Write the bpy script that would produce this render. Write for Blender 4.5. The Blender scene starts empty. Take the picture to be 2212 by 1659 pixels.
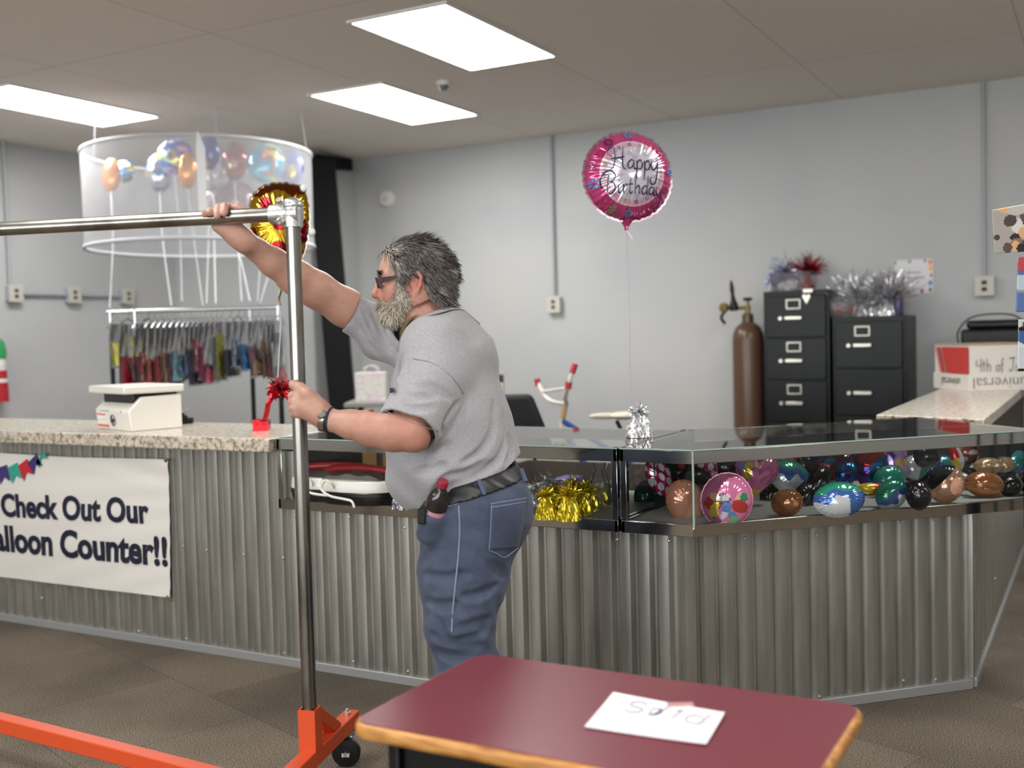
import bpy, bmesh, math, random
import numpy as np
from mathutils import Vector, Matrix
PI = math.pi
R = random.Random(7)
S = bpy.context.scene
COL = S.collection
# ---------------------------------------------------------------- camera, world, exposure
F_PX, PITCH, ROLL, YAW, EYE = 2340.7, -0.04409, -0.02601, 1.0674, 1.29
_s = np.array([math.sin(YAW), -math.cos(YAW)]); _u = np.array([math.cos(YAW), math.sin(YAW)])
_cp, _sp, _c, _q = math.cos(PITCH), math.sin(PITCH), math.cos(ROLL), math.sin(ROLL)
_M = np.array([[_s[0], _s[1], 0], [_u[0], _u[1], 0], [0, 0, 1]])
_r = np.array([1.0, 0, 0]); _f = np.array([0, _cp, _sp]); _t = np.array([0, -_sp, _cp])
CR, CU, CF = _M @ (_c * _r + _q * _t), _M @ (-_q * _r + _c * _t), _M @ _f
CC = np.array([0, 0, EYE])
cam_d = bpy.data.cameras.new('camera'); cam = bpy.data.objects.new('camera', cam_d); COL.objects.link(cam)
cam_d.sensor_width = 36; cam_d.lens = F_PX / 2212 * 36; cam_d.clip_start = 0.05
cam.matrix_world = Matrix(((CR[0], CU[0], -CF[0], 0), (CR[1], CU[1], -CF[1], 0), (CR[2], CU[2], -CF[2], EYE), (0, 0, 0, 1)))
cam_d.dof.use_dof = True; cam_d.dof.focus_distance = 3.35; cam_d.dof.aperture_fstop = 2.0
S.camera = cam
S.view_settings.view_transform = 'Standard'; S.view_settings.look = 'None'
S.view_settings.exposure = 0.92; S.view_settings.gamma = 1; S.view_settings.use_curve_mapping = False
LIGHT = 12.0                                   # radiance of the ceiling troffers
w = bpy.data.worlds.new('world'); S.world = w; w.use_nodes = True
w.node_tree.nodes['Background'].inputs[0].default_value = (0.94, 0.98, 1.0, 1)
w.node_tree.nodes['Background'].inputs[1].default_value = 4.6
for _a, _b in ((-7.1, -4.4), (-4.1, -1.4), (-1.1, 1.6), (1.9, 4.9)):       # sampling portals in the added shop-front windows
    _l = bpy.data.lights.new('window_portal', 'AREA'); _l.shape = 'RECTANGLE'; _l.size = _b - _a; _l.size_y = 2.15; _l.cycles.is_portal = True
    _o = bpy.data.objects.new('window_portal', _l); COL.objects.link(_o); _o.location = ((_a + _b) / 2, -6.45, 1.575); _o.rotation_euler = (-math.pi / 2, 0, math.pi)
S.cycles.max_bounces = 10; S.cycles.transparent_max_bounces = 96; S.cycles.sample_clamp_indirect = 6
S.cycles.caustics_reflective = False; S.cycles.caustics_refractive = False

def _ray(px, py): return CF + (px - 1106) / F_PX * CR - (py - 829.5) / F_PX * CU
def V(px, py, D): return CC + _ray(px, py) * D                    # point at view depth D
def Z(px, py, z): d = _ray(px, py); return CC + d * (z - EYE) / d[2]
def YP(px, py, y): d = _ray(px, py); return CC + d * y / d[1]
def XP(px, py, x): d = _ray(px, py); return CC + d * x / d[0]

# ---------------------------------------------------------------- materials
def lin(h):
    if isinstance(h, str):
        h = h.lstrip('#'); v = [int(h[i:i + 2], 16) / 255 for i in (0, 2, 4)]
        return tuple(c / 12.92 if c <= .04045 else ((c + .055) / 1.055) ** 2.4 for c in v)
    return tuple(h)[:3]
MATS = {}
def mat(name, col='#888888', rough=.5, metal=0.0, bump=None, **kw):
    """Principled material; col None = read the mesh colour attribute 'Col'. bump=(scale, strength)."""
    if name in MATS: return MATS[name]
    m = bpy.data.materials.new(name); m.use_nodes = True; MATS[name] = m
    n = m.node_tree.nodes; b = n['Principled BSDF']; l = m.node_tree.links
    b.inputs['Roughness'].default_value = rough; b.inputs['Metallic'].default_value = metal
    if col is None:
        a = n.new('ShaderNodeVertexColor'); a.layer_name = 'Col'; l.new(a.outputs[0], b.inputs['Base Color'])
    else: b.inputs['Base Color'].default_value = (*lin(col), 1)
    for k, v in kw.items():
        k = {'spec': 'Specular IOR Level', 'coat': 'Coat Weight', 'sheen': 'Sheen Weight', 'sss': 'Subsurface Weight', 'trans': 'Transmission Weight', 'alpha': 'Alpha', 'emit': 'Emission Strength'}.get(k, k)
        b.inputs[k].default_value = v
    if bump:
        t = n.new('ShaderNodeTexCoord'); x = n.new('ShaderNodeTexNoise'); x.inputs['Scale'].default_value = bump[0]; x.inputs['Detail'].default_value = 4
        p = n.new('ShaderNodeBump'); p.inputs['Strength'].default_value = bump[1]; p.inputs['Distance'].default_value = .01
        l.new(t.outputs['Object'], x.inputs[0]); l.new(x.outputs[0], p.inputs['Height']); l.new(p.outputs[0], b.inputs['Normal'])
    return m
def mottle(m, cols, scale, detail=6, pos=(.35, .5, .65), rough=.6, coord='Object', vec=None):
    """Drive base colour by noise through a colour ramp."""
    n = m.node_tree.nodes; l = m.node_tree.links; b = n['Principled BSDF']
    t = n.new('ShaderNodeTexCoord'); x = n.new('ShaderNodeTexNoise'); x.inputs['Scale'].default_value = scale
    x.inputs['Detail'].default_value = detail; x.inputs['Roughness'].default_value = rough
    r = n.new('ShaderNodeValToRGB'); e = r.color_ramp.elements
    while len(e) < len(cols): e.new(.5)
    for k, c in enumerate(cols): e[k].position = pos[k]; e[k].color = (*lin(c), 1)
    src = t.outputs[coord]
    if vec:
        mp = n.new('ShaderNodeMapping'); mp.inputs['Scale'].default_value = vec; l.new(src, mp.inputs[0]); src = mp.outputs[0]
    l.new(src, x.inputs[0]); l.new(x.outputs[0], r.inputs[0]); l.new(r.outputs[0], b.inputs['Base Color'])
    return m
def glassy(name, tint=(1, 1, 1), ior=1.5, haze=0.0):
    """Thin pane: clear transmission plus Fresnel reflection."""
    if name in MATS: return MATS[name]
    m = bpy.data.materials.new(name); m.use_nodes = True; MATS[name] = m
    n = m.node_tree.nodes; l = m.node_tree.links; n.remove(n['Principled BSDF'])
    o = n['Material Output']; tr = n.new('ShaderNodeBsdfTransparent'); tr.inputs[0].default_value = (*tint, 1)
    g = n.new('ShaderNodeBsdfGlossy'); g.inputs['Roughness'].default_value = .02
    fr = n.new('ShaderNodeFresnel'); fr.inputs[0].default_value = ior
    mx = n.new('ShaderNodeMixShader'); l.new(fr.outputs[0], mx.inputs[0]); l.new(tr.outputs[0], mx.inputs[1]); l.new(g.outputs[0], mx.inputs[2])
    out = mx
    if haze:
        df = n.new('ShaderNodeBsdfDiffuse'); df.inputs[0].default_value = (.8, .8, .82, 1)
        m2 = n.new('ShaderNodeMixShader'); m2.inputs[0].default_value = haze; l.new(mx.outputs[0], m2.inputs[1]); l.new(df.outputs[0], m2.inputs[2]); out = m2
    l.new(out.outputs[0], o.inputs[0]); return m
def emis(name, col, k):
    m = bpy.data.materials.new(name); m.use_nodes = True; n = m.node_tree.nodes; b = n['Principled BSDF']
    b.inputs['Base Color'].default_value = (.8, .8, .8, 1); b.inputs['Emission Color'].default_value = (*lin(col), 1); b.inputs['Emission Strength'].default_value = k
    MATS[name] = m; return m

# ---------------------------------------------------------------- mesh builder
class MB:
    def __init__(s): s.v = []; s.f = []; s.m = []; s.c = []; s.mi = 0; s.col = (.5, .5, .5); s.T = None
    def pen(s, col=None, mi=None):
        if col is not None: s.col = lin(col)
        if mi is not None: s.mi = mi
        return s
    def add(s, vs, fs, cols=None):
        o = len(s.v)
        for p in vs:
            p = Vector(tuple(float(a) for a in p)); s.v.append(s.T @ p if s.T else p)
        for k, f in enumerate(fs):
            s.f.append([o + i for i in f]); s.m.append(s.mi); s.c.append(cols[k] if cols else s.col)
        return s
    def box(s, lo, hi):
        (a, b, c), (d, e, f) = lo, hi
        return s.add([(a, b, c), (d, b, c), (d, e, c), (a, e, c), (a, b, f), (d, b, f), (d, e, f), (a, e, f)],
                     [(0, 3, 2, 1), (4, 5, 6, 7), (0, 1, 5, 4), (1, 2, 6, 5), (2, 3, 7, 6), (3, 0, 4, 7)])
    def cbox(s, c, d): return s.box([c[i] - d[i] / 2 for i in range(3)], [c[i] + d[i] / 2 for i in range(3)])
    def beam(s, a, b, wd, ht, up=(0, 0, 1)):
        a = Vector(a); b = Vector(b); z = (b - a).normalized(); u = Vector(up); x = z.cross(u)
        if x.length < 1e-4: x = z.cross(Vector((1, 0, 0)))
        x.normalize(); y = x.cross(z)
        q = [(-1, -1), (1, -1), (1, 1), (-1, 1)]
        vs = [a + x * wd / 2 * i + y * ht / 2 * j for i, j in q] + [b + x * wd / 2 * i + y * ht / 2 * j for i, j in q]
        return s.add(vs, [(3, 2, 1, 0), (4, 5, 6, 7), (0, 1, 5, 4), (1, 2, 6, 5), (2, 3, 7, 6), (3, 0, 4, 7)])
    def tube(s, pts, r, n=10, cap=True, flat=1.0):
        P = [Vector(tuple(float(a) for a in p)) for p in pts]; k = len(P); rs = r if hasattr(r, '__len__') else [r] * k
        vs = []; X = None
        for i, p in enumerate(P):
            t = (P[min(i + 1, k - 1)] - P[max(i - 1, 0)])
            t = t.normalized() if t.length > 1e-9 else Vector((0, 0, 1))
            if X is None:
                X = t.cross(Vector((0, 0, 1)));
                if X.length < 1e-3: X = t.cross(Vector((1, 0, 0)))
            X = (X - t * X.dot(t)).normalized(); Yv = t.cross(X)
            for j in range(n):
                a = 2 * PI * j / n; vs.append(p + (X * math.cos(a) + Yv * math.sin(a) * flat) * rs[i])
        fs = [(i * n + j, i * n + (j + 1) % n, (i + 1) * n + (j + 1) % n, (i + 1) * n + j) for i in range(k - 1) for j in range(n)]
        if cap: fs += [tuple(range(n - 1, -1, -1)), tuple((k - 1) * n + j for j in range(n))]
        return s.add(vs, fs)
    def lathe(s, c, prof, n=24, ax=(0, 0, 1), cap=True):
        """prof = [(radius, height)...] about axis ax through c."""
        c = Vector(tuple(float(a) for a in c)); z = Vector(ax).normalized(); x = z.cross(Vector((0, 1, 0)))
        if x.length < 1e-3: x = z.cross(Vector((1, 0, 0)))
        x.normalize(); y = z.cross(x); vs = []
        for r, h in prof:
            for j in range(n):
                a = 2 * PI * j / n; vs.append(c + z * h + (x * math.cos(a) + y * math.sin(a)) * max(r, 1e-5))
        k = len(prof)
        fs = [(i * n + j, i * n + (j + 1) % n, (i + 1) * n + (j + 1) % n, (i + 1) * n + j) for i in range(k - 1) for j in range(n)]
        if cap: fs += [tuple(range(n - 1, -1, -1)), tuple((k - 1) * n + j for j in range(n))]
        return s.add(vs, fs)
    def prism(s, poly, z0, z1):
        """vertical prism over a ccw xy polygon."""
        n = len(poly)
        return s.add([(x, y, z0) for x, y in poly] + [(x, y, z1) for x, y in poly],
                     [tuple(range(n - 1, -1, -1)), tuple(range(n, 2 * n))] + [(i, (i + 1) % n, n + (i + 1) % n, n + i) for i in range(n)])
    def ball(s, c, r, n=16, m=10):
        r = r if hasattr(r, '__len__') else (r, r, r)
        vs = [(c[0], c[1], c[2] - r[2])]
        for i in range(1, m):
            p = PI * i / m
            for j in range(n): a = 2 * PI * j / n; vs.append((c[0] + r[0] * math.sin(p) * math.cos(a), c[1] + r[1] * math.sin(p) * math.sin(a), c[2] - r[2] * math.cos(p)))
        vs.append((c[0], c[1], c[2] + r[2])); e = len(vs) - 1
        fs = [(0, 1 + (j + 1) % n, 1 + j) for j in range(n)]
        for i in range(m - 2):
            a = 1 + i * n; fs += [(a + j, a + (j + 1) % n, a + n + (j + 1) % n, a + n + j) for j in range(n)]
        a = 1 + (m - 2) * n; fs += [(a + j, a + (j + 1) % n, e) for j in range(n)]
        return s.add(vs, fs)
    def quad(s, a, b, c, d): return s.add([a, b, c, d], [(0, 1, 2, 3)])
    def grid(s, fn, nu, nv, col=None, wrap=False):
        """fn(u,v)->point, u,v in 0..1; col(u,v)->colour."""
        vs = [fn(i / nu, j / nv) for j in range(nv + 1) for i in range(nu + 1)]
        fs = [(j * (nu + 1) + i, j * (nu + 1) + i + 1, (j + 1) * (nu + 1) + i + 1, (j + 1) * (nu + 1) + i) for j in range(nv) for i in range(nu)]
        cs = [lin(col((i + .5) / nu, (j + .5) / nv)) for j in range(nv) for i in range(nu)] if col else None
        return s.add(vs, fs, cs)
    def build(s, name, mats, parent=None, bevel=0, smooth=True, ang=35, world=True, sub=0, solid=0):
        me = bpy.data.meshes.new(name); V0 = s.v
        if world and parent is not None:
            inv = WM[parent.name].inverted(); V0 = [inv @ v for v in V0]
        me.from_pydata(V0, [], s.f); mats = mats if isinstance(mats, (list, tuple)) else [mats]
        for m in mats: me.materials.append(m)
        me.polygons.foreach_set('material_index', s.m)
        a = me.color_attributes.new('Col', 'FLOAT_COLOR', 'CORNER')
        lt = np.repeat(np.array(s.c, dtype=np.float32).reshape(-1, 3), [len(f) for f in s.f], axis=0)
        a.data.foreach_set('color', np.concatenate([lt, np.ones((len(lt), 1), np.float32)], 1).ravel())
        if smooth:
            me.polygons.foreach_set('use_smooth', [True] * len(s.f)); me.set_sharp_from_angle(angle=math.radians(ang))
        me.update(); me.validate()
        o = bpy.data.objects.new(name, me); COL.objects.link(o)
        if parent is not None: o.parent = parent
        if bevel:
            b = o.modifiers.new('bevel', 'BEVEL'); b.width = bevel; b.segments = 2; b.limit_method = 'ANGLE'; b.angle_limit = math.radians(40)
        if sub: q = o.modifiers.new('sub', 'SUBSURF'); q.levels = sub; q.render_levels = sub
        if solid: q = o.modifiers.new('solid', 'SOLIDIFY'); q.thickness = solid; q.offset = 0
        WM[o.name] = (WM[parent.name] if parent is not None and world else Matrix())
        if parent is not None and not world: WM[o.name] = WM[parent.name]
        return o
WM = {}                                        # world matrix of each object, known before any depsgraph update
def tag(o, label=None, cat=None, group=None, kind=None):
    for k, v in (('label', label), ('category', cat), ('group', group), ('kind', kind)):
        if v: o[k] = v
    return o
def thing(name, label, cat, loc=(0, 0, 0), rz=0, group=None):
    o = bpy.data.objects.new(name, None); COL.objects.link(o); o.empty_display_size = .05
    loc = tuple(float(a) for a in loc); o.location = loc; o.rotation_euler = (0, 0, rz)
    WM[o.name] = Matrix.Translation(loc) @ Matrix.Rotation(rz, 4, 'Z')
    return tag(o, label, cat, group)
def struct(o): o['kind'] = 'structure'; return o
def copy_tree(o, loc=None, rz=None, label=None):
    c = o.copy(); COL.objects.link(c)
    for ch in [x for x in COL.objects if x.parent == o]:
        d = ch.copy(); COL.objects.link(d); d.parent = c
        for g in [x for x in COL.objects if x.parent == ch]:
            e = g.copy(); COL.objects.link(e); e.parent = d
    if loc is not None: c.location = tuple(float(a) for a in loc)
    if rz is not None: c.rotation_euler = (0, 0, rz)
    if label: c['label'] = label
    return c
def spline(pts, n=6):
    """Catmull-Rom through pts (any dimension)."""
    P = [np.array(p, float) for p in pts]
    if len(P) < 3: return P
    P = [2 * P[0] - P[1]] + P + [2 * P[-1] - P[-2]]; out = []
    for i in range(1, len(P) - 2):
        a, b, c, d = P[i - 1:i + 3]
        for k in range(n):
            t = k / n; out.append(.5 * (2 * b + (c - a) * t + (2 * a - 5 * b + 4 * c - d) * t * t + (3 * b - a - 3 * c + d) * t ** 3))
    out.append(P[-2]); return out
def text_mesh(body, size, name, m, parent, mtx, bold=0.0, extrude=.0008, align='LEFT', spacing=1.0, shear=0.0):
    """Lettering from Blender's built-in face, turned into a mesh part."""
    cu = bpy.data.curves.new(name, 'FONT'); cu.body = body; cu.size = size; cu.offset = bold; cu.extrude = extrude
    cu.align_x = align; cu.space_character = spacing; cu.resolution_u = 4; cu.shear = shear
    t = bpy.data.objects.new(name, cu); COL.objects.link(t)
    me = bpy.data.meshes.new_from_object(t.evaluated_get(bpy.context.evaluated_depsgraph_get()))
    bpy.data.objects.remove(t); me.transform(mtx if parent is None else WM[parent.name].inverted() @ mtx)
    me.materials.clear(); me.materials.append(m); o = bpy.data.objects.new(name, me); COL.objects.link(o)
    if parent is not None: o.parent = parent; WM[o.name] = WM[parent.name]
    return o
def frame(o, x, y):
    """4x4 with origin o, x axis and y axis (z = x cross y)."""
    x = Vector(tuple(x)).normalized(); y = Vector(tuple(y)); y = (y - x * y.dot(x)).normalized(); z = x.cross(y); o = [float(a) for a in o]
    return Matrix(((x[0], y[0], z[0], o[0]), (x[1], y[1], z[1], o[1]), (x[2], y[2], z[2], o[2]), (0, 0, 0, 1)))
# ---------------------------------------------------------------- room shell
CEIL = 2.90
m_wall = mat('painted_wall', '#b9bdc2', .75, bump=(60, .05)); mottle(m_wall, ['#b9bbbe', '#bdbfc0', '#c1c1c0'], 1.2, 3)
m_ceil = mat('ceiling_panels', '#c4b8aa', .9)
def _ceil():
    n = m_ceil.node_tree.nodes; l = m_ceil.node_tree.links; b = n['Principled BSDF']
    t = n.new('ShaderNodeTexCoord'); br = n.new('ShaderNodeTexBrick'); br.offset = 0; br.inputs['Scale'].default_value = 1
    br.inputs['Brick Width'].default_value = 1.22; br.inputs['Row Height'].default_value = 2.44; br.inputs['Mortar Size'].default_value = .006; br.inputs['Mortar Smooth'].default_value = .6
    for k, c in (('Color1', '#eae2da'), ('Color2', '#e6ded6'), ('Mortar', '#cac1b8')): br.inputs[k].default_value = (*lin(c), 1)
    no = n.new('ShaderNodeTexNoise'); no.inputs['Scale'].default_value = 140; bp = n.new('ShaderNodeBump'); bp.inputs['Strength'].default_value = .15; bp.inputs['Distance'].default_value = .004
    mp = n.new('ShaderNodeMapping'); mp.inputs['Location'].default_value = (.42, .62, 0)
    l.new(t.outputs['Object'], mp.inputs[0]); l.new(mp.outputs[0], br.inputs[0]); l.new(t.outputs['Object'], no.inputs[0]); l.new(no.outputs[0], bp.inputs['Height'])
    l.new(br.outputs[0], b.inputs['Base Color']); l.new(bp.outputs[0], b.inputs['Normal'])
_ceil()
m_carpet = mat('carpet_tiles', '#6b6256', .95)
def _carpet():
    n = m_carpet.node_tree.nodes; l = m_carpet.node_tree.links; b = n['Principled BSDF']
    t = n.new('ShaderNodeTexCoord'); mp = n.new('ShaderNodeMapping'); mp.inputs['Rotation'].default_value = (0, 0, .32)
    br = n.new('ShaderNodeTexBrick'); br.offset = .5; br.inputs['Scale'].default_value = 1; br.inputs['Brick Width'].default_value = .61; br.inputs['Row Height'].default_value = .61
    br.inputs['Mortar Size'].default_value = .002; br.inputs['Bias'].default_value = -.1
    for k, c in (('Color1', '#7c7266'), ('Color2', '#6d6459'), ('Mortar', '#5f574d')): br.inputs[k].default_value = (*lin(c), 1)
    n1 = n.new('ShaderNodeTexNoise'); n1.inputs['Scale'].default_value = 260; n1.inputs['Detail'].default_value = 3
    rp = n.new('ShaderNodeValToRGB'); rp.color_ramp.elements[0].position = .38; rp.color_ramp.elements[0].color = (.2, .195, .185, 1); rp.color_ramp.elements[1].position = .64; rp.color_ramp.elements[1].color = (2.0, 1.97, 1.9, 1)
    n2 = n.new('ShaderNodeTexNoise'); n2.inputs['Scale'].default_value = 2.2; r2 = n.new('ShaderNodeValToRGB')
    r2.color_ramp.elements[0].position = .35; r2.color_ramp.elements[0].color = (.78, .78, .76, 1); r2.color_ramp.elements[1].position = .65; r2.color_ramp.elements[1].color = (1.12, 1.1, 1.06, 1)
    mx = n.new('ShaderNodeMixRGB'); mx.blend_type = 'MULTIPLY'; mx.inputs[0].default_value = 1.0
    m2 = n.new('ShaderNodeMixRGB'); m2.blend_type = 'MULTIPLY'; m2.inputs[0].default_value = 1
    bp = n.new('ShaderNodeBump'); bp.inputs['Strength'].default_value = .9; bp.inputs['Distance'].default_value = .009
    l.new(t.outputs['Object'], mp.inputs[0]); l.new(mp.outputs[0], br.inputs[0]); l.new(t.outputs['Object'], n1.inputs[0]); l.new(mp.outputs[0], n2.inputs[0])
    l.new(n1.outputs[0], rp.inputs[0]); l.new(n2.outputs[0], r2.inputs[0]); l.new(br.outputs[0], mx.inputs[1]); l.new(rp.outputs[0], mx.inputs[2])
    l.new(mx.outputs[0], m2.inputs[1]); l.new(r2.outputs[0], m2.inputs[2]); l.new(m2.outputs[0], b.inputs['Base Color'])
    l.new(n1.outputs[0], bp.inputs['Height']); l.new(bp.outputs[0], b.inputs['Normal'])
_carpet()
X0, X1, Y0, Y1 = -7.5, 5.5, -6.5, 7.93
JX, JY = -5.92, 7.28                            # the wall steps forward beside the steel frame
struct(MB().box((X0 - .2, Y0 - .2, -.12), (X1 + .2, Y1 + .2, 0)).build('floor', m_carpet))
struct(MB().box((X0 - .2, Y0 - .2, CEIL), (X1 + .2, Y1 + .2, CEIL + .12)).build('ceiling', m_ceil))
struct(MB().box((JX - .16, Y1, 0), (X1 + .16, Y1 + .16, CEIL)).build('wall_back', m_wall))
struct(MB().box((X0 - .16, Y0, 0), (X0, JY + .16, CEIL)).build('wall_left', m_wall))
struct(MB().box((X0, JY, 0), (JX, JY + .16, CEIL)).build('wall_left_return', m_wall))
struct(MB().box((JX - .16, JY + .16, 0), (JX, Y1, CEIL)).build('wall_left_jog', m_wall))
struct(MB().box((X1, Y0, 0), (X1 + .16, Y1, CEIL)).build('wall_right', m_wall))
# unseen front wall behind the camera; its wide windows are added as soft fill
wf = MB(); wz0, wz1 = .5, 2.65; wx = [(-7.1, -4.4), (-4.1, -1.4), (-1.1, 1.6), (1.9, 4.9)]
wf.box((X0 - .16, Y0 - .16, 0), (X1 + .16, Y0, wz0)); wf.box((X0 - .16, Y0 - .16, wz1), (X1 + .16, Y0, CEIL))
ed = [X0 - .16] + [a for q in wx for a in q] + [X1 + .16]
for k in range(0, len(ed), 2): wf.box((ed[k], Y0 - .16, wz0), (ed[k + 1], Y0, wz1))
struct(wf.build('wall_front', m_wall))
m_wglass = glassy('window_glass', (.95, .97, .97)); m_wfr = mat('window_frame_metal', '#55585a', .4, .6)
for k, (a, b) in enumerate(wx):
    wn = MB().quad((a, Y0 - .08, wz0), (b, Y0 - .08, wz0), (b, Y0 - .08, wz1), (a, Y0 - .08, wz1)).build('window_%d' % (k + 1), m_wglass); struct(wn)
    f = MB()
    for lo, hi in (((a, Y0 - .11, wz0), (b, Y0 - .04, wz0 + .05)), ((a, Y0 - .11, wz1 - .05), (b, Y0 - .04, wz1)), ((a, Y0 - .11, wz0), (a + .05, Y0 - .04, wz1)), ((b - .05, Y0 - .11, wz0), (b, Y0 - .04, wz1)), (((a + b) / 2 - .025, Y0 - .11, wz0), ((a + b) / 2 + .025, Y0 - .04, wz1))): f.box(lo, hi)
    f.build('window_frame', m_wfr, wn)

# black steel building frame at the corner: a raking column under a roof beam
m_black = mat('black_paint', '#0a0a0c', .6, spec=.2); m_blackp = mat('black_plastic', '#101011', .42, spec=.35)
t = thing('steel_column', 'black raking steel column with a roof beam in the back left corner', 'column', (-5.72, 7.4, 0))
c = MB()
top, bot = V(695, 352, 9.05), V(741, 885, 9.05); dirv = (bot - top) / (bot[2] - top[2]); foot = top + dirv * (0 - top[2])
c.beam(foot, top + (top - bot) * .01, .21, .12, (CF[0], CF[1], 0)); c.build('post', m_black, t, bevel=.006)
c = MB(); c.beam(V(676, 346, 9.0), V(752, 357, 9.65), .09, .10); c.build('roof_beam', m_black, t, bevel=.006)
c = MB(); c.add([V(700, 352, 9.02), V(722, 357, 9.02), V(702, 392, 9.02), V(700, 352, 9.1), V(722, 357, 9.1), V(702, 392, 9.1)], [(0, 1, 2), (5, 4, 3), (0, 3, 4, 1), (1, 4, 5, 2), (2, 5, 3, 0)]); c.build('gusset', m_black, t)

# ceiling troffers: the three in view and the rest of the same grid behind the camera
m_lamp = emis('troffer_diffuser', '#fdfbf8', LIGHT); m_tbar = mat('white_trim', '#e6e4de', .5)
def troffer(x, y, label, group=None):
    t = thing('ceiling_light', label, 'ceiling light', (x, y, CEIL), 0, group)
    f = MB(); 
    for a, b in (((-.3, -.605), (.3, -.585)), ((-.3, .585), (.3, .605)), ((-.3, -.585), (-.28, .585)), ((.28, -.585), (.3, .585))):
        f.box((a[0], a[1], -.012), (b[0], b[1], 0))
    f.build('frame', m_tbar, t, world=False)
    MB().add([(-.281, -.586, -.006), (-.281, .586, -.006), (.281, .586, -.006), (.281, -.586, -.006)], [(0, 1, 2, 3)]).build('diffuser', m_lamp, t, world=False)
troffer(-3.066, 5.08, 'largest white ceiling light panel, nearest the top of the photo')
troffer(-4.27, 6.235, 'white ceiling light panel next to the small dome camera')
troffer(-6.12, 4.97, 'white ceiling light panel above the balloon net at left')
for x, y in ((-.1, 4.4), (2.7, 4.4), (-3.06, 1.8), (-.2, 1.0), (2.7, 1.0), (-5.0, -1.6), (-2.2, -1.6), (.8, -1.6), (-3.6, -4.4), (0, -4.4)):
    troffer(x, y, 'white ceiling light panel behind the camera', 'ceiling lights over the rest of the shop')
# dome camera, smoke detector
p = Z(958, 176, CEIL)
t = thing('dome_camera', 'small white dome camera on the ceiling beside a light panel', 'camera', p)
MB().lathe(p, [(.045, 0), (.046, -.009), (.041, -.022), (.033, -.026)], 24).build('base', m_tbar, t)
MB().lathe(p + np.array([0, 0, -.022]), [(.032, 0), (.031, -.015), (.022, -.033), (.001, -.039)], 24).build('dome', mat('smoked_dome', '#5a5a5c', .15), t)
p = YP(838, 430, Y1)
t = thing('smoke_detector', 'round white detector high on the back wall near the corner', 'detector', p)
MB().lathe(p, [(.075, 0), (.075, -.02), (.06, -.04), (.001, -.042)], 28, (0, 1, 0)).build('body', mat('white_plastic', '#e4e3df', .4), t)
MB().lathe(p, [(.028, -.03), (.028, -.046), (.001, -.048)], 20, (0, 1, 0)).build('sensor', mat('pale_plastic', '#cfd0d2', .4), t)

# conduits and outlet boxes
m_conduit = mat('painted_conduit', '#a9adb3', .5); m_box = mat('outlet_plate', '#c9c6bb', .5); m_slot = mat('dark_slot', '#3a3833', .6)
def outlet(p, nrm, label, lead=None, group=None, wd=.115, ht=.125):
    t = thing('outlet_box', label, 'outlet', p, 0, group); n = np.array(nrm, float); tv = np.array([-n[1], n[0], 0])
    T = frame(p, tv, (0, 0, 1))
    b = MB(); b.T = T; b.box((-wd / 2, -ht / 2, 0), (wd / 2, ht / 2, .055)); b.build('box', m_conduit, t, bevel=.004)
    b = MB(); b.T = T; b.box((-wd / 2 - .004, -ht / 2 - .004, .055), (wd / 2 + .004, ht / 2 + .004, .062)); b.build('cover_plate', m_box, t, bevel=.002)
    for dz in (-.022, .022):
        b = MB(); b.T = T; b.box((-.017, dz - .014, .0615), (.017, dz + .014, .064)); b.build('socket', m_slot, t, bevel=.003)
    for q in (lead or []):
        b = MB(); b.tube(q, .0125, 12); b.build('conduit_pipe', m_conduit, t)
p = YP(1202, 658, Y1); q = YP(1189, 300, Y1); a = np.array([0, -.03, 0])
outlet(p, (0, -1, 0), 'outlet box under a thin conduit in the middle of the back wall', [[p + a + np.array([0, 0, .06]), np.array([p[0], Y1 - .03, CEIL])]])
p = YP(2128, 618, Y1)
outlet(p, (0, -1, 0), 'outlet box under the conduit at the right end of the back wall', [[p + a + np.array([0, 0, .06]), np.array([p[0], Y1 - .03, CEIL])]])
b = np.array([.03, 0, 0]); L = [XP(25, 636, X0), XP(152, 638, X0), XP(268, 640, X0)]; zz = 1.722
for q in L: q[2] = zz
outlet(L[0], (1, 0, 0), 'outlet box below the vertical conduit, leftmost of three on the left wall', [[L[0] + b + np.array([0, -.03, .06]), np.array([X0 + .03, L[0][1] - .03, CEIL])]])
outlet(L[1], (1, 0, 0), 'middle outlet box of three in a row on the left wall', [[L[0] + b + np.array([0, .06, 0]), L[1] + b - np.array([0, .06, 0])]])
outlet(L[2], (1, 0, 0), 'last outlet box of three on the left wall, over the hanging bags', [[L[1] + b + np.array([0, .06, 0]), L[2] + b - np.array([0, .06, 0])]])
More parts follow.
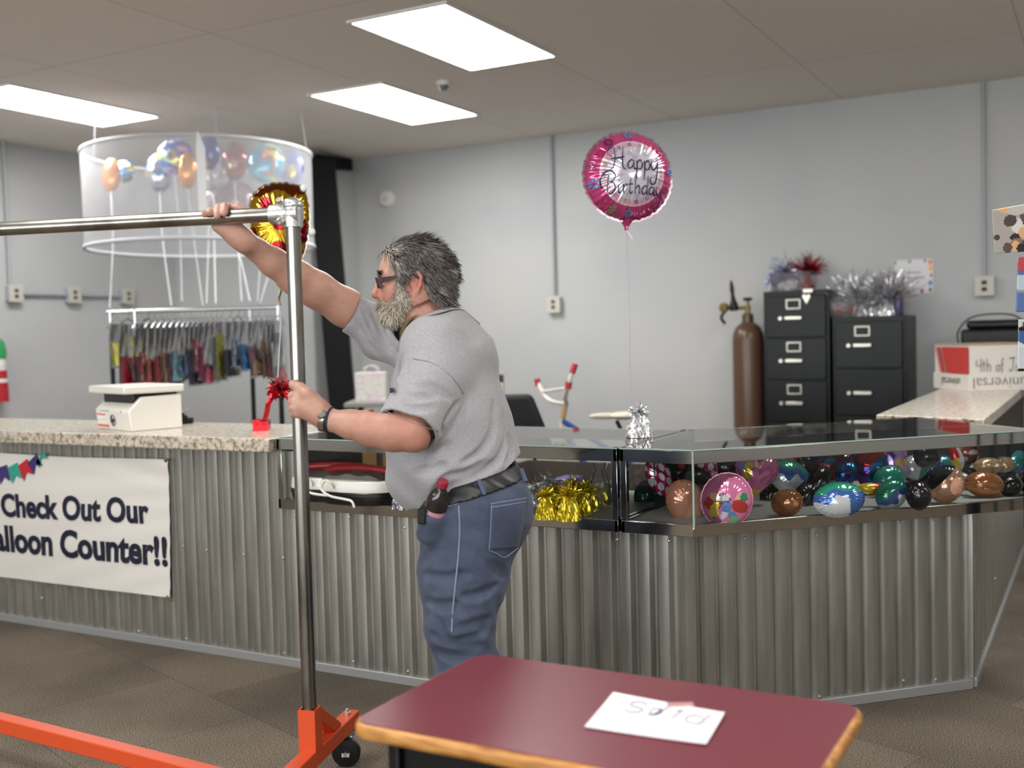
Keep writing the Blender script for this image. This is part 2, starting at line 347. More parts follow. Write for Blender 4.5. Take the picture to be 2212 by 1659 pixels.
# ---------------------------------------------------------------- sales counter
YF, YB = 3.27, 3.95                             # showcase front / back
BY = 3.315                                      # front of the counter base
CT = .915                                       # counter top height
CB = .635                                       # underside of the showcases
DX = 4.545                                      # the diagonal base face is y = x + DX
m_steel = mat('galvanised_steel', '#8c8880', .34, .85)
def _steel():
    n = m_steel.node_tree.nodes; l = m_steel.node_tree.links; b = n['Principled BSDF']
    t = n.new('ShaderNodeTexCoord'); mp = n.new('ShaderNodeMapping'); mp.inputs['Scale'].default_value = (9, 9, .9); no = n.new('ShaderNodeTexNoise'); no.inputs['Scale'].default_value = 3; no.inputs['Detail'].default_value = 5
    r = n.new('ShaderNodeValToRGB'); e = r.color_ramp.elements; e[0].position = .3; e[0].color = (*lin('#9d9b95'), 1); e[1].position = .7; e[1].color = (*lin('#b5b3ab'), 1)
    r2 = n.new('ShaderNodeMapRange'); r2.inputs[3].default_value = .32; r2.inputs[4].default_value = .46
    l.new(t.outputs['Object'], mp.inputs[0]); l.new(mp.outputs[0], no.inputs[0]); l.new(no.outputs[0], r.inputs[0]); l.new(r.outputs[0], b.inputs['Base Color']); l.new(no.outputs[0], r2.inputs[0]); l.new(r2.outputs[0], b.inputs['Roughness'])
_steel()
m_kick = mat('pale_metal_trim', '#a5a6a6', .45, .5); m_core = mat('dark_plywood', '#4b4339', .8)
m_chrome = mat('chrome', '#b9b6b0', .1, 1.0); m_screw = mat('zinc_screw', '#d8d6d0', .3, .9)
PITCHC = .0678
def corr(p0, p1, z0, z1, depth=.019):
    """trapezoid-ribbed sheet from p0 to p1, ribs standing off to the right-hand side of travel... outward normal = (dy,-dx)."""
    p0 = np.array(p0, float); p1 = np.array(p1, float); L = np.linalg.norm(p1 - p0); d = (p1 - p0) / L; nr = np.array([d[1], -d[0]])
    s = []; x = 0.0
    while x < L:
        for fx, h in ((0, 0), (.12, 0), (.29, .97), (.32, 1), (.80, 1), (.83, .97)):
            s.append((x + fx * PITCHC, h * depth))
        x += PITCHC
    s = [(a, h) for a, h in s if a < L] + [(L, 0)]
    b = MB(); vs = []; 
    for a, h in s:
        q = p0 + d * a + nr * h
        vs += [(q[0], q[1], z0), (q[0], q[1], z1)]
    b.add(vs, [(2 * i, 2 * i + 2, 2 * i + 3, 2 * i + 1) for i in range(len(s) - 1)]); return b
base = thing('counter_base', 'long sales counter base clad in grey corrugated steel sheet', 'counter', (-2.2, 3.6, 0))
XL = -7.2; CX = BY - DX                         # left end, front/diagonal corner
EX, EY = -.438, 4.107                           # diagonal/side corner
SY = 7.3
corr((XL, BY), (-2.80, BY), .02, CT - .055).build('corrugated_sheet', m_steel, base, ang=24)
corr((-2.80, BY), (CX, BY), .02, CB).build('corrugated_sheet', m_steel, base, ang=24)
corr((CX, CX + DX), (EX, EY), .02, CB).build('corrugated_sheet', m_steel, base, ang=24)
corr((EX, EY), (EX, SY), .02, CB).build('corrugated_sheet', m_steel, base, ang=24)
k = MB()                                        # plywood carcass behind the sheets
k.prism([(XL, BY + .012), (CX - .005, BY + .012), (EX - .012, EY + .01), (EX - .012, SY), (EX - .40, SY), (EX - .40, 4.78), (-1.5, 3.88), (XL, 3.80)], .0, CB - .01)
k.box((XL, BY + .012, CB - .01), (-2.83, 3.78, CT - .056)); k.box((EX - .4, 4.85, CB - .01), (EX - .012, SY, CT - .056))
k.build('carcass', m_core, base)
k = MB()
def strip(a, b, z0, z1, o0, o1):
    a = np.array(a, float); b = np.array(b, float); d = (b - a) / np.linalg.norm(b - a); n = np.array([d[1], -d[0]])
    P = [a + n * o0, b + n * o0, b + n * o1, a + n * o1]
    return [(p[0], p[1]) for p in (P[3], P[2], P[1], P[0])], z0, z1
k.prism(*strip((XL, BY), (CX, BY), 0, .036, .0, .030)); k.prism(*strip((CX, BY), (EX, EY), 0, .036, 0, .030)); k.prism(*strip((EX, EY), (EX, SY), 0, .036, 0, .030))
k.build('kick_trim', m_kick, base, bevel=.003)
k = MB(); k.box((EX - .004, EY - .004, .0), (EX + .020, EY + .02, CB)); k.build('corner_trim', m_steel, base, bevel=.003)
k = MB(); k.box((EX - .01, SY, .0), (EX + .02, SY + .03, CB)); k.build('end_trim', m_kick, base, bevel=.003)
def screw(px, py, face):
    if face == 'f': p = YP(px, py, BY - .018); n = (0, -1, 0)
    elif face == 'd':
        d = _ray(px, py); t_ = (DX - .028) / (d[1] - d[0]); p = CC + d * t_; n = (.7071, -.7071, 0)
    else: p = XP(px, py, EX + .018); n = (1, 0, 0)
    MB().lathe(p, [(.006, 0), (.006, .002), (.004, .005), (.0005, .006)], 10, n).build('screw', m_screw, base)
for q in ((72, 1338), (108, 1341), (300, 1363), (403, 1380), (614, 1411), (764, 1429), (882, 1450), (397, 1180), (447, 1189), (527, 1198), (612, 1205), (638, 1112), (755, 1117), (875, 1139), (1143, 1149), (1333, 1165), (1445, 1168), (90, 1292)):
    screw(*q, 'f')
for q in ((1770, 1505), (1951, 1470), (2021, 1468), (1946, 1127), (2016, 1121), (1608, 1163), (1762, 1155)): screw(*q, 'd')
screw(2149, 1250, 's')

m_lam = mat('granite_laminate', '#c9c1b2', .22)
mottle(m_lam, ['#8a7d6f', '#b3a899', '#d4cdc0', '#e0dad0'], 42, 8, (.33, .42, .5, .66), .72)
m_lame = mat('granite_laminate_edge', '#b3a796', .35); mottle(m_lame, ['#5d5147', '#9a8d7c', '#c6bbaa', '#d5ccbd'], 42, 8, (.36, .45, .52, .66), .7)
def top(name, label, poly, z0, z1):
    t = thing(name, label, 'countertop', (poly[0][0], poly[0][1], z1))
    b = MB(); b.prism(poly, z0, z1); b.mi = 1; n = len(poly); b.m[-n:] = [1] * n; b.build('slab', [m_lam, m_lame], t, bevel=.006); return t
top('laminate_countertop', 'speckled beige laminate countertop under the white printer', [(XL, YF - .04), (-2.872, YF - .04), (-2.872, 3.84), (XL, 3.84)], CT - .055, CT)
# right-hand run of the counter, seen beyond the corner showcase
top('laminate_countertop', 'speckled beige laminate countertop under the red and white carton', [(-.87, 4.80), (EX + .01, 4.62), (EX + .01, SY), (-.87, SY)], CT - .05, CT)

# chrome and glass showcases
m_glass = glassy('showcase_glass', (.93, .95, .94)); m_gtop = glassy('showcase_top_glass', (.9, .92, .91), 2.1)
m_deck = mat('showcase_deck', '#a9ada8', .5); m_gedge = mat('glass_edge', '#9fb3a8', .1)
def rail(b, a, c, z0, z1, o0, o1): b.prism(*strip(a, c, z0, z1, o0, o1))
RT, RB = .046, .040
def post(b, x, y, s=.022): b.box((x - s / 2, y - s / 2, CB), (x + s / 2, y + s / 2, CT))
# straight case
sc = thing('glass_showcase', 'straight chrome and glass showcase with the gold tinsel weights', 'showcase', (-2.1, 3.6, CB))
xa, xb = -2.865, -1.415
b = MB()
rail(b, (xa, YF), (xb, YF), CT - RT, CT - .004, -.014, 0); rail(b, (xa, YF), (xb, YF), CB, CB + RB, -.014, 0)
rail(b, (xb, YB), (xa, YB), CT - RT, CT - .004, -.014, 0); rail(b, (xb, YB), (xa, YB), CB, CB + .02, -.014, 0)
for x in (xa + .011, xb - .011):
    for y in (YF + .012, YB - .012): post(b, x, y)
b.box((xa, YF, CT - RT), (xa + .014, YB, CT - .004)); b.box((xb - .014, YF, CT - RT), (xb, YB, CT - .004)); b.box((xa, YF, CB), (xa + .014, YB, CB + RB)); b.box((xb - .014, YF, CB), (xb, YB, CB + RB))
b.build('chrome_frame', m_chrome, sc, bevel=.002)
MB().box((xa + .014, YF + .014, CB + .022), (xb - .014, YB - .014, CB + .036)).build('deck', m_deck, sc)
MB().quad((xa + .02, YF + .008, CB + .03), (xb - .02, YF + .008, CB + .03), (xb - .02, YF + .008, CT - .03), (xa + .02, YF + .008, CT - .03)).build('front_pane', m_glass, sc)
MB().quad((xa, YF - .003, CT), (xb, YF - .003, CT), (xb, YB, CT), (xa, YB, CT)).build('top_pane', m_gtop, sc)
for x in (xa + .008, xb - .008): MB().quad((x, YF + .02, CB + .03), (x, YB - .02, CB + .03), (x, YB - .02, CT - .03), (x, YF + .02, CT - .03)).build('end_pane', m_glass, sc)
b = MB(); b.box((xa, YF - .0035, CT - .004), (xb, YF - .0005, CT + .0005)); b.build('glass_edge', m_gedge, sc)
# corner case
SC2 = thing('glass_showcase', 'angled chrome and glass corner showcase full of foil balloons', 'showcase', (-.9, 3.95, CB))
xc = -1.155; x0 = -1.405; ex, ey = -.21, YF + (xc * -1 - .21)
P = [(x0, YF), (xc, YF), (ex, ey)]; off = .68 / math.sqrt(2)
Q = [(x0, YB), (-1.437, YB), (ex - off, ey + off)]
Q[0] = (x0 - .03, YB)
b = MB()
for z0, z1 in ((CT - RT, CT - .004), (CB, CB + RB)):
    rail(b, P[0], P[1], z0, z1, -.014, 0); rail(b, P[1], P[2], z0, z1, -.014, 0); rail(b, P[2], Q[2], z0, z1, -.014, 0); b.box((x0, YF, z0), (x0 + .014, YB, z1))
rail(b, Q[2], Q[1], CT - RT, CT - .004, -.014, 0); rail(b, Q[2], Q[1], CB, CB + .02, -.014, 0)
post(b, x0 + .011, YF + .012); post(b, x0 + .011, YB - .012); post(b, ex - .006, ey + .012); post(b, Q[2][0], Q[2][1] - .012)
b.build('chrome_frame', m_chrome, SC2, bevel=.002)
def inset(P, Q, e): return [(P[0][0] + .014, P[0][1] + e), (P[1][0] - e * .4, P[1][1] + e), (P[2][0] - e * .7 - .01, P[2][1] + e * .7 - .01), (Q[2][0] + .01, Q[2][1] - e), (Q[1][0] + .02, Q[1][1] - e), (P[0][0] + .014, Q[0][1] - e)]
MB().prism(inset(P, Q, .014), CB + .022, CB + .036).build('deck', m_deck, SC2)
def pane(name, a, c, m, z0=CB + .03, z1=CT - .03, par=SC2, e=.008):
    a = np.array(a, float); c = np.array(c, float); d = (c - a) / np.linalg.norm(c - a); n = np.array([-d[1], d[0]]) * e; a = a + n; c = c + n
    return MB().quad((*a, z0), (*c, z0), (*c, z1), (*a, z1)).build(name, m, par)
pane('front_pane', (x0 + .02, YF), P[1], m_glass); pane('front_pane', P[1], P[2], m_glass); pane('end_pane', P[2], Q[2], m_glass)
b = MB(); b.add([(*p, CT) for p in (P[0], P[1], P[2], Q[2], Q[1], (x0, YB))], [(0, 1, 2, 3, 4, 5)]); b.build('top_pane', m_gtop, SC2)
b = MB(); b.prism(*strip(P[0], P[1], CT - .004, CT + .0005, 0, .003)); b.prism(*strip(P[1], P[2], CT - .004, CT + .0005, 0, .003)); b.build('glass_edge', m_gedge, SC2)
b = MB(); b.box((xc - .002, YF - .001, CB + .03), (xc + .003, YF + .006, CT - .004)); b.build('pane_joint', m_gedge, SC2)
pane('back_panel', Q[2], Q[1], mat('case_back', '#3b3d3e', .5), CB + .02, CT - .05, e=.01)
pane('side_panel', (x0 + .02, YB - .02), (x0 + .02, YF + .25), mat('dark_glass', '#121517', .1), e=0)
# ---------------------------------------------------------------- clothing rack the man is moving
m_pipe = mat('galvanised_pipe', '#9a9891', .27, 1.0); mottle(m_pipe, ['#77746d', '#9c9992', '#b0ada6'], 7, 5, vec=(1, 1, .35))
m_cast = mat('cast_zinc', '#c3c4c4', .38, .85, bump=(70, .15)); m_orange = mat('orange_enamel', '#cf4d24', .38); m_rub = mat('black_rubber', '#0c0c0d', .35)
RP = np.array([-1.966, 2.343, 0]); rd = np.array([-.959, -.283, 0]); fd = np.array([-.283, .959, 0])   # rail and foot directions
RL = 1.52; RZ = 1.643
rk = thing('clothing_rack', 'rolling Z-frame rack of steel pipe on an orange base', 'clothing rack', RP)
LP = RP + rd * RL
for q in (RP, LP):
    MB().tube([q + (0, 0, .17), q + (0, 0, RZ - .02)], .0205, 24).build('upright', m_pipe, rk)
MB().tube([RP + rd * .02 + (0, 0, RZ), RP + rd * (RL - .02) + (0, 0, RZ)], .0205, 24).build('top_rail', m_pipe, rk)
for q, d in ((RP, rd), (LP, -rd)):
    b = MB()
    b.tube([q + (0, 0, RZ - .038), q + (0, 0, RZ + .034)], [.0275, .0285], 20); b.tube([q - d * .022 + (0, 0, RZ), q + d * .062 + (0, 0, RZ)], [.030, .0275], 20)
    b.ball(q + (0, 0, RZ + .022), (.030, .030, .022)); b.box(*(lambda c: (c - np.array([.022] * 3), c + np.array([.022] * 3)))(q + d * .03 + (0, 0, RZ)))
    b.build('pipe_clamp', m_cast, rk, ang=50)
    for dz in (.030, -.022):
        p = q + d * .024 - fd * .026 + (0, 0, RZ + dz); MB().lathe(p, [(.0105, -.004), (.0105, .007), (.007, .012), (.0035, .012), (.003, .008), (.0005, .008)], 16, tuple(-fd + np.array([0, 0, .5 if dz > 0 else -.35]))).build('bolt', m_screw, rk)
    p = q + d * .012 - fd * .028 + (0, 0, RZ); MB().lathe(p, [(.006, 0), (.006, .004), (.0005, .005)], 10, tuple(-fd)).build('bolt', m_screw, rk)
FZ = .145; TS = .046
for q, sgn in ((RP, 1), (LP, 1)):
    f0, f1 = q - fd * .27, q + fd * .325
    b = MB(); b.beam(f0 + (0, 0, FZ - TS / 2), f1 + (0, 0, FZ - TS / 2), TS, TS); b.build('foot', m_orange, rk, bevel=.003)
    b = MB(); up_ = tuple(fd)
    for i, j, wx, wy in ((-1, 0, .004, .050), (1, 0, .004, .050), (0, -1, .050, .004), (0, 1, .050, .004)):
        c = q + rd * i * .023 + fd * j * .023; b.beam(c + (0, 0, FZ), c + (0, 0, FZ + .118), wx, wy, up_)
    b.build('sleeve', m_orange, rk)
    b = MB(); b.beam(q + fd * .02 + (0, 0, FZ + .10), q + fd * .175 + (0, 0, FZ - .005), .040, .036); b.build('brace', m_orange, rk, bevel=.003)
    for g in (f0 + fd * .045, f1 - fd * .045):
        MB().lathe(g + (0, 0, FZ), [(.011, -.001), (.011, .008), (.005, .009), (.005, .018), (.001, .019)], 8).build('nut', m_screw, rk)
        h = g + (0, 0, FZ - TS); ofs = np.array([.020, -.035, 0]) if g is not None else 0
        ax = h + ofs; ax[2] = .044; sd = np.array([.876, .481, 0]); wh = np.array([CR[0], CR[1], 0]); ra = np.array([CF[0], CF[1], 0])
        cst = MB(); cst.lathe(h, [(.028, 0), (.028, -.006), (.018, -.008), (.018, -.014)], 16)
        for s_ in (-1, 1):
            o = ra * s_ * .019; cst.add([h + o + wh * -.018 + (0, 0, -.012), h + o + wh * .018 + (0, 0, -.012), ax + o + wh * .011 + (0, 0, -.008), ax + o + wh * -.011 + (0, 0, -.008),
                                        h + o * 1.15 + wh * -.018 + (0, 0, -.012), h + o * 1.15 + wh * .018 + (0, 0, -.012), ax + o * 1.15 + wh * .011 + (0, 0, -.008), ax + o * 1.15 + wh * -.011 + (0, 0, -.008)],
                                       [(0, 1, 2, 3), (7, 6, 5, 4), (0, 4, 5, 1), (1, 5, 6, 2), (2, 6, 7, 3), (3, 7, 4, 0)])
        cst.lathe(ax - ra * .024, [(.006, 0), (.006, .048)], 10, tuple(ra))
        fork = cst.build('caster_fork', m_cast, rk)
        MB().lathe(ax - ra * .0145, [(.012, 0), (.030, .001), (.040, .002), (.043, .006), (.043, .023), (.040, .027), (.030, .028), (.012, .029)], 28, tuple(ra)).build('wheel', m_rub, fork)
b = MB(); s0, s1 = RP - fd * .245 + (0, 0, FZ - TS / 2), LP + fd * .26 + (0, 0, FZ - TS / 2); b.beam(s0, s1, TS, TS); b.build('base_bar', m_orange, rk, bevel=.003)

# ---------------------------------------------------------------- display table in front
m_red = mat('burgundy_laminate', '#6f303a', .33, bump=(900, .03)); m_wood = mat('oak_edge', '#b5783a', .4); mottle(m_wood, ['#8a5527', '#b87f3f', '#d09a58'], 9, 5, vec=(1, 5, 12))
def rrect(x0, y0, x1, y1, r, n=8):
    P = []
    for cx, cy, a0 in ((x1 - r, y0 + r, -90), (x1 - r, y1 - r, 0), (x0 + r, y1 - r, 90), (x0 + r, y0 + r, 180)):
        P += [(cx + r * math.cos(math.radians(a0 + 90 * i / n)), cy + r * math.sin(math.radians(a0 + 90 * i / n))) for i in range(n + 1)]
    return P
TX0, TY0, TX1, TY1, TZ = -1.238, 1.595, -.408, 2.066, .58
tb = thing('display_table', 'low black table with a burgundy top and wooden edge', 'table', (-.82, 1.83, 0))
b = MB(); pr_ = [(-.0, -.002), (.006, -.003), (.010, -.008), (.010, -.024), (.006, -.029), (-.02, -.031)]
ring = []
for o, h in pr_: ring.append([(x, y, TZ + h) for x, y in rrect(TX0 - o, TY0 - o, TX1 + o, TY1 + o, .04 + o)])
n = len(ring[0]); b.add([p for r_ in ring for p in r_], [(i * n + j, i * n + (j + 1) % n, (i + 1) * n + (j + 1) % n, (i + 1) * n + j) for i in range(len(ring) - 1) for j in range(n)])
b.f = [f[::-1] for f in b.f]; b.build('wooden_edge', m_wood, tb, ang=60)
MB().prism(rrect(TX0, TY0, TX1, TY1, .04), TZ - .03, TZ).build('tabletop', m_red, tb, ang=30)
b = MB(); b.box((TX0 + .035, TY0 + .06, .09), (TX0 + .06, TY1 - .06, TZ - .03)); b.box((TX1 - .06, TY0 + .06, .09), (TX1 - .035, TY1 - .06, TZ - .03)); b.box((TX0 + .06, TY1 - .10, .12), (TX1 - .06, TY1 - .075, TZ - .03)); b.box((TX0 + .06, TY0 + .075, .40), (TX1 - .06, TY0 + .10, TZ - .03)); b.build('cabinet_body', m_blackp, tb, bevel=.004)
MB().box((TX0 + .06, TY0 + .08, .14), (TX1 - .06, TY1 - .08, .165)).build('shelf', m_blackp, tb, bevel=.003)
for x in (TX0 + .05, TX1 - .05):
    for y in (TY0 + .09, TY1 - .09): b = MB(); b.lathe((x - .012, y, .035), [(.010, 0), (.034, .002), (.035, .012), (.034, .022), (.010, .024)], 20, (1, 0, 0)); b.box((x - .010, y - .012, .05), (x + .010, y + .012, .092)); b.build('caster', m_rub, tb)
# handwritten paper on it
pp = [Z(*q, TZ + .001) for q in ((1262, 1572), (1525, 1610), (1566, 1545), (1325, 1500))]
pt = thing('paper_sign', 'white handwritten paper sign lying on the burgundy tabletop', 'sign', pp[0])
def lerp4(u, v): return (pp[0] * (1 - u) + pp[1] * u) * (1 - v) + (pp[3] * (1 - u) + pp[2] * u) * v
b = MB(); b.grid(lambda u, v: lerp4(u, v) + np.array([0, 0, .0012 + .004 * (abs(u - .45) ** 2) + .003 * v * v]), 14, 10); b.build('sheet', mat('white_paper', '#eceaf0', .8), pt)
def stroke(b, pts, fn, r=.0012, n=5, flat=1.0):
    b.tube([fn(*q) for q in spline(pts, 5)], r, n, flat=flat)
b = MB(); fn = lambda u, v: lerp4(u, v) + np.array([0, 0, .0022 + .004 * (abs(u - .45) ** 2) + .003 * v * v])
for st in ([(.36, .83), (.29, .86), (.22, .80), (.24, .72), (.33, .70), (.35, .62), (.28, .55), (.2, .58)],
           [(.49, .78), (.43, .74), (.42, .62), (.47, .58), (.51, .66), (.50, .76), (.46, .60), (.42, .54)], [(.54, .86), (.46, .56)],
           [(.66, .82), (.62, .58)], [(.60, .82), (.68, .83)], [(.90, .86), (.86, .52)], [(.86, .72), (.79, .76), (.73, .66), (.76, .54), (.84, .53), (.88, .60)]):
    stroke(b, st, fn)
b.build('handwriting', mat('pencil_ink', '#6d6a78', .7), pt)
q0 = lerp4(.62, .99); b = MB(); b.T = frame(q0 + np.array([0, 0, .004]), CR * [1, 1, 0], (0, 1, 0)); b.box((-.025, -.008, 0), (.025, .014, .0008)); b.build('tape', mat('clear_tape', '#c2948f', .25), pt)
# ---------------------------------------------------------------- filing cabinets and gas cylinder on the back wall
m_cab = mat('black_cabinet_enamel', '#08090c', .35, spec=.3); m_sat = mat('satin_nickel', '#c9c5b8', .3, .9); m_lab = mat('label_card', '#2b2a2a', .7)
def cabinet(name_label, x0, x1, yf, h, rows, hx, labelled):
    t = thing('filing_cabinet', name_label, 'filing cabinet', ((x0 + x1) / 2, yf + .22, 0), 0)
    MB().box((x0, yf + .02, 0), (x1, 7.9, h)).build('body', m_cab, t, bevel=.004)
    ph = (h - .09) / rows
    for k in range(rows):
        z1 = h - .035 - k * ph; z0 = z1 - ph + .008
        d = MB().box((x0 + .02, yf, z0), (x1 - .02, yf + .02, z1)).build('drawer', m_cab, t, bevel=.005)
        cx = x0 + (x1 - x0) * hx; zc = z1 - ph * .2
        if labelled[k]:
            b = MB(); w_, h_, e = .05, .034, .009
            for lo, hi in (((-w_, -h_), (w_, -h_ + e)), ((-w_, h_ - e), (w_, h_)), ((-w_, -h_ + e), (-w_ + e, h_ - e)), ((w_ - e, -h_ + e), (w_, h_ - e))): b.box((cx + lo[0], yf - .006, zc + lo[1]), (cx + hi[0], yf, zc + hi[1]))
            b.build('label_holder', m_sat, d, bevel=.002)
        zh = zc - .095
        b = MB(); b.box((cx - .058, yf - .026, zh - .012), (cx + .062, yf - .014, zh + .014)); b.box((cx - .05, yf - .016, zh - .008), (cx - .035, yf, zh + .008)); b.box((cx + .04, yf - .016, zh - .008), (cx + .055, yf, zh + .008)); b.build('handle', m_sat, d, bevel=.005)
        MB().lathe((cx - .088, yf, zh), [(.015, 0), (.015, .014), (.012, .018), (.0005, .018)], 16, (0, -1, 0)).build('thumb_latch', m_sat, d)
    return t
CH1, CH2 = 1.552, 1.362
c1 = cabinet('tall black filing cabinet beside the brown gas cylinder', -2.100, -1.650, 7.45, CH1, 5, .47, [1, 1, 1, 1, 1])
c2 = cabinet('shorter black filing cabinet with silver foil sprays on top', -1.632, -1.158, 7.45, CH2, 4, .42, [1, 0, 1, 1])
p = YP(1742, 646, 7.444); b = MB(); b.T = frame(p, (1, 0, 0), (0, 0, 1)); b.prism([(-.028, .02), (0, -.032), (.028, .02), (.016, .034), (0, .022), (-.016, .034)], 0, .003); b.build('heart_magnet', m_sat, c1)
for px in (1745,): p = YP(px, 628, 7.444); MB().cbox(p, (.062, .008, .02)).build('name_plate', m_sat, c1)
m_cyl = mat('brown_cylinder_paint', '#5b4234', .3); m_brass = mat('brass_valve', '#8d7a4a', .35, .8)
gx, gy = -2.257, 7.62
t = thing('gas_cylinder', 'tall brown gas cylinder with a regulator beside the filing cabinet', 'gas cylinder', (gx, gy, 0))
MB().lathe((gx, gy, 0), [(.09, 0), (.112, .012), (.112, 1.215), (.108, 1.26), (.09, 1.305), (.06, 1.335), (.042, 1.345), (.04, 1.40), (.028, 1.41), (.001, 1.41)], 32).build('body', m_cyl, t)
b = MB(); b.lathe((gx, gy, 1.41), [(.018, 0), (.02, .05), (.013, .06), (.013, .09)], 14); b.tube([(gx, gy, 1.45), (gx - .13, gy - .02, 1.45)], .014, 10); b.build('valve', m_brass, t)
MB().lathe((gx, gy, 1.50), [(.03, 0), (.033, .008), (.033, .016), (.03, .022)], 16).build('hand_wheel', m_blackp, t)
b = MB(); b.lathe((gx - .09, gy - .03, 1.45), [(.028, -.02), (.03, 0), (.03, .03), (.02, .05), (.012, .1), (.016, .13), (.012, .17), (.006, .2)], 16, (-.1, 0, 1)); b.build('regulator', m_blackp, t)
MB().lathe((gx - .15, gy - .05, 1.455), [(.034, 0), (.036, .01), (.034, .028), (.001, .03)], 20, (-.3, -1, 0)).build('gauge', m_brass, t)
b = MB(); b.tube(spline([(gx - .15, gy - .05, 1.43), (gx - .17, gy - .08, 1.385), (gx - .15, gy - .06, 1.34)]), [.012] * 13 if 0 else .011, 8); b.build('filler_nozzle', m_blackp, t)

# ---------------------------------------------------------------- foil sprays, tassels, crinkled weights
m_foil = mat('coloured_foil', None, .22, .75); m_gloss = mat('glossy_print', None, .25); m_matte = mat('matte_colour', None, .7); m_clear = glassy('clear_plastic', (.93, .93, .95), 1.45, .10)
def spray(b, c, r, cols, n, up=.5, wd=.006, kink=3, rr=R, lo=0.0, droop=.22):
    """a burst of curled foil strips from c."""
    c = np.array(c, float)
    for _ in range(n):
        th = rr.uniform(0, 2 * PI); ph = rr.uniform(-.5 + up, 1); ln = r * rr.uniform(.55, 1.0)
        d = np.array([math.cos(th) * math.sqrt(max(0, 1 - ph * ph)), math.sin(th) * math.sqrt(max(0, 1 - ph * ph)), ph])
        side = np.cross(d, [rr.uniform(-1, 1), rr.uniform(-1, 1), rr.uniform(-1, 1)]); side /= np.linalg.norm(side) + 1e-6
        b.pen(rr.choice(cols)); P = []; q = c.copy(); dd = d.copy()
        for k in range(kink + 1):
            t = k / kink; w_ = wd * (1 - .5 * t) * .5; s_ = side * math.cos(t * 2.5) + np.cross(dd, side) * math.sin(t * 2.5); P.append((q - s_ * w_, q + s_ * w_))
            dd = dd + np.array([rr.gauss(0, .25), rr.gauss(0, .25), rr.gauss(-droop, .2)]) + lo * np.array([0, 0, -1]); dd /= np.linalg.norm(dd); q = q + dd * ln / kink
        b.add([p for a in P for p in a], [(2 * i, 2 * i + 1, 2 * i + 3, 2 * i + 2) for i in range(kink)])
def crinkle_cone(b, c, r0, r1, h, cols, n=22, rr=R):
    """gathered foil wrapped round a weight: bell with sharp vertical folds."""
    ph = [rr.uniform(0, 6.3) for _ in range(6)]
    def fn(u, v):
        a = 2 * PI * u; k = .12 * math.sin(n / 2 * a + ph[0] + v * 2) + .08 * math.sin(n * a + ph[1] - v * 3) + .06 * math.sin(5 * a + ph[2] + v * 5)
        r = (r0 * (1 - v) ** .7 + r1) * (1 + k * min(1, v * 2 + .25)); return (c[0] + r * math.cos(a), c[1] + r * math.sin(a), c[2] + h * v)
    b.grid(fn, n * 3, 10, lambda u, v: cols[int(u * 97 + v * 13) % len(cols)])
    b.add([(c[0] + r0 * math.cos(2 * PI * i / 16), c[1] + r0 * math.sin(2 * PI * i / 16), c[2] + .001) for i in range(16)], [tuple(range(16))])
SILV = ['#f0f0f4', '#d4d5da', '#fafafc', '#a9aab0']; GOLD = ['#d8bc1c', '#e8d33a', '#b99c10', '#f0e460']; REDF = ['#c01622', '#e02a38', '#8e0c18', '#d84a58']
def weight(label, p, s, cols, group=None, hh=.075, tall=1.0, n=90, name='balloon_weight', cat='balloon weight', rr=R, lo=.25, up=.35, droop=.22):
    t = thing(name, label, cat, p, 0, group)
    b = MB(); crinkle_cone(b, p, .036 * s, .011 * s, hh * s, cols, rr=rr); b.build('foil_wrap', m_foil, t, ang=25)
    b = MB(); spray(b, np.array(p) + [0, 0, hh * s * .97], .065 * s * tall, cols, n, up, .007 * s, 4, rr, lo, droop); b.build('tassel', m_foil, t, smooth=False)
    return t
# on the tall cabinet: a clear tub holding two sprays
p = YP(1715, 622, 7.66); p[2] = CH1
t = thing('plastic_tub', 'clear plastic tub on top of the tall filing cabinet', 'tub', p)
def tub(b, p, a, d, h, fl=1.15, th=.003):
    x, y, z = p; q = lambda k, e: [(x - a * k + e, y - d * k + e), (x + a * k - e, y - d * k + e), (x + a * k - e, y + d * k - e), (x - a * k + e, y + d * k - e)]
    lo, hi = q(1, 0), q(fl, 0); b.add([(*v, z) for v in lo] + [(*v, z + h) for v in hi], [(3, 2, 1, 0)] + [(i, (i + 1) % 4, 4 + (i + 1) % 4, 4 + i) for i in range(4)])
    hr = q(fl * 1.04, 0); b.add([(*v, z + h) for v in hi] + [(*v, z + h + .004) for v in hr], [(i, (i + 1) % 4, 4 + (i + 1) % 4, 4 + i) for i in range(4)])
b = MB(); tub(b, p, .125, .1, .13); b.build('tub_wall', m_clear, t)
q = p + np.array([-.05, 0, .02])
weight('blue and silver star spray in the clear tub on the tall cabinet', q, 1.0, ['#3a5fb0', '#5f86cf', '#c9d3e6', '#e8e8f0', '#8a2c3c'], n=330, droop=.0, tall=2.9, name='foil_spray', cat='foil spray', up=.25, hh=.10)
q = p + np.array([.09, .02, .02])
weight('red foil spray in the clear tub on the tall cabinet', q, 1.0, ['#9a1420', '#c4202e', '#7a0f18'], n=260, droop=-.03, tall=2.8, name='foil_spray', cat='foil spray', up=.75, hh=.10, lo=.05)
t = thing('tissue_paper', 'crumpled white tissue paper inside the clear tub', 'paper', p + np.array([-.03, -.06, .003])); b = MB(); b.pen('#e9e4d8'); b.ball(p + np.array([-.03, -.062, .04]), (.07, .03, .036), 18, 10)
b.v = [v + Vector((R.gauss(0, .004), R.gauss(0, .004), R.gauss(0, .004))) for v in b.v]; b.build('sheet', m_matte, t, ang=20)
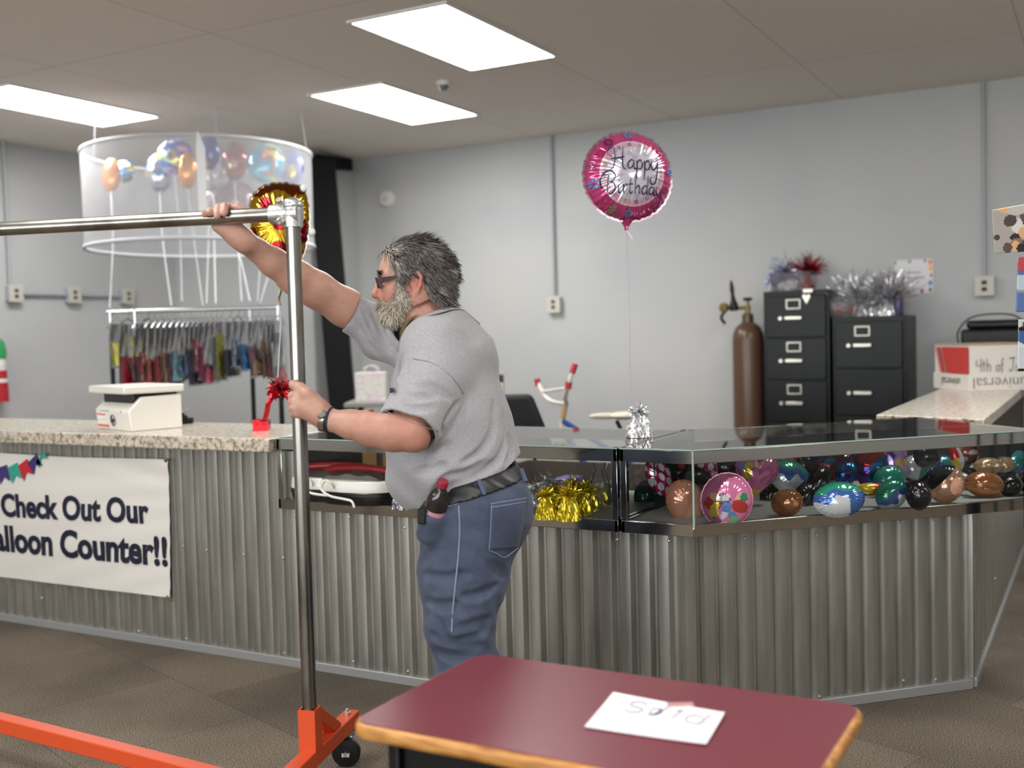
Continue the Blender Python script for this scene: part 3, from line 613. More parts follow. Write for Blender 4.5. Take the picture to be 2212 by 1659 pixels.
# on the short cabinet
p = YP(1828, 682, 7.6); p[2] = CH2
t = thing('plastic_bin', 'clear plastic bin on the short filing cabinet', 'bin', p); b = MB(); tub(b, p, .085, .1, .13, 1.1); b.build('bin_wall', m_clear, t)
t = thing('foil_scraps', 'heap of salmon red foil scraps in the clear bin', 'foil', p + np.array([0, 0, .003])); b = MB()
for _ in range(70): b.pen(R.choice(['#b8523f', '#c96650', '#a03a30'])); q = p + np.array([R.uniform(-.07, .07), R.uniform(-.08, .08), .012 + R.uniform(0, .05)]); b.beam(q, q + np.array([R.uniform(-.04, .04), R.uniform(-.04, .04), R.uniform(-.01, .03)]), .022, .004)
tag(b.build('scraps', m_matte, t), kind='stuff')
for px, lab in ((1858, 'silver foil spray nearest the clear bin on the short cabinet'), (1893, 'middle silver foil spray on the short cabinet'), (1923, 'silver foil spray at the right end of the short cabinet')):
    p = YP(px, 684, 7.58 + (.04 if px == 1893 else 0)); p[2] = CH2
    weight(lab, p, 1.3, SILV, 'silver sprays on the cabinet', hh=.07, n=300, droop=-.06, tall=3.2 if px != 1893 else 2.5, name='foil_spray', cat='foil spray', up=.86 if px != 1893 else .8, lo=.02)
p = YP(1941, 684, 7.56); p[2] = CH2
t = thing('spray_can', 'dark canister beside the silver sprays on the short cabinet', 'can', p); MB().lathe(p, [(.03, 0), (.032, .004), (.032, .11), (.026, .125), (.012, .13)], 20).build('body', mat('purple_can', '#4b3f66', .3), t); MB().lathe(p + np.array([0, 0, .128]), [(.024, 0), (.024, .03), (.02, .034), (.001, .035)], 20).build('cap', m_blackp, t)
# poster taped to the wall
a, c = YP(1929, 563, Y1 - .006), YP(2016, 633, Y1 - .006); PW, PH = c[0] - a[0], a[2] - c[2]
t = thing('wall_poster', 'white balloon-bordered notice taped to the back wall', 'poster', ((a[0] + c[0]) / 2, Y1, c[2])); b = MB()
b.box((a[0], Y1 - .004, c[2]), (c[0], Y1 - .001, a[2])); b.build('sheet', mat('poster_paper', '#e6e3e6', .6), t)
b = MB(); T = frame((a[0], Y1 - .0045, c[2]), (1, 0, 0), (0, 0, 1)); b.T = T
for u, v, r, col in ((.04, .62, .07, '#c23a6a'), (.05, .45, .05, '#d0648c'), (.07, .12, .09, '#4f8fc0'), (.28, .06, .07, '#d9b21e'), (.40, .05, .08, '#e0c23a'), (.72, .07, .08, '#b03a8a'), (.93, .1, .08, '#3f8a3c'), (.93, .3, .09, '#3a7fb8'), (.95, .52, .06, '#b04a2c'), (.94, .72, .09, '#e2aa22'), (.93, .9, .09, '#d97a22'), (.80, .95, .05, '#3a4f9a'), (.42, .95, .06, '#4a9a58'), (.05, .93, .06, '#3a6fa8')):
    b.pen(col); n_ = 14; b.add([(max(0, min(PW, PW * u + PW * r * .62 * math.cos(2 * PI * i / n_))), max(0, min(PH, PH * v + PW * r * .8 * math.sin(2 * PI * i / n_))), 0) for i in range(n_)], [tuple(range(n_))])
b.pen('#7f86a0')
for row, (u0, u1, v, hh) in enumerate(((.34, .68, .62, .05), (.26, .76, .47, .06), (.42, .60, .33, .035))):
    u = u0
    while u < u1: wd_ = R.uniform(.03, .055); b.add([(PW * u, PH * (v - hh / 2), 0), (PW * (u + wd_), PH * (v - hh / 2), 0), (PW * (u + wd_), PH * (v + hh * R.uniform(.3, .6)), 0), (PW * u, PH * (v + hh / 2), 0)], [(0, 1, 2, 3)]); u += wd_ + .012
b.build('printed_border', m_gloss, t)
# black machine on a stand behind the carton
p0 = YP(2150, 735, 7.58)
t = thing('desk_printer', 'black office machine behind the carton at the right', 'printer', (p0[0], p0[1], p0[2] - .06)); T = frame(p0, (1, 0, 0), (0, 1, 0))
b = MB(); b.T = T; b.box((-.19, -.16, -.06), (.22, .16, .075)); b.build('body', m_blackp, t, bevel=.02)
b = MB(); b.T = T; b.prism([(-.16, -.14), (.2, -.14), (.17, .14), (-.13, .14)], .075, .13); b.build('lid', m_blackp, t, bevel=.02)
b = MB(); b.T = T; b.box((-.12, -.165, -.02), (.18, -.158, .005)); b.build('output_slot', mat('slot_black', '#040405', .6), t)
b = MB(); b.T = T
b.tube(spline([(-.2, -.1, -.05), (-.21, -.1, .06), (-.12, -.06, .155), (.1, -.06, .16), (.2, -.1, .08)]), .005, 8); b.build('carry_strap', m_blackp, t)
t = thing('side_table', 'dark side table under the black office machine', 'table', (p0[0], p0[1], 0)); T = frame((p0[0], p0[1], 0), (1, 0, 0), (0, 1, 0))
b = MB(); b.T = T; b.box((-.28, -.22, p0[2] - .085), (.3, .22, p0[2] - .061)); b.build('tabletop', m_core, t)
for i in (-.25, .27):
    for j in (-.19, .19): b = MB(); b.T = T; b.box((i - .02, j - .02, 0), (i + .02, j + .02, p0[2] - .085)); b.build('leg', m_core, t)

# ---------------------------------------------------------------- carton on the right-hand counter
k0, k1, k2 = [Z(*q, CT) for q in ((2018, 838), (2094, 846), (2300, 838))]
ex_ = (k1 - k0); LW = np.linalg.norm(ex_); ex_ /= LW; ey_ = np.array([-ex_[1], ex_[0], 0]); hC = float(V(2094, 745, (k1 - CC) @ CF)[2] - CT)
t = thing('carton', 'white carton with red stripes upside down on the right-hand counter', 'box', k0); T = frame(k0, ex_, ey_); FD = .40
m_card = mat('white_card', '#d9d3cb', .65); m_cred = mat('red_print', '#c23a34', .6); m_ink = mat('grey_ink', '#6f6a68', .7)
b = MB(); b.T = T; b.box((.004, .004, 0), (LW - .004, FD - .004, hC - .004)); b.build('box', m_card, t, bevel=.003)
b = MB(); b.T = T
b.box((-.003, -.003, 0), (LW + .003, FD + .003, hC * .36)); b.build('lid', m_card, t, bevel=.003)
b = MB(); b.T = T; b.box((0, 0, hC - .002), (LW, FD, hC + .004)); b.build('top_flap', mat('kraft_card', '#b9a284', .8), t)
b = MB(); b.T = T @ frame((0, -.0045, 0), (1, 0, 0), (0, 0, 1)); y0, y1 = hC * .37, hC * .95; sk = -.42
def par(xa_, xb_): b.add([(xa_ + (y1 - y0) * -sk, y0, 0), (min(LW, xb_ + (y1 - y0) * -sk), y0, 0), (xb_, y1, 0), (xa_, y1, 0)], [(0, 1, 2, 3)])
par(.03, .042); par(.052, .085); b.add([(.105 - (y1 - y0) * sk, y0, 0), (LW - .001, y0, 0), (LW - .001, y1, 0), (.105, y1, 0)], [(0, 1, 2, 3)]); b.build('red_stripes', m_cred, t)
ff = T @ frame((LW + .0045, 0, 0), (0, 1, 0), (0, 0, 1))
text_mesh('universal', hC * .34, 'printed_name', m_ink, t, ff @ Matrix.Translation((.33, hC * .285, .0)) @ Matrix.Rotation(PI, 4, 'Z'), bold=-.001)
text_mesh('universal', hC * .26, 'printed_name', m_ink, t, T @ frame((0, -.0045, 0), (1, 0, 0), (0, 0, 1)) @ Matrix.Translation((LW * .78, hC * .27, 0)) @ Matrix.Rotation(PI, 4, 'Z'))
b = MB(); fn = lambda u, v: ff @ Vector((.04 + u * .055, hC * (.42 + v * .28), .001))
for word in ([[(0, .9), (0, .5), (.45, .5)], [(.45, 1), (.45, .0)], [(.75, .9), (.75, 0)], [(.6, .6), (.95, .6)], [(1.1, 1), (1.1, 0)], [(1.1, .4), (1.3, .55), (1.42, .35), (1.42, 0)]], [[(2.3, .5), (2.1, .45), (2.05, .2), (2.2, .0), (2.4, .2), (2.3, .5)], [(2.85, .95), (2.65, .9), (2.65, -.1)], [(2.5, .5), (2.85, .5)]], [[(3.5, .95), (3.8, 1), (3.75, .2), (3.5, .0), (3.4, .2)], [(3.4, 1), (4.1, 1.02)], [(4.1, .5), (4.1, .1), (4.35, .05), (4.4, .5), (4.4, .02)], [(4.65, 1), (4.6, 0)]]):
    b = MB()
    for st in word: stroke(b, st, fn, .002)
    b.build('handwritten_word', m_ink, t)

# ---------------------------------------------------------------- work bench, bike and clutter behind the showcases
m_grey = mat('grey_laminate', '#8a8a86', .5)
bx = thing('work_bench', 'grey work bench against the back behind the man', 'bench', (-3.75, 6.2, 0)); bz = .885
A = V(742, 868, 7.0); Bp = V(1092, 862, 7.0); uu = (Bp - A); uu[2] = 0; LB = np.linalg.norm(uu); T = frame((A[0], A[1], 0), uu, np.cross([0, 0, 1], uu))
b = MB(); b.T = T; b.box((0, 0, bz - .03), (LB, .55, bz)); b.build('benchtop', m_grey, bx, bevel=.004)
for i in (.04, LB - .04):
    for j in (.04, .51): b = MB(); b.T = T; b.box((i - .02, j - .02, 0), (i + .02, j + .02, bz - .03)); b.build('leg', m_blackp, bx)
b = MB(); b.T = T; b.box((.05, .02, .30), (LB - .05, .53, .32)); b.build('shelf', m_grey, bx)
def tbox(name, label, cat, lo, hi, T, m, bevel=.003, part='body'):
    c = T @ Vector(((lo[0] + hi[0]) / 2, (lo[1] + hi[1]) / 2, lo[2])); t = thing(name, label, cat, c); b = MB(); b.T = T; b.box(lo, hi); b.build(part, m, t, bevel=bevel); return t
m_gift = mat('floral_paper', '#cfd0c6', .6); mottle(m_gift, ['#c3c8b0', '#d8d4d2', '#cdb8c0', '#d6d9d0'], 14, 3, (.35, .48, .56, .68))
t = tbox('gift_bag', 'pale floral gift bag standing on the work bench', 'bag', (.06, .12, bz), (.26, .24, bz + .19), T, m_gift)
for y in (.12, .24): b = MB(); b.T = T; b.tube(spline([(.11, y, bz + .18), (.12, y, bz + .22), (.16, y, bz + .235), (.2, y, bz + .22), (.21, y, bz + .18)]), .003, 6); b.build('handle', m_gift, t)
for x0_, x1_, hh, c_, lab in ((LB - .075, LB - .045, .135, '#a9c2d8', 'pale blue bottle-sized box on the bench end by the man'), (LB - .038, LB - .012, .10, '#c9b39c', 'beige carton on the bench end next to the navy one'), (LB - .006, LB + .0, .09, '#27306a', '')):
    if lab: tbox('small_box', lab, 'box', (x0_, .1, bz), (x1_, .16, bz + hh), T, mat('box_' + c_[1:], c_, .5))
tbox('small_box', 'small navy blue box at the end of the bench', 'box', (LB - .008, .2, bz), (LB + .0, .26, bz + .0), T, m_blackp) if 0 else None
tbox('small_box', 'dark purple box lying behind the pale blue one on the bench', 'box', (LB - .12, .2, bz), (LB - .01, .32, bz + .15), T, mat('dark_purple_card', '#3d3245', .5))
p = V(1112, 845, 7.05)
# black office chair behind the showcase
p = V(1120, 915, 6.1); ch = thing('office_chair', 'black office chair seen behind the straight showcase', 'chair', (p[0], p[1], 0)); T2 = frame((p[0], p[1], 0), (CR[0], CR[1], 0), (CF[0], CF[1], 0))
b = MB(); b.T = T2; b.prism([(-.17, -.04), (.08, -.04), (.08, .02), (-.17, .02)],   .62, .965); b.v = [v + T2.to_3x3() @ Vector((.13 if v.z < .8 else 0, 0, 0)) for v in b.v]; b.build('backrest', mat('black_mesh_fabric', '#0b0b0d', .7), ch, bevel=.03)
b = MB(); b.T = T2; b.box((-.2, -.24, .42), (.26, .22, .50)); b.build('seat', mat('black_mesh_fabric', '#0b0b0d', .7), ch, bevel=.03)
b = MB(); b.T = T2; b.tube([(.03, 0, .08), (.03, 0, .42)], .03, 12); b.build('gas_lift', m_blackp, ch)
b = MB(); b.T = T2
for k in range(5): a = 2 * PI * k / 5; b.beam((.03, 0, .09), (.03 + .28 * math.cos(a), .28 * math.sin(a), .07), .04, .03); b.ball((.03 + .28 * math.cos(a), .28 * math.sin(a), .032), (.028, .028, .03), 10, 6)
b.build('star_base', m_blackp, ch)
b = MB(); b.T = T2; b.beam((.13, .03, .45), (.04, .03, .75), .06, .02); b.build('back_bar', m_blackp, ch)
# navy box hanging on as bench stock, placed on a pedestal printer stand
# child's bicycle
m_bw = mat('white_bike_paint', '#dcd9d0', .35); m_bb = mat('blue_bike_paint', '#2156a8', .3); m_br = mat('red_grip', '#b5303a', .5); m_seat = mat('cream_saddle', '#d8d2c2', .5)
D = 6.6; bk = thing('bicycle', 'white and blue child bicycle standing behind the showcase', 'bicycle', (V(1270, 900, D)[0], V(1270, 900, D)[1], 0))
vp = lambda x, y, d=D: V(x, y, d)
b = MB(); st = vp(1222, 872)
b.tube(spline([vp(1239, 796, D - .18), vp(1228, 830, D - .16), vp(1221, 858, D - .08), st, vp(1190, 866, D + .05), vp(1174, 850, D + .15), vp(1162, 826, D + .2)]), .0135, 10); b.tube([vp(1228, 838, D - .14), vp(1172, 846, D + .15)], .009, 8); b.build('handlebar', m_bw, bk)
b = MB(); b.tube([vp(1243, 786, D - .18), vp(1236, 806, D - .175)], .019, 10); b.build('grip', m_br, bk); b = MB(); b.tube([vp(1160, 818, D + .2), vp(1163, 834, D + .2)], .019, 10); b.build('grip', m_br, bk)
b = MB(); b.tube([vp(1229, 824, D - .16), vp(1227, 840, D - .155)], .02, 10); b.build('brake_lever', m_br, bk)
b = MB(); b.tube([st, vp(1215, 905)], .017, 10); b.build('stem', mat('tan_stem', '#b89a6c', .5), bk)
wr = .2; dirb = np.array([CR[0], CR[1], 0]); fw_c = vp(1200, 1000); fw_c[2] = wr; rw_c = fw_c + dirb * .62
b = MB(); hd = vp(1214, 905)
for o in (-.045, .045): b.tube([hd, fw_c + np.array([CF[0], CF[1], 0]) * o], .011, 8)
b.build('fork', m_bw, bk)
sp = fw_c + dirb * .46; sp = np.array([sp[0], sp[1], .58]); bbp = fw_c + dirb * .36; bbp = np.array([bbp[0], bbp[1], .2])
b = MB(); b.tube([hd - (0, 0, .01), sp - (0, 0, .08)], .017, 10); b.tube([hd - (0, 0, .06), bbp], .019, 10); b.tube([sp, bbp], .015, 10)
for o in (-.05, .05): e_ = rw_c + np.array([CF[0], CF[1], 0]) * o; b.tube([bbp, e_], .01, 8); b.tube([sp - (0, 0, .08), e_], .01, 8)
b.build('frame', m_bb, bk)
sd_ = vp(1332, 898); b = MB(); b.tube([sp, sd_ - (0, 0, .03)], .013, 10); b.build('seat_post', m_blackp, bk)
b = MB(); b.T = frame(sd_, dirb, (CF[0], CF[1], 0)); b.ball((.05, 0, 0), (.10, .07, .025), 18, 10); b.ball((-.07, 0, -.0), (.10, .026, .02), 14, 8); b.build('saddle', m_seat, bk)
for c_, nm in ((fw_c, 'wheel'), (rw_c, 'wheel')):
    b = MB(); axc = np.array([CF[0], CF[1], 0]); R0 = wr - .022
    b.tube([c_ + dirb * R0 * math.cos(a) + np.array([0, 0, R0 * math.sin(a)]) for a in np.linspace(0, 2 * PI, 33)], .022, 8, cap=False); wl = b.build(nm, m_rub, bk)
    b = MB(); b.tube([c_ + dirb * (R0 - .025) * math.cos(a) + np.array([0, 0, (R0 - .025) * math.sin(a)]) for a in np.linspace(0, 2 * PI, 33)], .009, 6, cap=False)
    for k in range(10): a = 2 * PI * k / 10; b.tube([c_, c_ + dirb * (R0 - .02) * math.cos(a) + np.array([0, 0, (R0 - .02) * math.sin(a)])], .0015, 4)
    b.build('rim', m_bw, wl)
# low shelf with packs behind the straight showcase
T3 = frame((-2.75, 4.75, 0), (1, 0, 0), (0, 1, 0))
sh = thing('low_shelf', 'low dark shelf of packed goods behind the straight showcase', 'shelf', (-2.1, 4.95, 0)); b = MB(); b.T = T3
b.box((0, 0, .30), (1.35, .4, .32)); b.box((0, 0, .02), (1.35, .4, .04)); b.build('shelf_board', m_core, sh)
b = MB(); b.T = T3
for x in (0, 1.33): b.box((x, 0, 0), (x + .02, .4, .62))
b.box((.02, .39, .04), (1.33, .4, .62)); b.build('side_panel', m_core, sh)
for k in range(11):
    x = .04 + k * .117; c_ = ['#8d86a8', '#c9c4c4', '#5c4f86', '#a8a3ad', '#4a4650', '#d8d4d2'][k % 6]; hh = .17 + .09 * ((k * 7) % 5) / 5
    m_ = mat('pack_' + c_[1:], c_, .45)
    t = tbox('packet', ['lilac packet', 'off-white packet', 'deep purple packet', 'pale grey packet', 'charcoal packet', 'white packet'][k % 6] + ' standing on the low dark shelf', 'packet', (x, .06, .32), (x + .10, .30, .32 + hh), T3, m_, .006); t['group'] = 'packets on the low shelf'
    b = MB(); b.T = T3; b.box((x + .02, .057, .32 + hh * .3), (x + .08, .0605, .32 + hh * .65)); b.build('label', mat('pack_label', '#e2dfe2', .5), t)
# carton standing on the floor behind the showcase near the man
bx0 = V(783, 990, 5.1); T4 = frame((bx0[0], bx0[1], 0), (CR[0], CR[1], 0), (CF[0], CF[1], 0)); tbox('cardboard_box', 'brown cardboard box behind the straight showcase', 'box', (0, 0, 0), (.16, .22, .775), T4, mat('kraft_box', '#a98350', .8), .004)
# ---------------------------------------------------------------- printer and small things on the left counter
PC = Z(285, 933, CT); T = Matrix.Translation((float(PC[0]), float(PC[1]), CT)) @ Matrix.Rotation(math.radians(-17), 4, 'Z')
t = thing('desktop_printer', 'white all-in-one printer on the laminate counter', 'printer', (PC[0], PC[1], CT)); PWd, PDp = .345, .24; m_pr = mat('printer_white', '#e6e2d9', .4)
b = MB(); b.T = T; b.v and 0
pf = [(-.0, 0), (-.012, .09), (.028, .128), (.05, .15), (PDp, .155), (PDp, 0)]
b.add([(-PWd, y, z) for y, z in pf] + [(0, y, z) for y, z in pf], [(0, 1, 2, 3, 4, 5), (11, 10, 9, 8, 7, 6)] + [(i, 6 + i, 6 + (i + 1) % 6, (i + 1) % 6) for i in range(6)]); b.f = [f[::-1] for f in b.f]; b.build('body', m_pr, t, bevel=.006)
b = MB(); b.T = T; b.box((-PWd - .012, -.035, .165), (.012, PDp + .01, .20)); b.build('scanner_lid', m_pr, t, bevel=.008)
b = MB(); b.T = T; b.box((-PWd + .02, .022, .118), (-.02, PDp - .01, .167)); b.build('output_tray', mat('tray_black', '#0a0a0b', .3), t, bevel=.004)
ft = T @ frame((-PWd, -.0008, 0), (1, 0, 0), (0, -.132, 1))
b = MB(); b.T = ft; b.pen('#efe9e2'); b.box((.012, .008, 0), (.125, .078, .0008)); b.pen('#d9694c'); b.box((.012, .066, .0006), (.105, .073, .0016)); b.box((.012, .012, .0006), (.125, .024, .0016)); b.pen('#b9b2ac')
for k in range(4): b.box((.025 + .02 * k, .043, .0006), (.035 + .02 * k, .047, .0016))
b.build('label', m_gloss, t)
b = MB(); b.T = ft; cx, cy = .175, .045; b.pen('#3b3b40')
b.tube([(cx + .024 * math.cos(a), cy + .024 * math.sin(a), .001) for a in np.linspace(0, 2 * PI, 40)], .0018, 6, cap=False)
for st in ([(-.006, .022), (-.016, -.010)], [(-.012, .003), (-.004, .006), (-.003, .001), (-.007, -.010)], [(.004, .008), (-.006, -.024)], [(.002, .006), (.012, .008), (.012, .0), (.006, -.009), (-.001, -.009)]):
    b.tube([(cx + x, cy + y, .001) for x, y in st], .0022, 5)
b.build('logo', m_gloss, t)
b = MB(); b.T = ft; b.pen('#8b8b90'); b.box((.06, .086, 0), (.15, .089, .001)); b.pen('#2b2b2e'); b.box((.268, .082, 0), (.272, .092, .001)); b.build('status_panel', m_gloss, t)
p = Z(390, 915, CT)
t = thing('tape_dispenser', 'small black dispenser on the counter beside the white printer', 'dispenser', p); b = MB(); b.T = frame(p, (CR[0], CR[1], 0), (CF[0], CF[1], 0)); b.prism(rrect(-.06, -.03, .06, .03, .02), 0, .028); b.ball((.0, 0, .03), (.035, .024, .022)); b.build('body', m_blackp, t, bevel=.004)
t = thing('sticky_note', 'yellow-green paper slip on the small black dispenser', 'paper', p + np.array([0, 0, .052])); b = MB(); b.T = frame(p + np.array([-.01, 0, .053]), CR + .35 * CU, CF); b.box((-.045, -.015, 0), (.05, .015, .002)); b.build('slip', mat('yellow_paper', '#d6d69a', .7), t)
# banner on the counter front
by = BY - .026
bn = thing('vinyl_banner', 'white vinyl banner with navy lettering on the corrugated counter', 'banner', (-4.3, by, .2)); c00, c10, c11, c01 = np.array([-5.85, by, .205]), YP(370, 1290, by), YP(366, 992, by), np.array([-5.85, by, .80])
def bfn(u, v):
    p = (c00 * (1 - u) + c10 * u) * (1 - v) + (c01 * (1 - u) + c11 * u) * v
    w = .004 * math.sin(9 * u + 4 * v) + .005 * math.exp(-((u - 1) ** 2 + (v - 1) ** 2) * 30) * math.sin(30 * (u + v)) + .002 * math.sin(40 * u * (1 - v))
    sag = -.012 * math.sin(PI * u * 2.0) ** 2 * (v if v > .5 else 0)
    return (p[0], p[1] - .006 - w * .7, p[2] + sag * .6)
MB().grid(bfn, 90, 30).build('sheet', mat('banner_vinyl', '#d9d4cd', .45), bn)
m_navy = mat('navy_print', '#10142c', .5)
def btext(body, pl, pr, name):
    a, c = YP(*pl, by - .013), YP(*pr, by - .013); L = np.linalg.norm(c - a); o = text_mesh(body, .1, name, m_navy, bn, Matrix(), bold=.0035, extrude=.0004)
    inv = WM[bn.name]; vs = [inv @ v.co for v in o.data.vertices]; w0, w1 = min(v.x for v in vs), max(v.x for v in vs); k = L / (w1 - w0)
    o.data.transform(frame(a, c - a, (0, 0, 1)) @ Matrix.Scale(k, 4) @ Matrix.Translation((-w0, 0, 0)) @ inv)
    for v in o.data.vertices: v.co.y = bfn((v.co.x - c00[0]) / (c10[0] - c00[0]), (v.co.z - c00[2]) / (c01[2] - c00[2]))[1] - .0038 + (v.co.y - a[1]) * .2
    o.data.transform(inv.inverted()); return o
btext('Check Out Our', (3, 1114), (320, 1130), 'lettering'); btext('Balloon Counter!!', (-38, 1185), (360, 1222), 'lettering')
fl = ['#3a2b6b', '#2e9a86', '#b8202e', '#3a2b6b', '#2e9a86']; b = MB(); s0 = [(5, 1012), (28, 1009), (50, 1003), (71, 994), (88, 990)]
for k, (px, py) in enumerate(s0):
    b.pen(fl[k]); a = YP(px, py, by - .012); w_, h_ = .038, .07 * (1 if k < 3 else .8 if k < 4 else .4); tl = math.radians(-14 - 7 * k if k < 4 else -38) * -1
    b = MB(); b.pen(fl[k]); T = frame(a, (math.cos(tl), 0, math.sin(tl)), (-math.sin(tl), 0, math.cos(tl))); b.T = T; b.add([(-w_, .01, 0), (-w_, -h_, 0), (0, -h_ + .028, 0), (w_, -h_, 0), (w_, .01, 0)], [(0, 1, 2), (0, 2, 4), (2, 3, 4)]); b.build('printed_flag', m_gloss, bn)
for k in range(0):
    b.pen(fl[(k + 1) % 3]); x = -4.72 - .085 * k; z = .755 + .035 * ((k - 6) / 6) ** 2 - .02; b.T = None; b.add([(x - .038, by - .0125, z + .01), (x - .038, by - .0125, z - .07), (x, by - .0125, z - .042), (x + .038, by - .0125, z - .07), (x + .038, by - .0125, z + .01)], [(0, 1, 2), (0, 2, 4), (2, 3, 4)])
for p in (YP(366, 994, by), YP(370, 1290, by)):
    q = p + np.array([.012, -.006, .004 if p[2] > .5 else -.012]); b = MB(); b.tube([p + (-.012, -.012, 0), q + (0, -.012, 0), q + (0, .004, 0)], .0025, 6); b.lathe(p + np.array([-.012, -.008, 0]), [(.004, -.004), (.009, -.002), (.009, .002), (.004, .004)], 14, (0, -1, 0)); b.build('grommet_tie', m_brass, bn)
# ---------------------------------------------------------------- the man: one continuous body grown from a distance field, clothes as shells round it
HA = Vector((CR[0], CR[1], 0)).normalized(); HD = Vector((-HA[1], HA[0], 0)); MO = np.array([*V(1000, 1000, 3.15)[:2], 0])
_LA, _LD = np.array(HA), np.array(HD)
def L(px, py, D=3.15):
    q = V(px, py, D) - MO; return np.array([q @ _LA, q @ _LD, q[2]])
def toW(P): P = np.asarray(P); return MO + P[..., 0:1] * _LA + P[..., 1:2] * _LD + P[..., 2:3] * np.array([0, 0, 1.0])
class SDF:
    def __init__(s): s.ops = []
    def cone(s, a, b, ra, rb, k=.02, rat=1.0, op='u'): s.ops.append((op, 'c', np.array(a, float), np.array(b, float), ra, rb, rat, k)); return s
    def chain(s, pts, rs, k=.02, rat=1.0, op='u'):
        for i in range(len(pts) - 1): s.cone(pts[i], pts[i + 1], rs[i], rs[i + 1], k, rat, op)
        return s
    def ell(s, c, r, k=.02, op='u', rot=0.0): s.ops.append((op, 'e', np.array(c, float), np.array(r, float), rot, 0, 0, k)); return s
    def dist(s, o, P):
        if o[1] == 'c':
            a, b, ra, rb, rat = o[2:7]; sc = np.array([1, 1 / rat, 1]); q = (P - a) * sc; v = (b - a) * sc
            h = np.clip((q @ v) / (v @ v + 1e-12), 0, 1); return (np.sqrt(((q - h[..., None] * v) ** 2).sum(-1)) - (ra + (rb - ra) * h)) * (1 if rat >= 1 else rat)
        c, r, t = o[2:5]; q = P - c
        if t: q = np.stack([q[..., 0] * math.cos(t) + q[..., 2] * math.sin(t), q[..., 1], -q[..., 0] * math.sin(t) + q[..., 2] * math.cos(t)], -1)
        k0 = np.sqrt(((q / r) ** 2).sum(-1)); k1 = np.sqrt(((q / r ** 2) ** 2).sum(-1)); return k0 * (k0 - 1) / np.maximum(k1, 1e-6)
    def box(s, o):
        if o[1] == 'c': r = max(o[4], o[5]); e = np.array([r, r * o[6], r]); return np.minimum(o[2], o[3]) - e, np.maximum(o[2], o[3]) + e
        e = o[3] if not o[4] else np.array([max(o[3][0], o[3][2]), o[3][1], max(o[3][0], o[3][2])]); return o[2] - e, o[2] + e
    @staticmethod
    def comb(d, e, op, k):
        if op == 'u': h = np.maximum(k - np.abs(d - e), 0) / k; return np.minimum(d, e) - h * h * k * .25
        e = -e; h = np.maximum(k - np.abs(d - e), 0) / k; return np.maximum(d, e) + h * h * k * .25
    def __call__(s, P):
        P = np.asarray(P, float); d = np.full(P.shape[:-1], .1)
        for o in s.ops: d = s.comb(d, s.dist(o, P), o[0], o[7])
        return d
    def bounds(s, pad=.03):
        B = [s.box(o) for o in s.ops if o[0] == 'u']; return np.min([b[0] for b in B], 0) - pad, np.max([b[1] for b in B], 0) + pad
    def grid(s, lo, hi, h):
        n = np.ceil((hi - lo) / h).astype(int) + 1; ax = [lo[i] + h * np.arange(n[i]) for i in range(3)]; d = np.full(n, .1, np.float32)
        for o in s.ops:
            a, b = s.box(o); m = o[7] + .035 if o[0] == 'u' else o[7] + .01
            i0 = np.clip(np.floor((a - m - lo) / h).astype(int), 0, n); i1 = np.clip(np.ceil((b + m - lo) / h).astype(int) + 1, 0, n)
            if (i1 <= i0).any(): continue
            P = np.stack(np.meshgrid(*[ax[i][i0[i]:i1[i]] for i in range(3)], indexing='ij'), -1)
            sl = tuple(slice(i0[i], i1[i]) for i in range(3)); d[sl] = s.comb(d[sl], s.dist(o, P), o[0], o[7])
        return d, ax
def nets(d, ax, h):
    """naive surface nets: distance grid -> verts, quads."""
    ng = d < 0; n = d.shape; cnt = np.zeros([k - 1 for k in n], np.int8); offs = [(i, j, k) for i in (0, 1) for j in (0, 1) for k in (0, 1)]
    for o in offs: cnt += ng[o[0]:n[0] - 1 + o[0], o[1]:n[1] - 1 + o[1], o[2]:n[2] - 1 + o[2]]
    act = (cnt > 0) & (cnt < 8); I = np.argwhere(act); idx = np.full(act.shape, -1, np.int32); idx[act] = np.arange(len(I))
    val = {o: d[I[:, 0] + o[0], I[:, 1] + o[1], I[:, 2] + o[2]] for o in offs}; acc = np.zeros((len(I), 3)); c = np.zeros(len(I))
    for o in offs:
        for x in range(3):
            if o[x] == 0:
                q = list(o); q[x] = 1; q = tuple(q); va, vb = val[o], val[q]; cr = (va < 0) != (vb < 0); t = np.where(cr, va / np.where(cr, va - vb, 1), 0)
                p = np.zeros((len(I), 3)) + np.array(o); p[:, x] = t; acc[cr] += p[cr]; c += cr
    vs = (I + acc / c[:, None]) * h + np.array([a[0] for a in ax]); F = []
    for x in range(3):
        y, z = (x + 1) % 3, (x + 2) % 3; sl0 = [slice(None)] * 3; sl1 = [slice(None)] * 3; sl0[x] = slice(0, n[x] - 1); sl1[x] = slice(1, n[x])
        a_, b_ = ng[tuple(sl0)], ng[tuple(sl1)]; E = np.argwhere(a_ != b_); E = E[(E[:, y] > 0) & (E[:, z] > 0) & (E[:, y] < n[y] - 1) & (E[:, z] < n[z] - 1)]
        if not len(E): continue
        flip = a_[E[:, 0], E[:, 1], E[:, 2]]; q = []
        for dy, dz in ((1, 1), (0, 1), (0, 0), (1, 0)):
            e = E.copy(); e[:, y] -= dy; e[:, z] -= dz; q.append(idx[e[:, 0], e[:, 1], e[:, 2]])
        q = np.stack(q, 1); q[~flip] = q[~flip][:, ::-1]; F.append(q)
    return vs, np.concatenate(F)
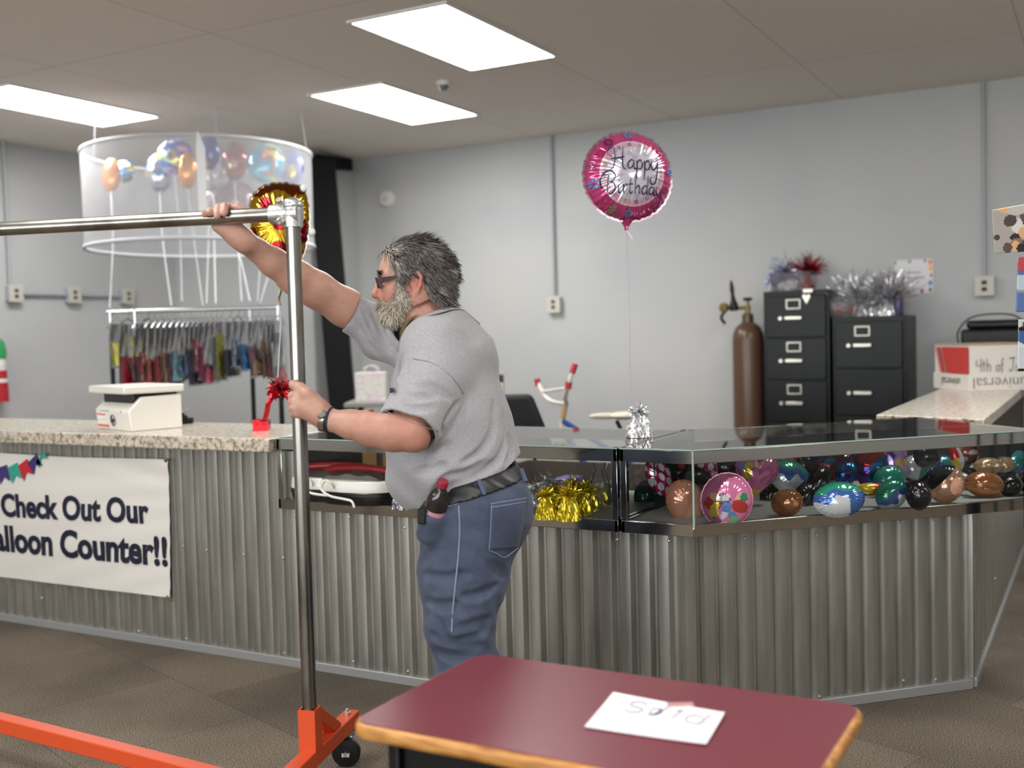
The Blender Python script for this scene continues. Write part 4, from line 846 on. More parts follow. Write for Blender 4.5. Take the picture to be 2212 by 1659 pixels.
def mesh_from(vs, F, name, m, parent, colf=None, relax=1):
    for _ in range(relax):                        # light Laplacian relaxation to hide the lattice
        acc = np.zeros_like(vs); c = np.zeros(len(vs))
        for i in range(4): j = F[:, (i + 1) % 4]; np.add.at(acc, F[:, i], vs[j]); np.add.at(acc, j, vs[F[:, i]]); np.add.at(c, F[:, i], 1); np.add.at(c, j, 1)
        vs = vs * .5 + acc / np.maximum(c, 1)[:, None] * .5
    W = toW(vs) - np.array(parent.location); me = bpy.data.meshes.new(name)
    me.vertices.add(len(W)); me.vertices.foreach_set('co', W.ravel().astype(np.float32)); me.loops.add(F.size); me.loops.foreach_set('vertex_index', F.ravel().astype(np.int32))
    me.polygons.add(len(F)); me.polygons.foreach_set('loop_start', np.arange(0, F.size, 4, dtype=np.int32)); me.polygons.foreach_set('loop_total', np.full(len(F), 4, np.int32))
    if colf is not None:
        a = me.color_attributes.new('Col', 'FLOAT_COLOR', 'POINT'); c = np.ones((len(vs), 4), np.float32); c[:, :3] = colf(vs); a.data.foreach_set('color', c.ravel())
    me.update(calc_edges=True); me.validate(); me.polygons.foreach_set('use_smooth', [True] * len(me.polygons)); me.materials.append(m)
    o = bpy.data.objects.new(name, me); COL.objects.link(o); o.parent = parent; WM[o.name] = WM[parent.name]; return o
def march(f, px, py, D0=2.5, D1=3.6, off=0.0):
    """first point of the field f along the sight line through (px,py), then lifted off the surface."""
    p0 = L(px, py, D0); v = L(px, py, D1) - p0; v /= np.linalg.norm(v); t = 0.0
    for _ in range(400):
        d = float(f(p0 + v * t));
        if d < off: break
        t += max(.001, (d - off) * .6)
        if t > 1.2: return None
    return p0 + v * t
man = thing('person', 'grey-haired bearded man in a grey t-shirt and jeans steadying the steel rack', 'person', toW(L(1040, 1000, 3.15)) * [1, 1, 0])
# joints, read off the photo with the depth each one stands at
Rs, Re, Rw = L(848, 718, 3.31), L(684, 626, 3.2), L(530, 523, 3.058)
Ls, Le, Lw = L(945, 800, 2.98), L(890, 933, 2.86), L(706, 906, 2.945)
HDp = 3.14
def H(px, py, dd=0.0): p = L(px, py, HDp); p[1] += dd; return p
body = SDF()
# trunk and legs (under the clothes)
torso = [L(950, 748), L(958, 820), L(968, 900), L(985, 980), L(1030, 1060)]
body.chain(torso, [.095, .118, .148, .16, .14], .05, 1.25)
body.cone(L(925, 725, 3.0), L(925, 715, 3.28), .055, .055, .06)
NHip, NK, NA = L(1035, 1120, 3.06), L(990, 1352, 3.05), L(1062, 1640, 3.08); FHip, FK, FA = L(1035, 1115, 3.24), L(992, 1350, 3.25), L(1030, 1640, 3.28)
for h_, k_, a_ in ((NHip, NK, NA), (FHip, FK, FA)):
    body.chain([h_, k_], [.105, .06], .04); body.chain([k_, k_ * .65 + a_ * .35, a_], [.058, .062, .038], .03)
    t_ = a_ + np.array([-.17, 0, 0]); t_[2] = .035; hl = a_ + np.array([.03, 0, 0]); hl[2] = .04; body.cone(a_, hl, .036, .03, .02); body.cone(hl, t_, .032, .024, .02, 1.3)
# arms
body.chain([Rs, L(745, 664, 3.25), Re, L(640, 600, 3.17), L(590, 566, 3.13), L(552, 538, 3.1), Rw], [.052, .056, .053, .050, .040, .031, .028], .02)
body.chain([Ls, L(918, 862, 2.925), Le], [.06, .054, .047], .03)
body.chain([Le, L(850, 930, 2.87), L(805, 925, 2.89), L(758, 917, 2.92), Lw], [.047, .053, .048, .037, .0285], .02)
body.ell(L(898, 952, 2.855), (.030, .03, .026), .02)
# left hand round the upright (fist, back of the hand to the camera)
pz = lambda x, y, D: L(x, y, D)
body.chain([Lw, L(688, 893, 2.938), L(668, 880, 2.936)], [.027, .028, .027], .02)
MC = [(648, 853, 2.945), (642, 867, 2.942), (641, 881, 2.943), (646, 893, 2.948)]
for x, y, D in MC: body.cone(L(684, 890, 2.94), L(x, y, D), .021, .0135, .016)
for (x, y, D), r in zip(MC, (.0112, .0115, .011, .0098)):
    body.chain([L(x, y, D), L(631 + (2 if y > 885 else 0), y + 2, 2.962), L(634, y + 3, 3.0), L(652, y + 1, 3.015), L(668, y - 1, 3.008)], [.0128, r, r * .95, r * .9, r * .8], .004)
    body.ell(L(x - 5, y, D - .004), (.0115, .010, .0095), .008)
body.chain([L(690, 880, 2.935), L(664, 852, 2.93), L(650, 838, 2.945), L(636, 831, 2.955)], [.022, .0155, .0125, .0128], .012)
body.ell(L(634, 831, 2.954), (.0125, .011, .0115), .008)
body.cone(L(700, 885, 2.95), L(676, 850, 2.965), .018, .010, .015)
# right hand over the top rail
body.chain([Rw, L(516, 511, 3.054), L(502, 500, 3.058)], [.029, .030, .030], .02)
KN = [(505, 488, 3.054), (492, 489, 3.053), (479, 490, 3.052), (468, 491, 3.052)]
for k, (x, y, D) in enumerate(KN): body.cone(L(512, 508, 3.056), L(x, y, D), .024, .0125, .014)
FX = [(486, 439, 466), (471, 443, 472), (455, 449, 462), (443, 456, 462)]
for (x, y, D), (fx, ty, by_), r in zip(KN, FX, (.0112, .0116, .0105, .009)):
    body.chain([L(x, y, D), L((x + fx) / 2 + 2, ty + 16, 3.060), L(fx + 3, ty + 6, 3.049), L(fx, ty + 6, 3.016), L(fx - 1, (ty + by_) / 2 + 5, 2.994), L(fx - 2, by_ - 4, 2.990)], [.0125, r * .96, r * .96, r * .96, r * .9, r * .8], .0025)
body.chain([L(514, 492, 3.054), L(505, 463, 3.058), L(503, 449, 3.048), L(514, 449, 3.032), L(523, 452, 3.024)], [.017, .0135, .0115, .0105, .0085], .01)
# neck and head
body.chain([L(958, 742, 3.15), L(942, 690, 3.15), L(922, 645, 3.145)], [.075, .064, .06], .03)
body.ell(H(902, 588), (.101, .077, .096), .02); body.ell(H(872, 590), (.066, .066, .075), .03)
body.ell(H(872, 640), (.062, .056, .078), .03); body.cone(H(851, 676, -.012), H(851, 676, .012), .028, .028, .03)
for sg in (-1, 1):
    body.cone(H(905, 645, sg * .052), H(856, 676, sg * .022), .026, .022, .03); body.ell(H(848, 634, sg * .036), (.026, .020, .024), .02)
    body.cone(H(828, 596, sg * .012), H(842, 594, sg * .05), .010, .010, .014)
    body.ell(H(829, 611, sg * .031), (.013, .016, .011), .01, 's'); body.ell(H(837, 611, sg * .031), (.0125, .0125, .0125), .003)
    body.cone(H(833, 605, sg * .02), H(838, 605, sg * .044), .004, .004, .004); body.cone(H(833, 618, sg * .02), H(839, 617, sg * .044), .0035, .0035, .004)
    ear = [H(894, 606, sg * .076), H(898, 595, sg * .082), H(908, 592, sg * .086), H(915, 602, sg * .088), H(913, 620, sg * .085), H(907, 632, sg * .081)]
    body.ell(H(903, 614, sg * .076), (.015, .008, .027), .008, rot=.15); body.chain(ear, [.0045, .005, .0052, .0052, .005, .0055], .004); body.ell(H(901, 637, sg * .077), (.0095, .007, .0105), .006)
    body.chain([H(907, 604, sg * .083), H(907, 618, sg * .082), H(900, 627, sg * .081)], [.0032, .0032, .003], .003); body.ell(H(900, 615, sg * .086), (.007, .007, .009), .006, 's')
    body.ell(H(894, 618, sg * .078), (.004, .004, .006), .004); body.ell(H(824, 640, sg * .0105), (.0105, .0085, .0085), .006); body.ell(H(820, 645, sg * .006), (.004, .0028, .004), .002, 's')
body.chain([H(828, 600), H(820, 618), H(813, 634)], [.0085, .0110, .0135], .01); body.ell(H(812, 636), (.0140, .0145, .0125), .006)
body.ell(H(834, 655), (.018, .026, .012), .015); body.cone(H(829, 664, -.016), H(829, 664, .016), .006, .006, .006); body.cone(H(830, 670, -.014), H(830, 670, .014), .0065, .0065, .006); body.cone(H(823, 667, -.02), H(823, 667, .02), .0022, .0022, .003, op='s')
m_skin = mat('skin', None, .46, sss=.12, spec=.4, bump=(220, .12)); m_skin.node_tree.nodes['Principled BSDF'].inputs['Subsurface Scale'].default_value = .012; m_skin.node_tree.nodes['Principled BSDF'].inputs['Subsurface Radius'].default_value = (1, .4, .25)
def blob(P, c, r): return np.exp(-((P - c) ** 2).sum(-1) / r ** 2)[:, None]
def skincol(P):
    base = np.array(lin('#b98d7b')); red = np.array(lin('#b86a58')); pale = np.array(lin('#c7a38f')); n = (np.sin(P[:, 0] * 90 + 3 * np.sin(P[:, 2] * 70)) * np.sin(P[:, 2] * 110 + 2 * np.sin(P[:, 1] * 80)))[:, None] * .5 + .5
    c = base * (.94 + .10 * n); k = np.zeros((len(P), 1))
    for p, r, w_ in ((H(815, 636), .022, .9), (H(903, 612, -.08), .035, .75), (H(903, 612, .08), .035, .75), (H(848, 632, -.045), .035, .5), (H(848, 632, .045), .035, .5), (Le, .09, .45), (L(820, 930, 2.88), .07, .35), (L(930, 680, 3.1), .06, .35)): k = np.maximum(k, blob(P, p, r) * w_)
    c = c * (1 - k) + red * k
    for q in MC: k = blob(P, L(q[0] - 6, q[1], q[2] - .01), .011) * .6; c = c * (1 - k) + pale * k
    k = blob(P, H(829, 667), .014) * .8; c = c * (1 - k) + np.array(lin('#9c5a50')) * k
    for sg in (-1, 1):
        e = ((P - H(835.5, 611, sg * .031)) ** 2).sum(-1); w_ = (e < .0125 ** 2)[:, None]; c = np.where(w_, np.array(lin('#e6e0da')), c); e = ((P - H(827, 611, sg * .031)) ** 2).sum(-1); c = np.where((e < .0062 ** 2)[:, None], np.array(lin('#3a2c24')), c)
    return c

# ---- t-shirt
sh_ = SDF()
sh_.chain([L(955, 752), L(960, 820), L(966, 900), L(972, 985)], [.105, .137, .170, .184], .05, 1.28)
sh_.cone(L(972, 985), L(925, 1030), .165, .098, .05, 1.2); sh_.cone(L(985, 900), L(1047, 985), .12, .096, .05, 1.45); sh_.ell(L(918, 1035), (.093, .15, .085), .04)
sh_.cone(L(980, 705), L(1010, 760), .052, .085, .05, 1.9); sh_.cone(L(930, 745, 3.0), L(915, 728, 3.30), .066, .066, .05)
LsH, RsH = L(882, 926, 2.86), L(757, 678, 3.265)
slv = SDF(); slv.cone(L(948, 800, 2.99), LsH * 1.15 - L(948, 800, 2.99) * .15, .088, .083, .035); sh_.cone(L(940, 770, 3.02), L(955, 800, 3.0), .09, .085, .04)
slv.cone(L(850, 722, 3.3), RsH * 1.25 - L(850, 722, 3.3) * .25, .078, .056, .02); sh_.cone(L(868, 745, 3.24), L(815, 740, 3.27), .075, .05, .04)
def shirt_detail(P):
    a, d_, u = P[..., 0], P[..., 1], P[..., 2]; near = np.clip((.02 - d_) / .1, 0, 1)
    w1 = np.sin(58 * (u * .85 + a * .55) + 2.2 * np.sin(11 * a + 3 * u) + 1.5 * np.sin(9 * d_)); w2 = np.sin(41 * (u * .5 - a * .9) + 2 * np.sin(13 * u) + 9 * d_); w3 = np.sin(95 * (a * .7 + u * .3) + 3 * np.sin(17 * u + 5 * d_))
    env = .5 + .5 * np.sin(7 * a + 5 * u + 4 * d_); e2 = .5 + .5 * np.sin(9 * u - 6 * a + 1.3)
    return .0042 * w1 * env + .0030 * w2 * e2 + .0008 * w3
# fold lines laid where the cloth pulls
def groove(f, pts, r=.007, k=.016, depth=.35, n=4, D0=2.5):
    Q = [march(f, *q, D0=D0) for q in spline(pts, n)]; Q = [q + np.array([0, -r * (1 - 2 * depth), 0]) for q in Q if q is not None]
    return Q, [r * (.35 + .65 * math.sin(PI * (i + .5) / len(Q))) for i in range(len(Q))], k
base_sh = SDF(); base_sh.ops = list(sh_.ops) + list(slv.ops)
FOLDS = [[(1088, 890), (1094, 950), (1078, 995), (1040, 1022), (985, 1046), (950, 1060)], [(1068, 870), (1066, 930), (1040, 975), (1000, 1000)], [(1000, 862), (985, 880), (962, 915), (958, 935)], [(1003, 850), (1000, 885), (975, 930)],
         [(1050, 1000), (1010, 1022), (965, 1035), (935, 1062)], [(970, 960), (935, 985), (905, 1000)], [(1100, 940), (1108, 975), (1095, 1005)], [(870, 770), (856, 820), (850, 850)], [(885, 765), (868, 815), (858, 850)], [(895, 1020), (930, 1015), (960, 1005)],
         [(870, 850), (905, 858), (950, 850)], [(855, 872), (890, 880), (935, 880)], [(905, 830), (945, 838), (975, 860)]]
for fpts in FOLDS:
    Q, rr_, k_ = groove(base_sh, fpts)
    if len(Q) > 2: sh_.chain(Q, rr_, k_, op='s'); slv.chain(Q, rr_, k_, op='s')
for fpts in ([(800, 668), (815, 700), (828, 745)], [(785, 665), (800, 705), (818, 755)], [(820, 665), (835, 705), (842, 760)], [(770, 690), (790, 730), (815, 765)]):
    Q, rr_, k_ = groove(base_sh, fpts, .006, .014)
    if len(Q) > 2: sh_.chain(Q, rr_, k_, op='s'); slv.chain(Q, rr_, k_, op='s')
hh = .0042; l1, h1 = sh_.bounds(); l2, h2 = slv.bounds(); lo, hi = np.minimum(l1, l2), np.maximum(h1, h2); d, ax = sh_.grid(lo, hi, hh); ds, _ = slv.grid(lo, hi, hh); G = np.stack(np.meshgrid(*ax, indexing='ij'), -1); sd_ = shirt_detail(G).astype(np.float32); d = d + sd_; ds = ds + sd_
def cutplane(G, p, n_): return ((G - p) @ (np.array(n_) / np.linalg.norm(n_)))
nl = LsH - L(948, 800, 2.99); nr_ = RsH - L(850, 722, 3.3)
pl = np.where(((G - LsH) ** 2).sum(-1) < ((G - RsH) ** 2).sum(-1), cutplane(G, LsH, nl), cutplane(G, RsH, nr_))
inner = SDF.comb(d + .0095, np.maximum(ds + .0095, pl - .006), 'u', .03); dall = SDF.comb(d, np.maximum(ds, pl), 'u', .03)
_hd = (L(1121, 990) - L(905, 1094)); hn = np.array([_hd[2], 0, -_hd[0]]); hn /= np.linalg.norm(hn)   # hem rises from the belly to the small of the back
outer = np.maximum(dall, -inner)
hc_ = L(905, 1094, 3.03); du = cutplane(G, hc_, hn) - .028 * np.sin(np.clip((G[..., 0] - L(905, 1094)[0]) / (_hd[0]), 0, 1) * PI) * 1.0
outer = np.maximum(outer, du)
# neck opening
nc, nx = L(922, 702, 3.15), L(862, 757, 3.15) - L(972, 650, 3.15); nx /= np.linalg.norm(nx); nn = np.array([nx[2], 0, -nx[0]]); nn = nn if nn[2] > 0 else -nn
def hole(G, ra, rd): q = G - nc; x = q @ nx; z = q @ nn; r = np.sqrt((x / ra) ** 2 + (q[..., 1] / rd) ** 2); return np.where(z > -.075, (1 - r) * min(ra, rd), -.05)
outer = np.maximum(outer, hole(G, .095, .088))
m_tee = mat('heather_grey_jersey', '#aaa5a6', .85, sheen=.2)
mottle(m_tee, ['#8d8b8d', '#9d9b9f', '#aaa9ad'], 160, 4, (.3, .5, .7), .7, vec=(1, 1, 2.5))
mesh_from(*nets(outer.astype(np.float32), ax, hh), 'tshirt', m_tee, man, None, 1)
# undershirt in the neck opening
bdg, _ = body.grid(lo, hi, hh); qz = (G - nc) @ nn; un = np.maximum(np.maximum(bdg - .0105, -(bdg - .0005)), np.maximum(qz - (.044 - np.where((G - nc) @ nx > .03, 2.5, 7.0) * (((G - nc) @ nx) - .03) ** 2), -.17 - qz)); del bdg, qz; un = np.where(hole(G, .095, .088) < 0, np.maximum(un, d + .011), un); un = np.maximum(un, cutplane(G, L(940, 800), (0, 0, -1))); un = np.maximum(un, ((G - nc) ** 2).sum(-1) ** .5 - .21)
m_olive = mat('olive_jersey', '#6a5f3a', .85); o = mesh_from(*nets(un.astype(np.float32), ax, hh), 'undershirt', m_olive, man, None, 1); o['label'] = 'olive undershirt showing at the neck'
del G, d, inner, outer, un
def ring(f, ra, rd, n=60, lift=.001):
    P = []
    for i in range(n):
        a = 2 * PI * i / n; q = nc + nx * ra * math.cos(a) + np.array([0, rd * math.sin(a), 0]) + nn * .14; t = 0
        for _ in range(300):
            dd = float(f(q - nn * t));
            if dd < lift or t > .28: break
            t += max(.001, dd * .6)
        P.append(q - nn * t)
    P = np.array(P); P = (np.roll(P, 1, 0) + P * 2 + np.roll(P, -1, 0)) / 4; return P
P1, P2 = ring(base_sh, .113, .106), ring(base_sh, .093, .086)
b = MB(); n = len(P1); W1, W2 = toW(P1), toW(P2); W3 = W2 - toW(nn * .012) + toW(np.zeros(3)); b.add([*W1, *W2, *W3], [(i, (i + 1) % n, n + (i + 1) % n, n + i) for i in range(n)] + [(n + i, n + (i + 1) % n, 2 * n + (i + 1) % n, 2 * n + i) for i in range(n)])
b.build('collar', m_tee, man, ang=80, solid=.004)
def line_on(f, pts, r, name, m, n=8, off=.001, D0=2.5, flat=1.0, par=None):
    Q = [march(f, *q, D0=D0, off=off) for q in spline(pts, n)]; Q = [q for q in Q if q is not None]
    b = MB(); b.tube([toW(q) for q in Q], r, 6, flat=flat); return b.build(name, m, par or man)
m_seam = mat('grey_stitching', '#7f7b7b', .9)
line_on(base_sh, [(893, 775), (930, 783), (965, 805), (990, 832), (1001, 850)], .0014, 'sleeve_seam', m_seam, off=-.001)
line_on(base_sh, [(824, 884), (860, 900), (905, 919), (948, 931)], .0010, 'sleeve_hem_stitch', m_seam, off=.002)
P_ = [march(base_sh, *q, D0=2.6, off=.001) for q in ((843, 838), (850, 838), (850, 848), (843, 849))]
if all(p is not None for p in P_): b = MB(); b.quad(*[toW(p) for p in P_]); b.build('chest_tag', mat('navy_tag', '#1c2340', .8), man, solid=.003)
# ---- jeans
je = SDF()
je.cone(L(1022, 1062), L(1035, 1105), .145, .150, .05, 1.12)
for sg, Dn, h_, k_, a_ in ((-1, 3.06, NHip, NK, NA), (1, 3.24, FHip, FK, FA)):
    je.ell(L(1078, 1098, 3.15 + sg * .085), (.088, .095, .105), .05)
    T2_ = L(1000, 1245, Dn); je.chain([L(1020, 1105, Dn), T2_, k_ + np.array([.004, 0, .01])], [.150 if sg < 0 else .14, .120, .091], .04, .95); je.chain([k_, k_ * .62 + a_ * .38, a_ * .9 + k_ * .1], [.090, .086, .078], .04)
    je.ell(k_ + np.array([.035, 0, .02]), (.05, .07, .07), .04)
je.cone(L(926, 1150, 2.96), L(935, 1116, 2.942), .034, .0365, .03)
base_je = SDF(); base_je.ops = list(je.ops)
JF = [[(930, 1372), (965, 1390), (1010, 1385), (1045, 1365), (1058, 1345)], [(945, 1340), (960, 1380), (1000, 1402), (1040, 1395)], [(990, 1355), (1030, 1350), (1060, 1335)], [(915, 1240), (960, 1250), (1010, 1240)], [(1060, 1215), (1085, 1235), (1095, 1245)], [(935, 1405), (975, 1420), (1020, 1415)], [(1000, 1290), (1040, 1285), (1075, 1265)], [(920, 1300), (955, 1310), (985, 1305)]]
for fpts in JF:
    Q, rr_, k_ = groove(base_je, fpts, .009, .018)
    if len(Q) > 2: je.chain(Q, rr_, k_, op='s')
hh = .0045; lo, hi = je.bounds(); lo[2] = .03; d, ax = je.grid(lo, hi, hh); G = np.stack(np.meshgrid(*ax, indexing='ij'), -1)
d = d + (.0016 * np.sin(70 * G[..., 2] + 9 * np.sin(9 * G[..., 0] + 4 * G[..., 1])) * (.5 + .5 * np.sin(14 * G[..., 2] + 8 * G[..., 0])) + .0009 * np.sin(120 * G[..., 2] + 40 * G[..., 0] + 6 * np.sin(30 * G[..., 1]))).astype(np.float32)
wp = L(1018, 1058); _bd = L(1121, 1008, 3.15) - L(966, 1070, 2.96); wn = np.array([-_bd[2], 0, _bd[0]]); wn /= np.linalg.norm(wn); wn = wn if wn[2] > 0 else -wn
dw = cutplane(G, L(966, 1070, 2.96), wn); je_f = np.maximum(np.maximum(d, -(d + .0095)), dw); je_f = np.maximum(je_f, .075 - G[..., 2])
m_den = mat('denim', '#3c4766', .8, sheen=.1); mottle(m_den, ['#323a4e', '#414a5f', '#565f73'], 6, 9, (.3, .52, .75), .75)
mesh_from(*nets(je_f.astype(np.float32), ax, hh), 'jeans', m_den, man, None, 1)
bl = np.maximum(np.maximum(d - .006, -(d + .004)), np.abs(cutplane(G, L(966, 1070, 2.96), wn) + .003) - .0215); o = mesh_from(*nets(bl.astype(np.float32), ax, hh), 'belt', mat('black_leather', '#17171a', .45), man, None, 1)
del G, d, je_f, bl
# ---- body, kept clear of the cloth it wears
hh = .0038; lo, hi = body.bounds(); lo[2] = max(lo[2], -.01); BD, bax = body.grid(lo, hi, hh)
def clip_body(f, cover, gap):
    a, b = f.bounds(.01); i0 = np.clip(np.floor((a - lo) / hh).astype(int), 0, BD.shape); i1 = np.clip(np.ceil((b - lo) / hh).astype(int), 0, BD.shape); sl = tuple(slice(i0[i], i1[i]) for i in range(3))
    sub = [bax[i][sl[i]] for i in range(3)]; fd_, _ = f.grid(np.array([q[0] for q in sub]), np.array([q[-1] for q in sub]) - hh * .5, hh); fd_ = fd_[:len(sub[0]), :len(sub[1]), :len(sub[2])]
    G = np.stack(np.meshgrid(*sub, indexing='ij'), -1); BD[sl] = np.where(cover(G) & (fd_ < .03), np.maximum(BD[sl], fd_ + gap), BD[sl])
def cov_shirt(G):
    c = hole(G, .082, .066) < 0; c &= ~((((G - LsH - nl * .2) ** 2).sum(-1) < .15 ** 2) & (cutplane(G, LsH, nl) > -.004)); c &= ~((((G - RsH - nr_ * .3) ** 2).sum(-1) < .12 ** 2) & (cutplane(G, RsH, nr_) > -.004)); return c & (cutplane(G, hc_, hn) < .03)
clip_body(base_sh, cov_shirt, .027)
clip_body(base_je, lambda G: (cutplane(G, L(966, 1070, 2.96), wn) < .01) & (G[..., 2] > .1), .022)
mesh_from(*nets(BD, bax, hh), 'body', m_skin, man, skincol, 1); del BD
m_stitch = mat('denim_stitching', '#8790a6', .85); m_dd = mat('denim_seam', '#4a5674', .8)
def strip_on(f, A, B, name, m, off=.003, n=16, solid=.003):
    """cloth patch following the surface between two pixel polylines."""
    sa, sb = spline(A, n), spline(B, n); b = MB(); rows = []
    for k in range(9):
        t = k / 8; rows.append([march(f, *(a_ * (1 - t) + c_ * t), off=off) for a_, c_ in zip(sa, sb)])
    ok = all(p is not None for r_ in rows for p in r_)
    if not ok: return None
    w_ = len(rows[0]); b.add([toW(p) for r_ in rows for p in r_], [(j * w_ + i, j * w_ + i + 1, (j + 1) * w_ + i + 1, (j + 1) * w_ + i) for j in range(8) for i in range(w_ - 1)]); return b.build(name, m, man, solid=solid, ang=80)
strip_on(base_je, [(1059, 1086), (1058, 1135), (1054, 1187)], [(1138, 1074), (1132, 1130), (1121, 1182)], 'back_pocket', m_den)
for pts in ([(1060, 1088), (1100, 1082), (1137, 1076)], [(1061, 1096), (1100, 1090), (1136, 1084)], [(1062, 1090), (1060, 1140), (1057, 1186)], [(1056, 1188), (1074, 1196), (1090, 1204), (1106, 1194), (1119, 1184)]): line_on(base_je, pts, .0011, 'pocket_stitch', m_stitch, off=.0045)
line_on(base_je, [(991, 1092), (993, 1140), (990, 1200), (984, 1260), (978, 1320), (976, 1365)], .0022, 'side_seam', m_stitch, off=.0005)
line_on(base_je, [(912, 1112), (935, 1104), (965, 1095), (990, 1087)], .0018, 'pocket_hem', m_stitch, off=.002); line_on(base_je, [(1010, 1076), (1060, 1056), (1105, 1042), (1140, 1036)], .0012, 'waistband_stitch', m_stitch, off=.001)
for a_, c_ in (((1034, 1036), (1047, 1068)), ((1120, 998), (1136, 1040))):
    Q = [march(base_je, *(np.array(a_) * (1 - t) + np.array(c_) * t), off=.010) for t in np.linspace(0, 1, 7)]; Q = [toW(q) for q in Q if q is not None]
    if len(Q) > 3: b = MB(); b.tube(Q, .0065, 6, flat=.35); b.build('belt_loop', m_dd, man)
# ---- shoes
m_shoe = mat('dark_shoe', '#2b2725', .6)
for a_ in (NA, FA):
    f = SDF(); hl = a_ + np.array([.03, 0, 0]); hl[2] = .05; t_ = a_ + np.array([-.185, 0, 0]); t_[2] = .042; f.cone(hl, t_, .045, .036, .03, 1.15); f.cone(hl + np.array([-.01, 0, .0]), a_ * .8 + hl * .2, .044, .046, .03)
    hh = .006; lo, hi = f.bounds(); d, ax = f.grid(lo, hi, hh); G = np.stack(np.meshgrid(*ax, indexing='ij'), -1); d = np.maximum(d, .004 - G[..., 2]); d = np.maximum(d, G[..., 2] - .125); mesh_from(*nets(d, ax, hh), 'shoe', m_shoe, man, None, 2)
# ---- hair, beard, brows
m_hair = mat('grey_hair', None, .55, spec=.35)
def inpoly(x, y, P):
    c = False; j = len(P) - 1
    for i in range(len(P)):
        if (P[i][1] > y) != (P[j][1] > y) and x < (P[j][0] - P[i][0]) * (y - P[i][1]) / (P[j][1] - P[i][1]) + P[i][0]: c = not c
        j = i
    return c
pxs = 1 / np.linalg.norm(H(901, 600) - H(900, 600)); h00 = H(900, 600)
def hpix(p): return 900 + (p[0] - h00[0]) * pxs, 600 - (p[2] - h00[2]) * pxs
def hnorm(f, p, e=.002): g = np.array([f(p + np.eye(3)[i] * e) - f(p - np.eye(3)[i] * e) for i in range(3)]); return g / (np.linalg.norm(g) + 1e-9)
headf = SDF(); headf.ell(H(902, 588), (.101, .077, .096), .02); headf.ell(H(872, 590), (.066, .066, .075), .03); headf.ell(H(872, 640), (.062, .056, .078), .03); headf.cone(H(940, 690), H(915, 640), .062, .058, .03)
HP = [(824, 546), (846, 552), (856, 575), (858, 606), (872, 606), (884, 596), (892, 588), (908, 586), (918, 594), (920, 640), (936, 656), (1010, 665), (1010, 480), (815, 480)]
def strands(b, roots, flow, length, wd, cols, seg=4, rr=random.Random(3), clump=0, lift=.003):
    seeds = np.array([roots[i][0] for i in rr.sample(range(len(roots)), clump)]) if clump else None
    jit = [(np.array([rr.gauss(0, .34), rr.gauss(0, .34), rr.gauss(0, .26)]), rr.uniform(-1.2, 1.2), rr.uniform(.8, 1.25)) for _ in range(clump)]
    for p, nrm in roots:
        jc = jit[int(((seeds - p) ** 2).sum(1).argmin())] if clump else (np.zeros(3), 0, 1); c = cols(p, jc[1]) if clump else cols(p); ln = length(p) * rr.uniform(.65, 1.15) * jc[2]; b.pen(c); q = p.copy(); dr = flow(p, nrm) + jc[0]; dr = dr + np.array([rr.gauss(0, .16), rr.gauss(0, .16), rr.gauss(0, .16)]); dr /= np.linalg.norm(dr)
        sd = np.cross(dr, nrm); sd /= np.linalg.norm(sd) + 1e-9; Pv = []
        for k in range(seg + 1):
            t = k / seg; w_ = wd * (1 - t) ** .6 * .5 + .0001; Pv += [q - sd * w_, q + sd * w_]
            dr = dr + flow(q, nrm) * .25 + np.array([rr.gauss(0, .07), rr.gauss(0, .07), rr.gauss(0, .07) - .03]); dr /= np.linalg.norm(dr); q = q + dr * ln / seg
            dd = float(headf(q));
            mn = lift + .012 * k / seg
            if dd < mn: q = q + hnorm(headf, q) * (mn - dd)
        b.add([tuple(toW(v)) for v in Pv], [(2 * i, 2 * i + 1, 2 * i + 3, 2 * i + 2) for i in range(seg)])
rh = random.Random(5); roots = []
c0 = H(902, 592)
while len(roots) < 5600:
    v = np.array([rh.gauss(0, 1), rh.gauss(0, 1), rh.gauss(0, 1)]); v /= np.linalg.norm(v); t = .14
    while float(headf(c0 + v * t)) > 0: t -= .003
    p = c0 + v * t; x, y = hpix(p)
    if inpoly(x, y, HP): roots.append((p, hnorm(headf, p)))
def hflow(p, n_):
    x, y = hpix(p); fr = np.clip((862 - x) / 40, 0, 1) * np.clip((560 - y) / 30, 0, 1); topk = np.clip((545 - y) / 40, 0, 1)
    d_ = np.array([.75, 0, -.75]) * (1 - topk) + np.array([.85, 0, .10]) * topk; d_ = d_ * (1 - fr) + np.array([-.55, 0, .35]) * fr
    d_ = d_ + n_ * (.26 + .35 * topk + .25 * fr); d_[1] += n_[1] * .15; return d_ / np.linalg.norm(d_)
def hcol(p, js=0):
    x, y = hpix(p); w_ = max(np.clip((872 - x) / 45, 0, 1), np.clip((535 - y) / 45, 0, 1) * .45) * .85 + rh.uniform(-.25, .25)
    return ('#3f3836', '#534c49', '#69625e', '#7f7871', '#9b948b', '#b9b2a6', '#d3ccbe')[int(np.clip(w_ * 4.2 + 2.1 + js + rh.uniform(-1.0, 1.0), 0, 6))]
b = MB(); strands(b, roots, hflow, lambda p: .036 + .016 * np.clip((560 - hpix(p)[1]) / 60, 0, 1) + .01 * np.clip((hpix(p)[1] - 600) / 40, 0, 1), .0040, hcol, clump=230, lift=.007); 
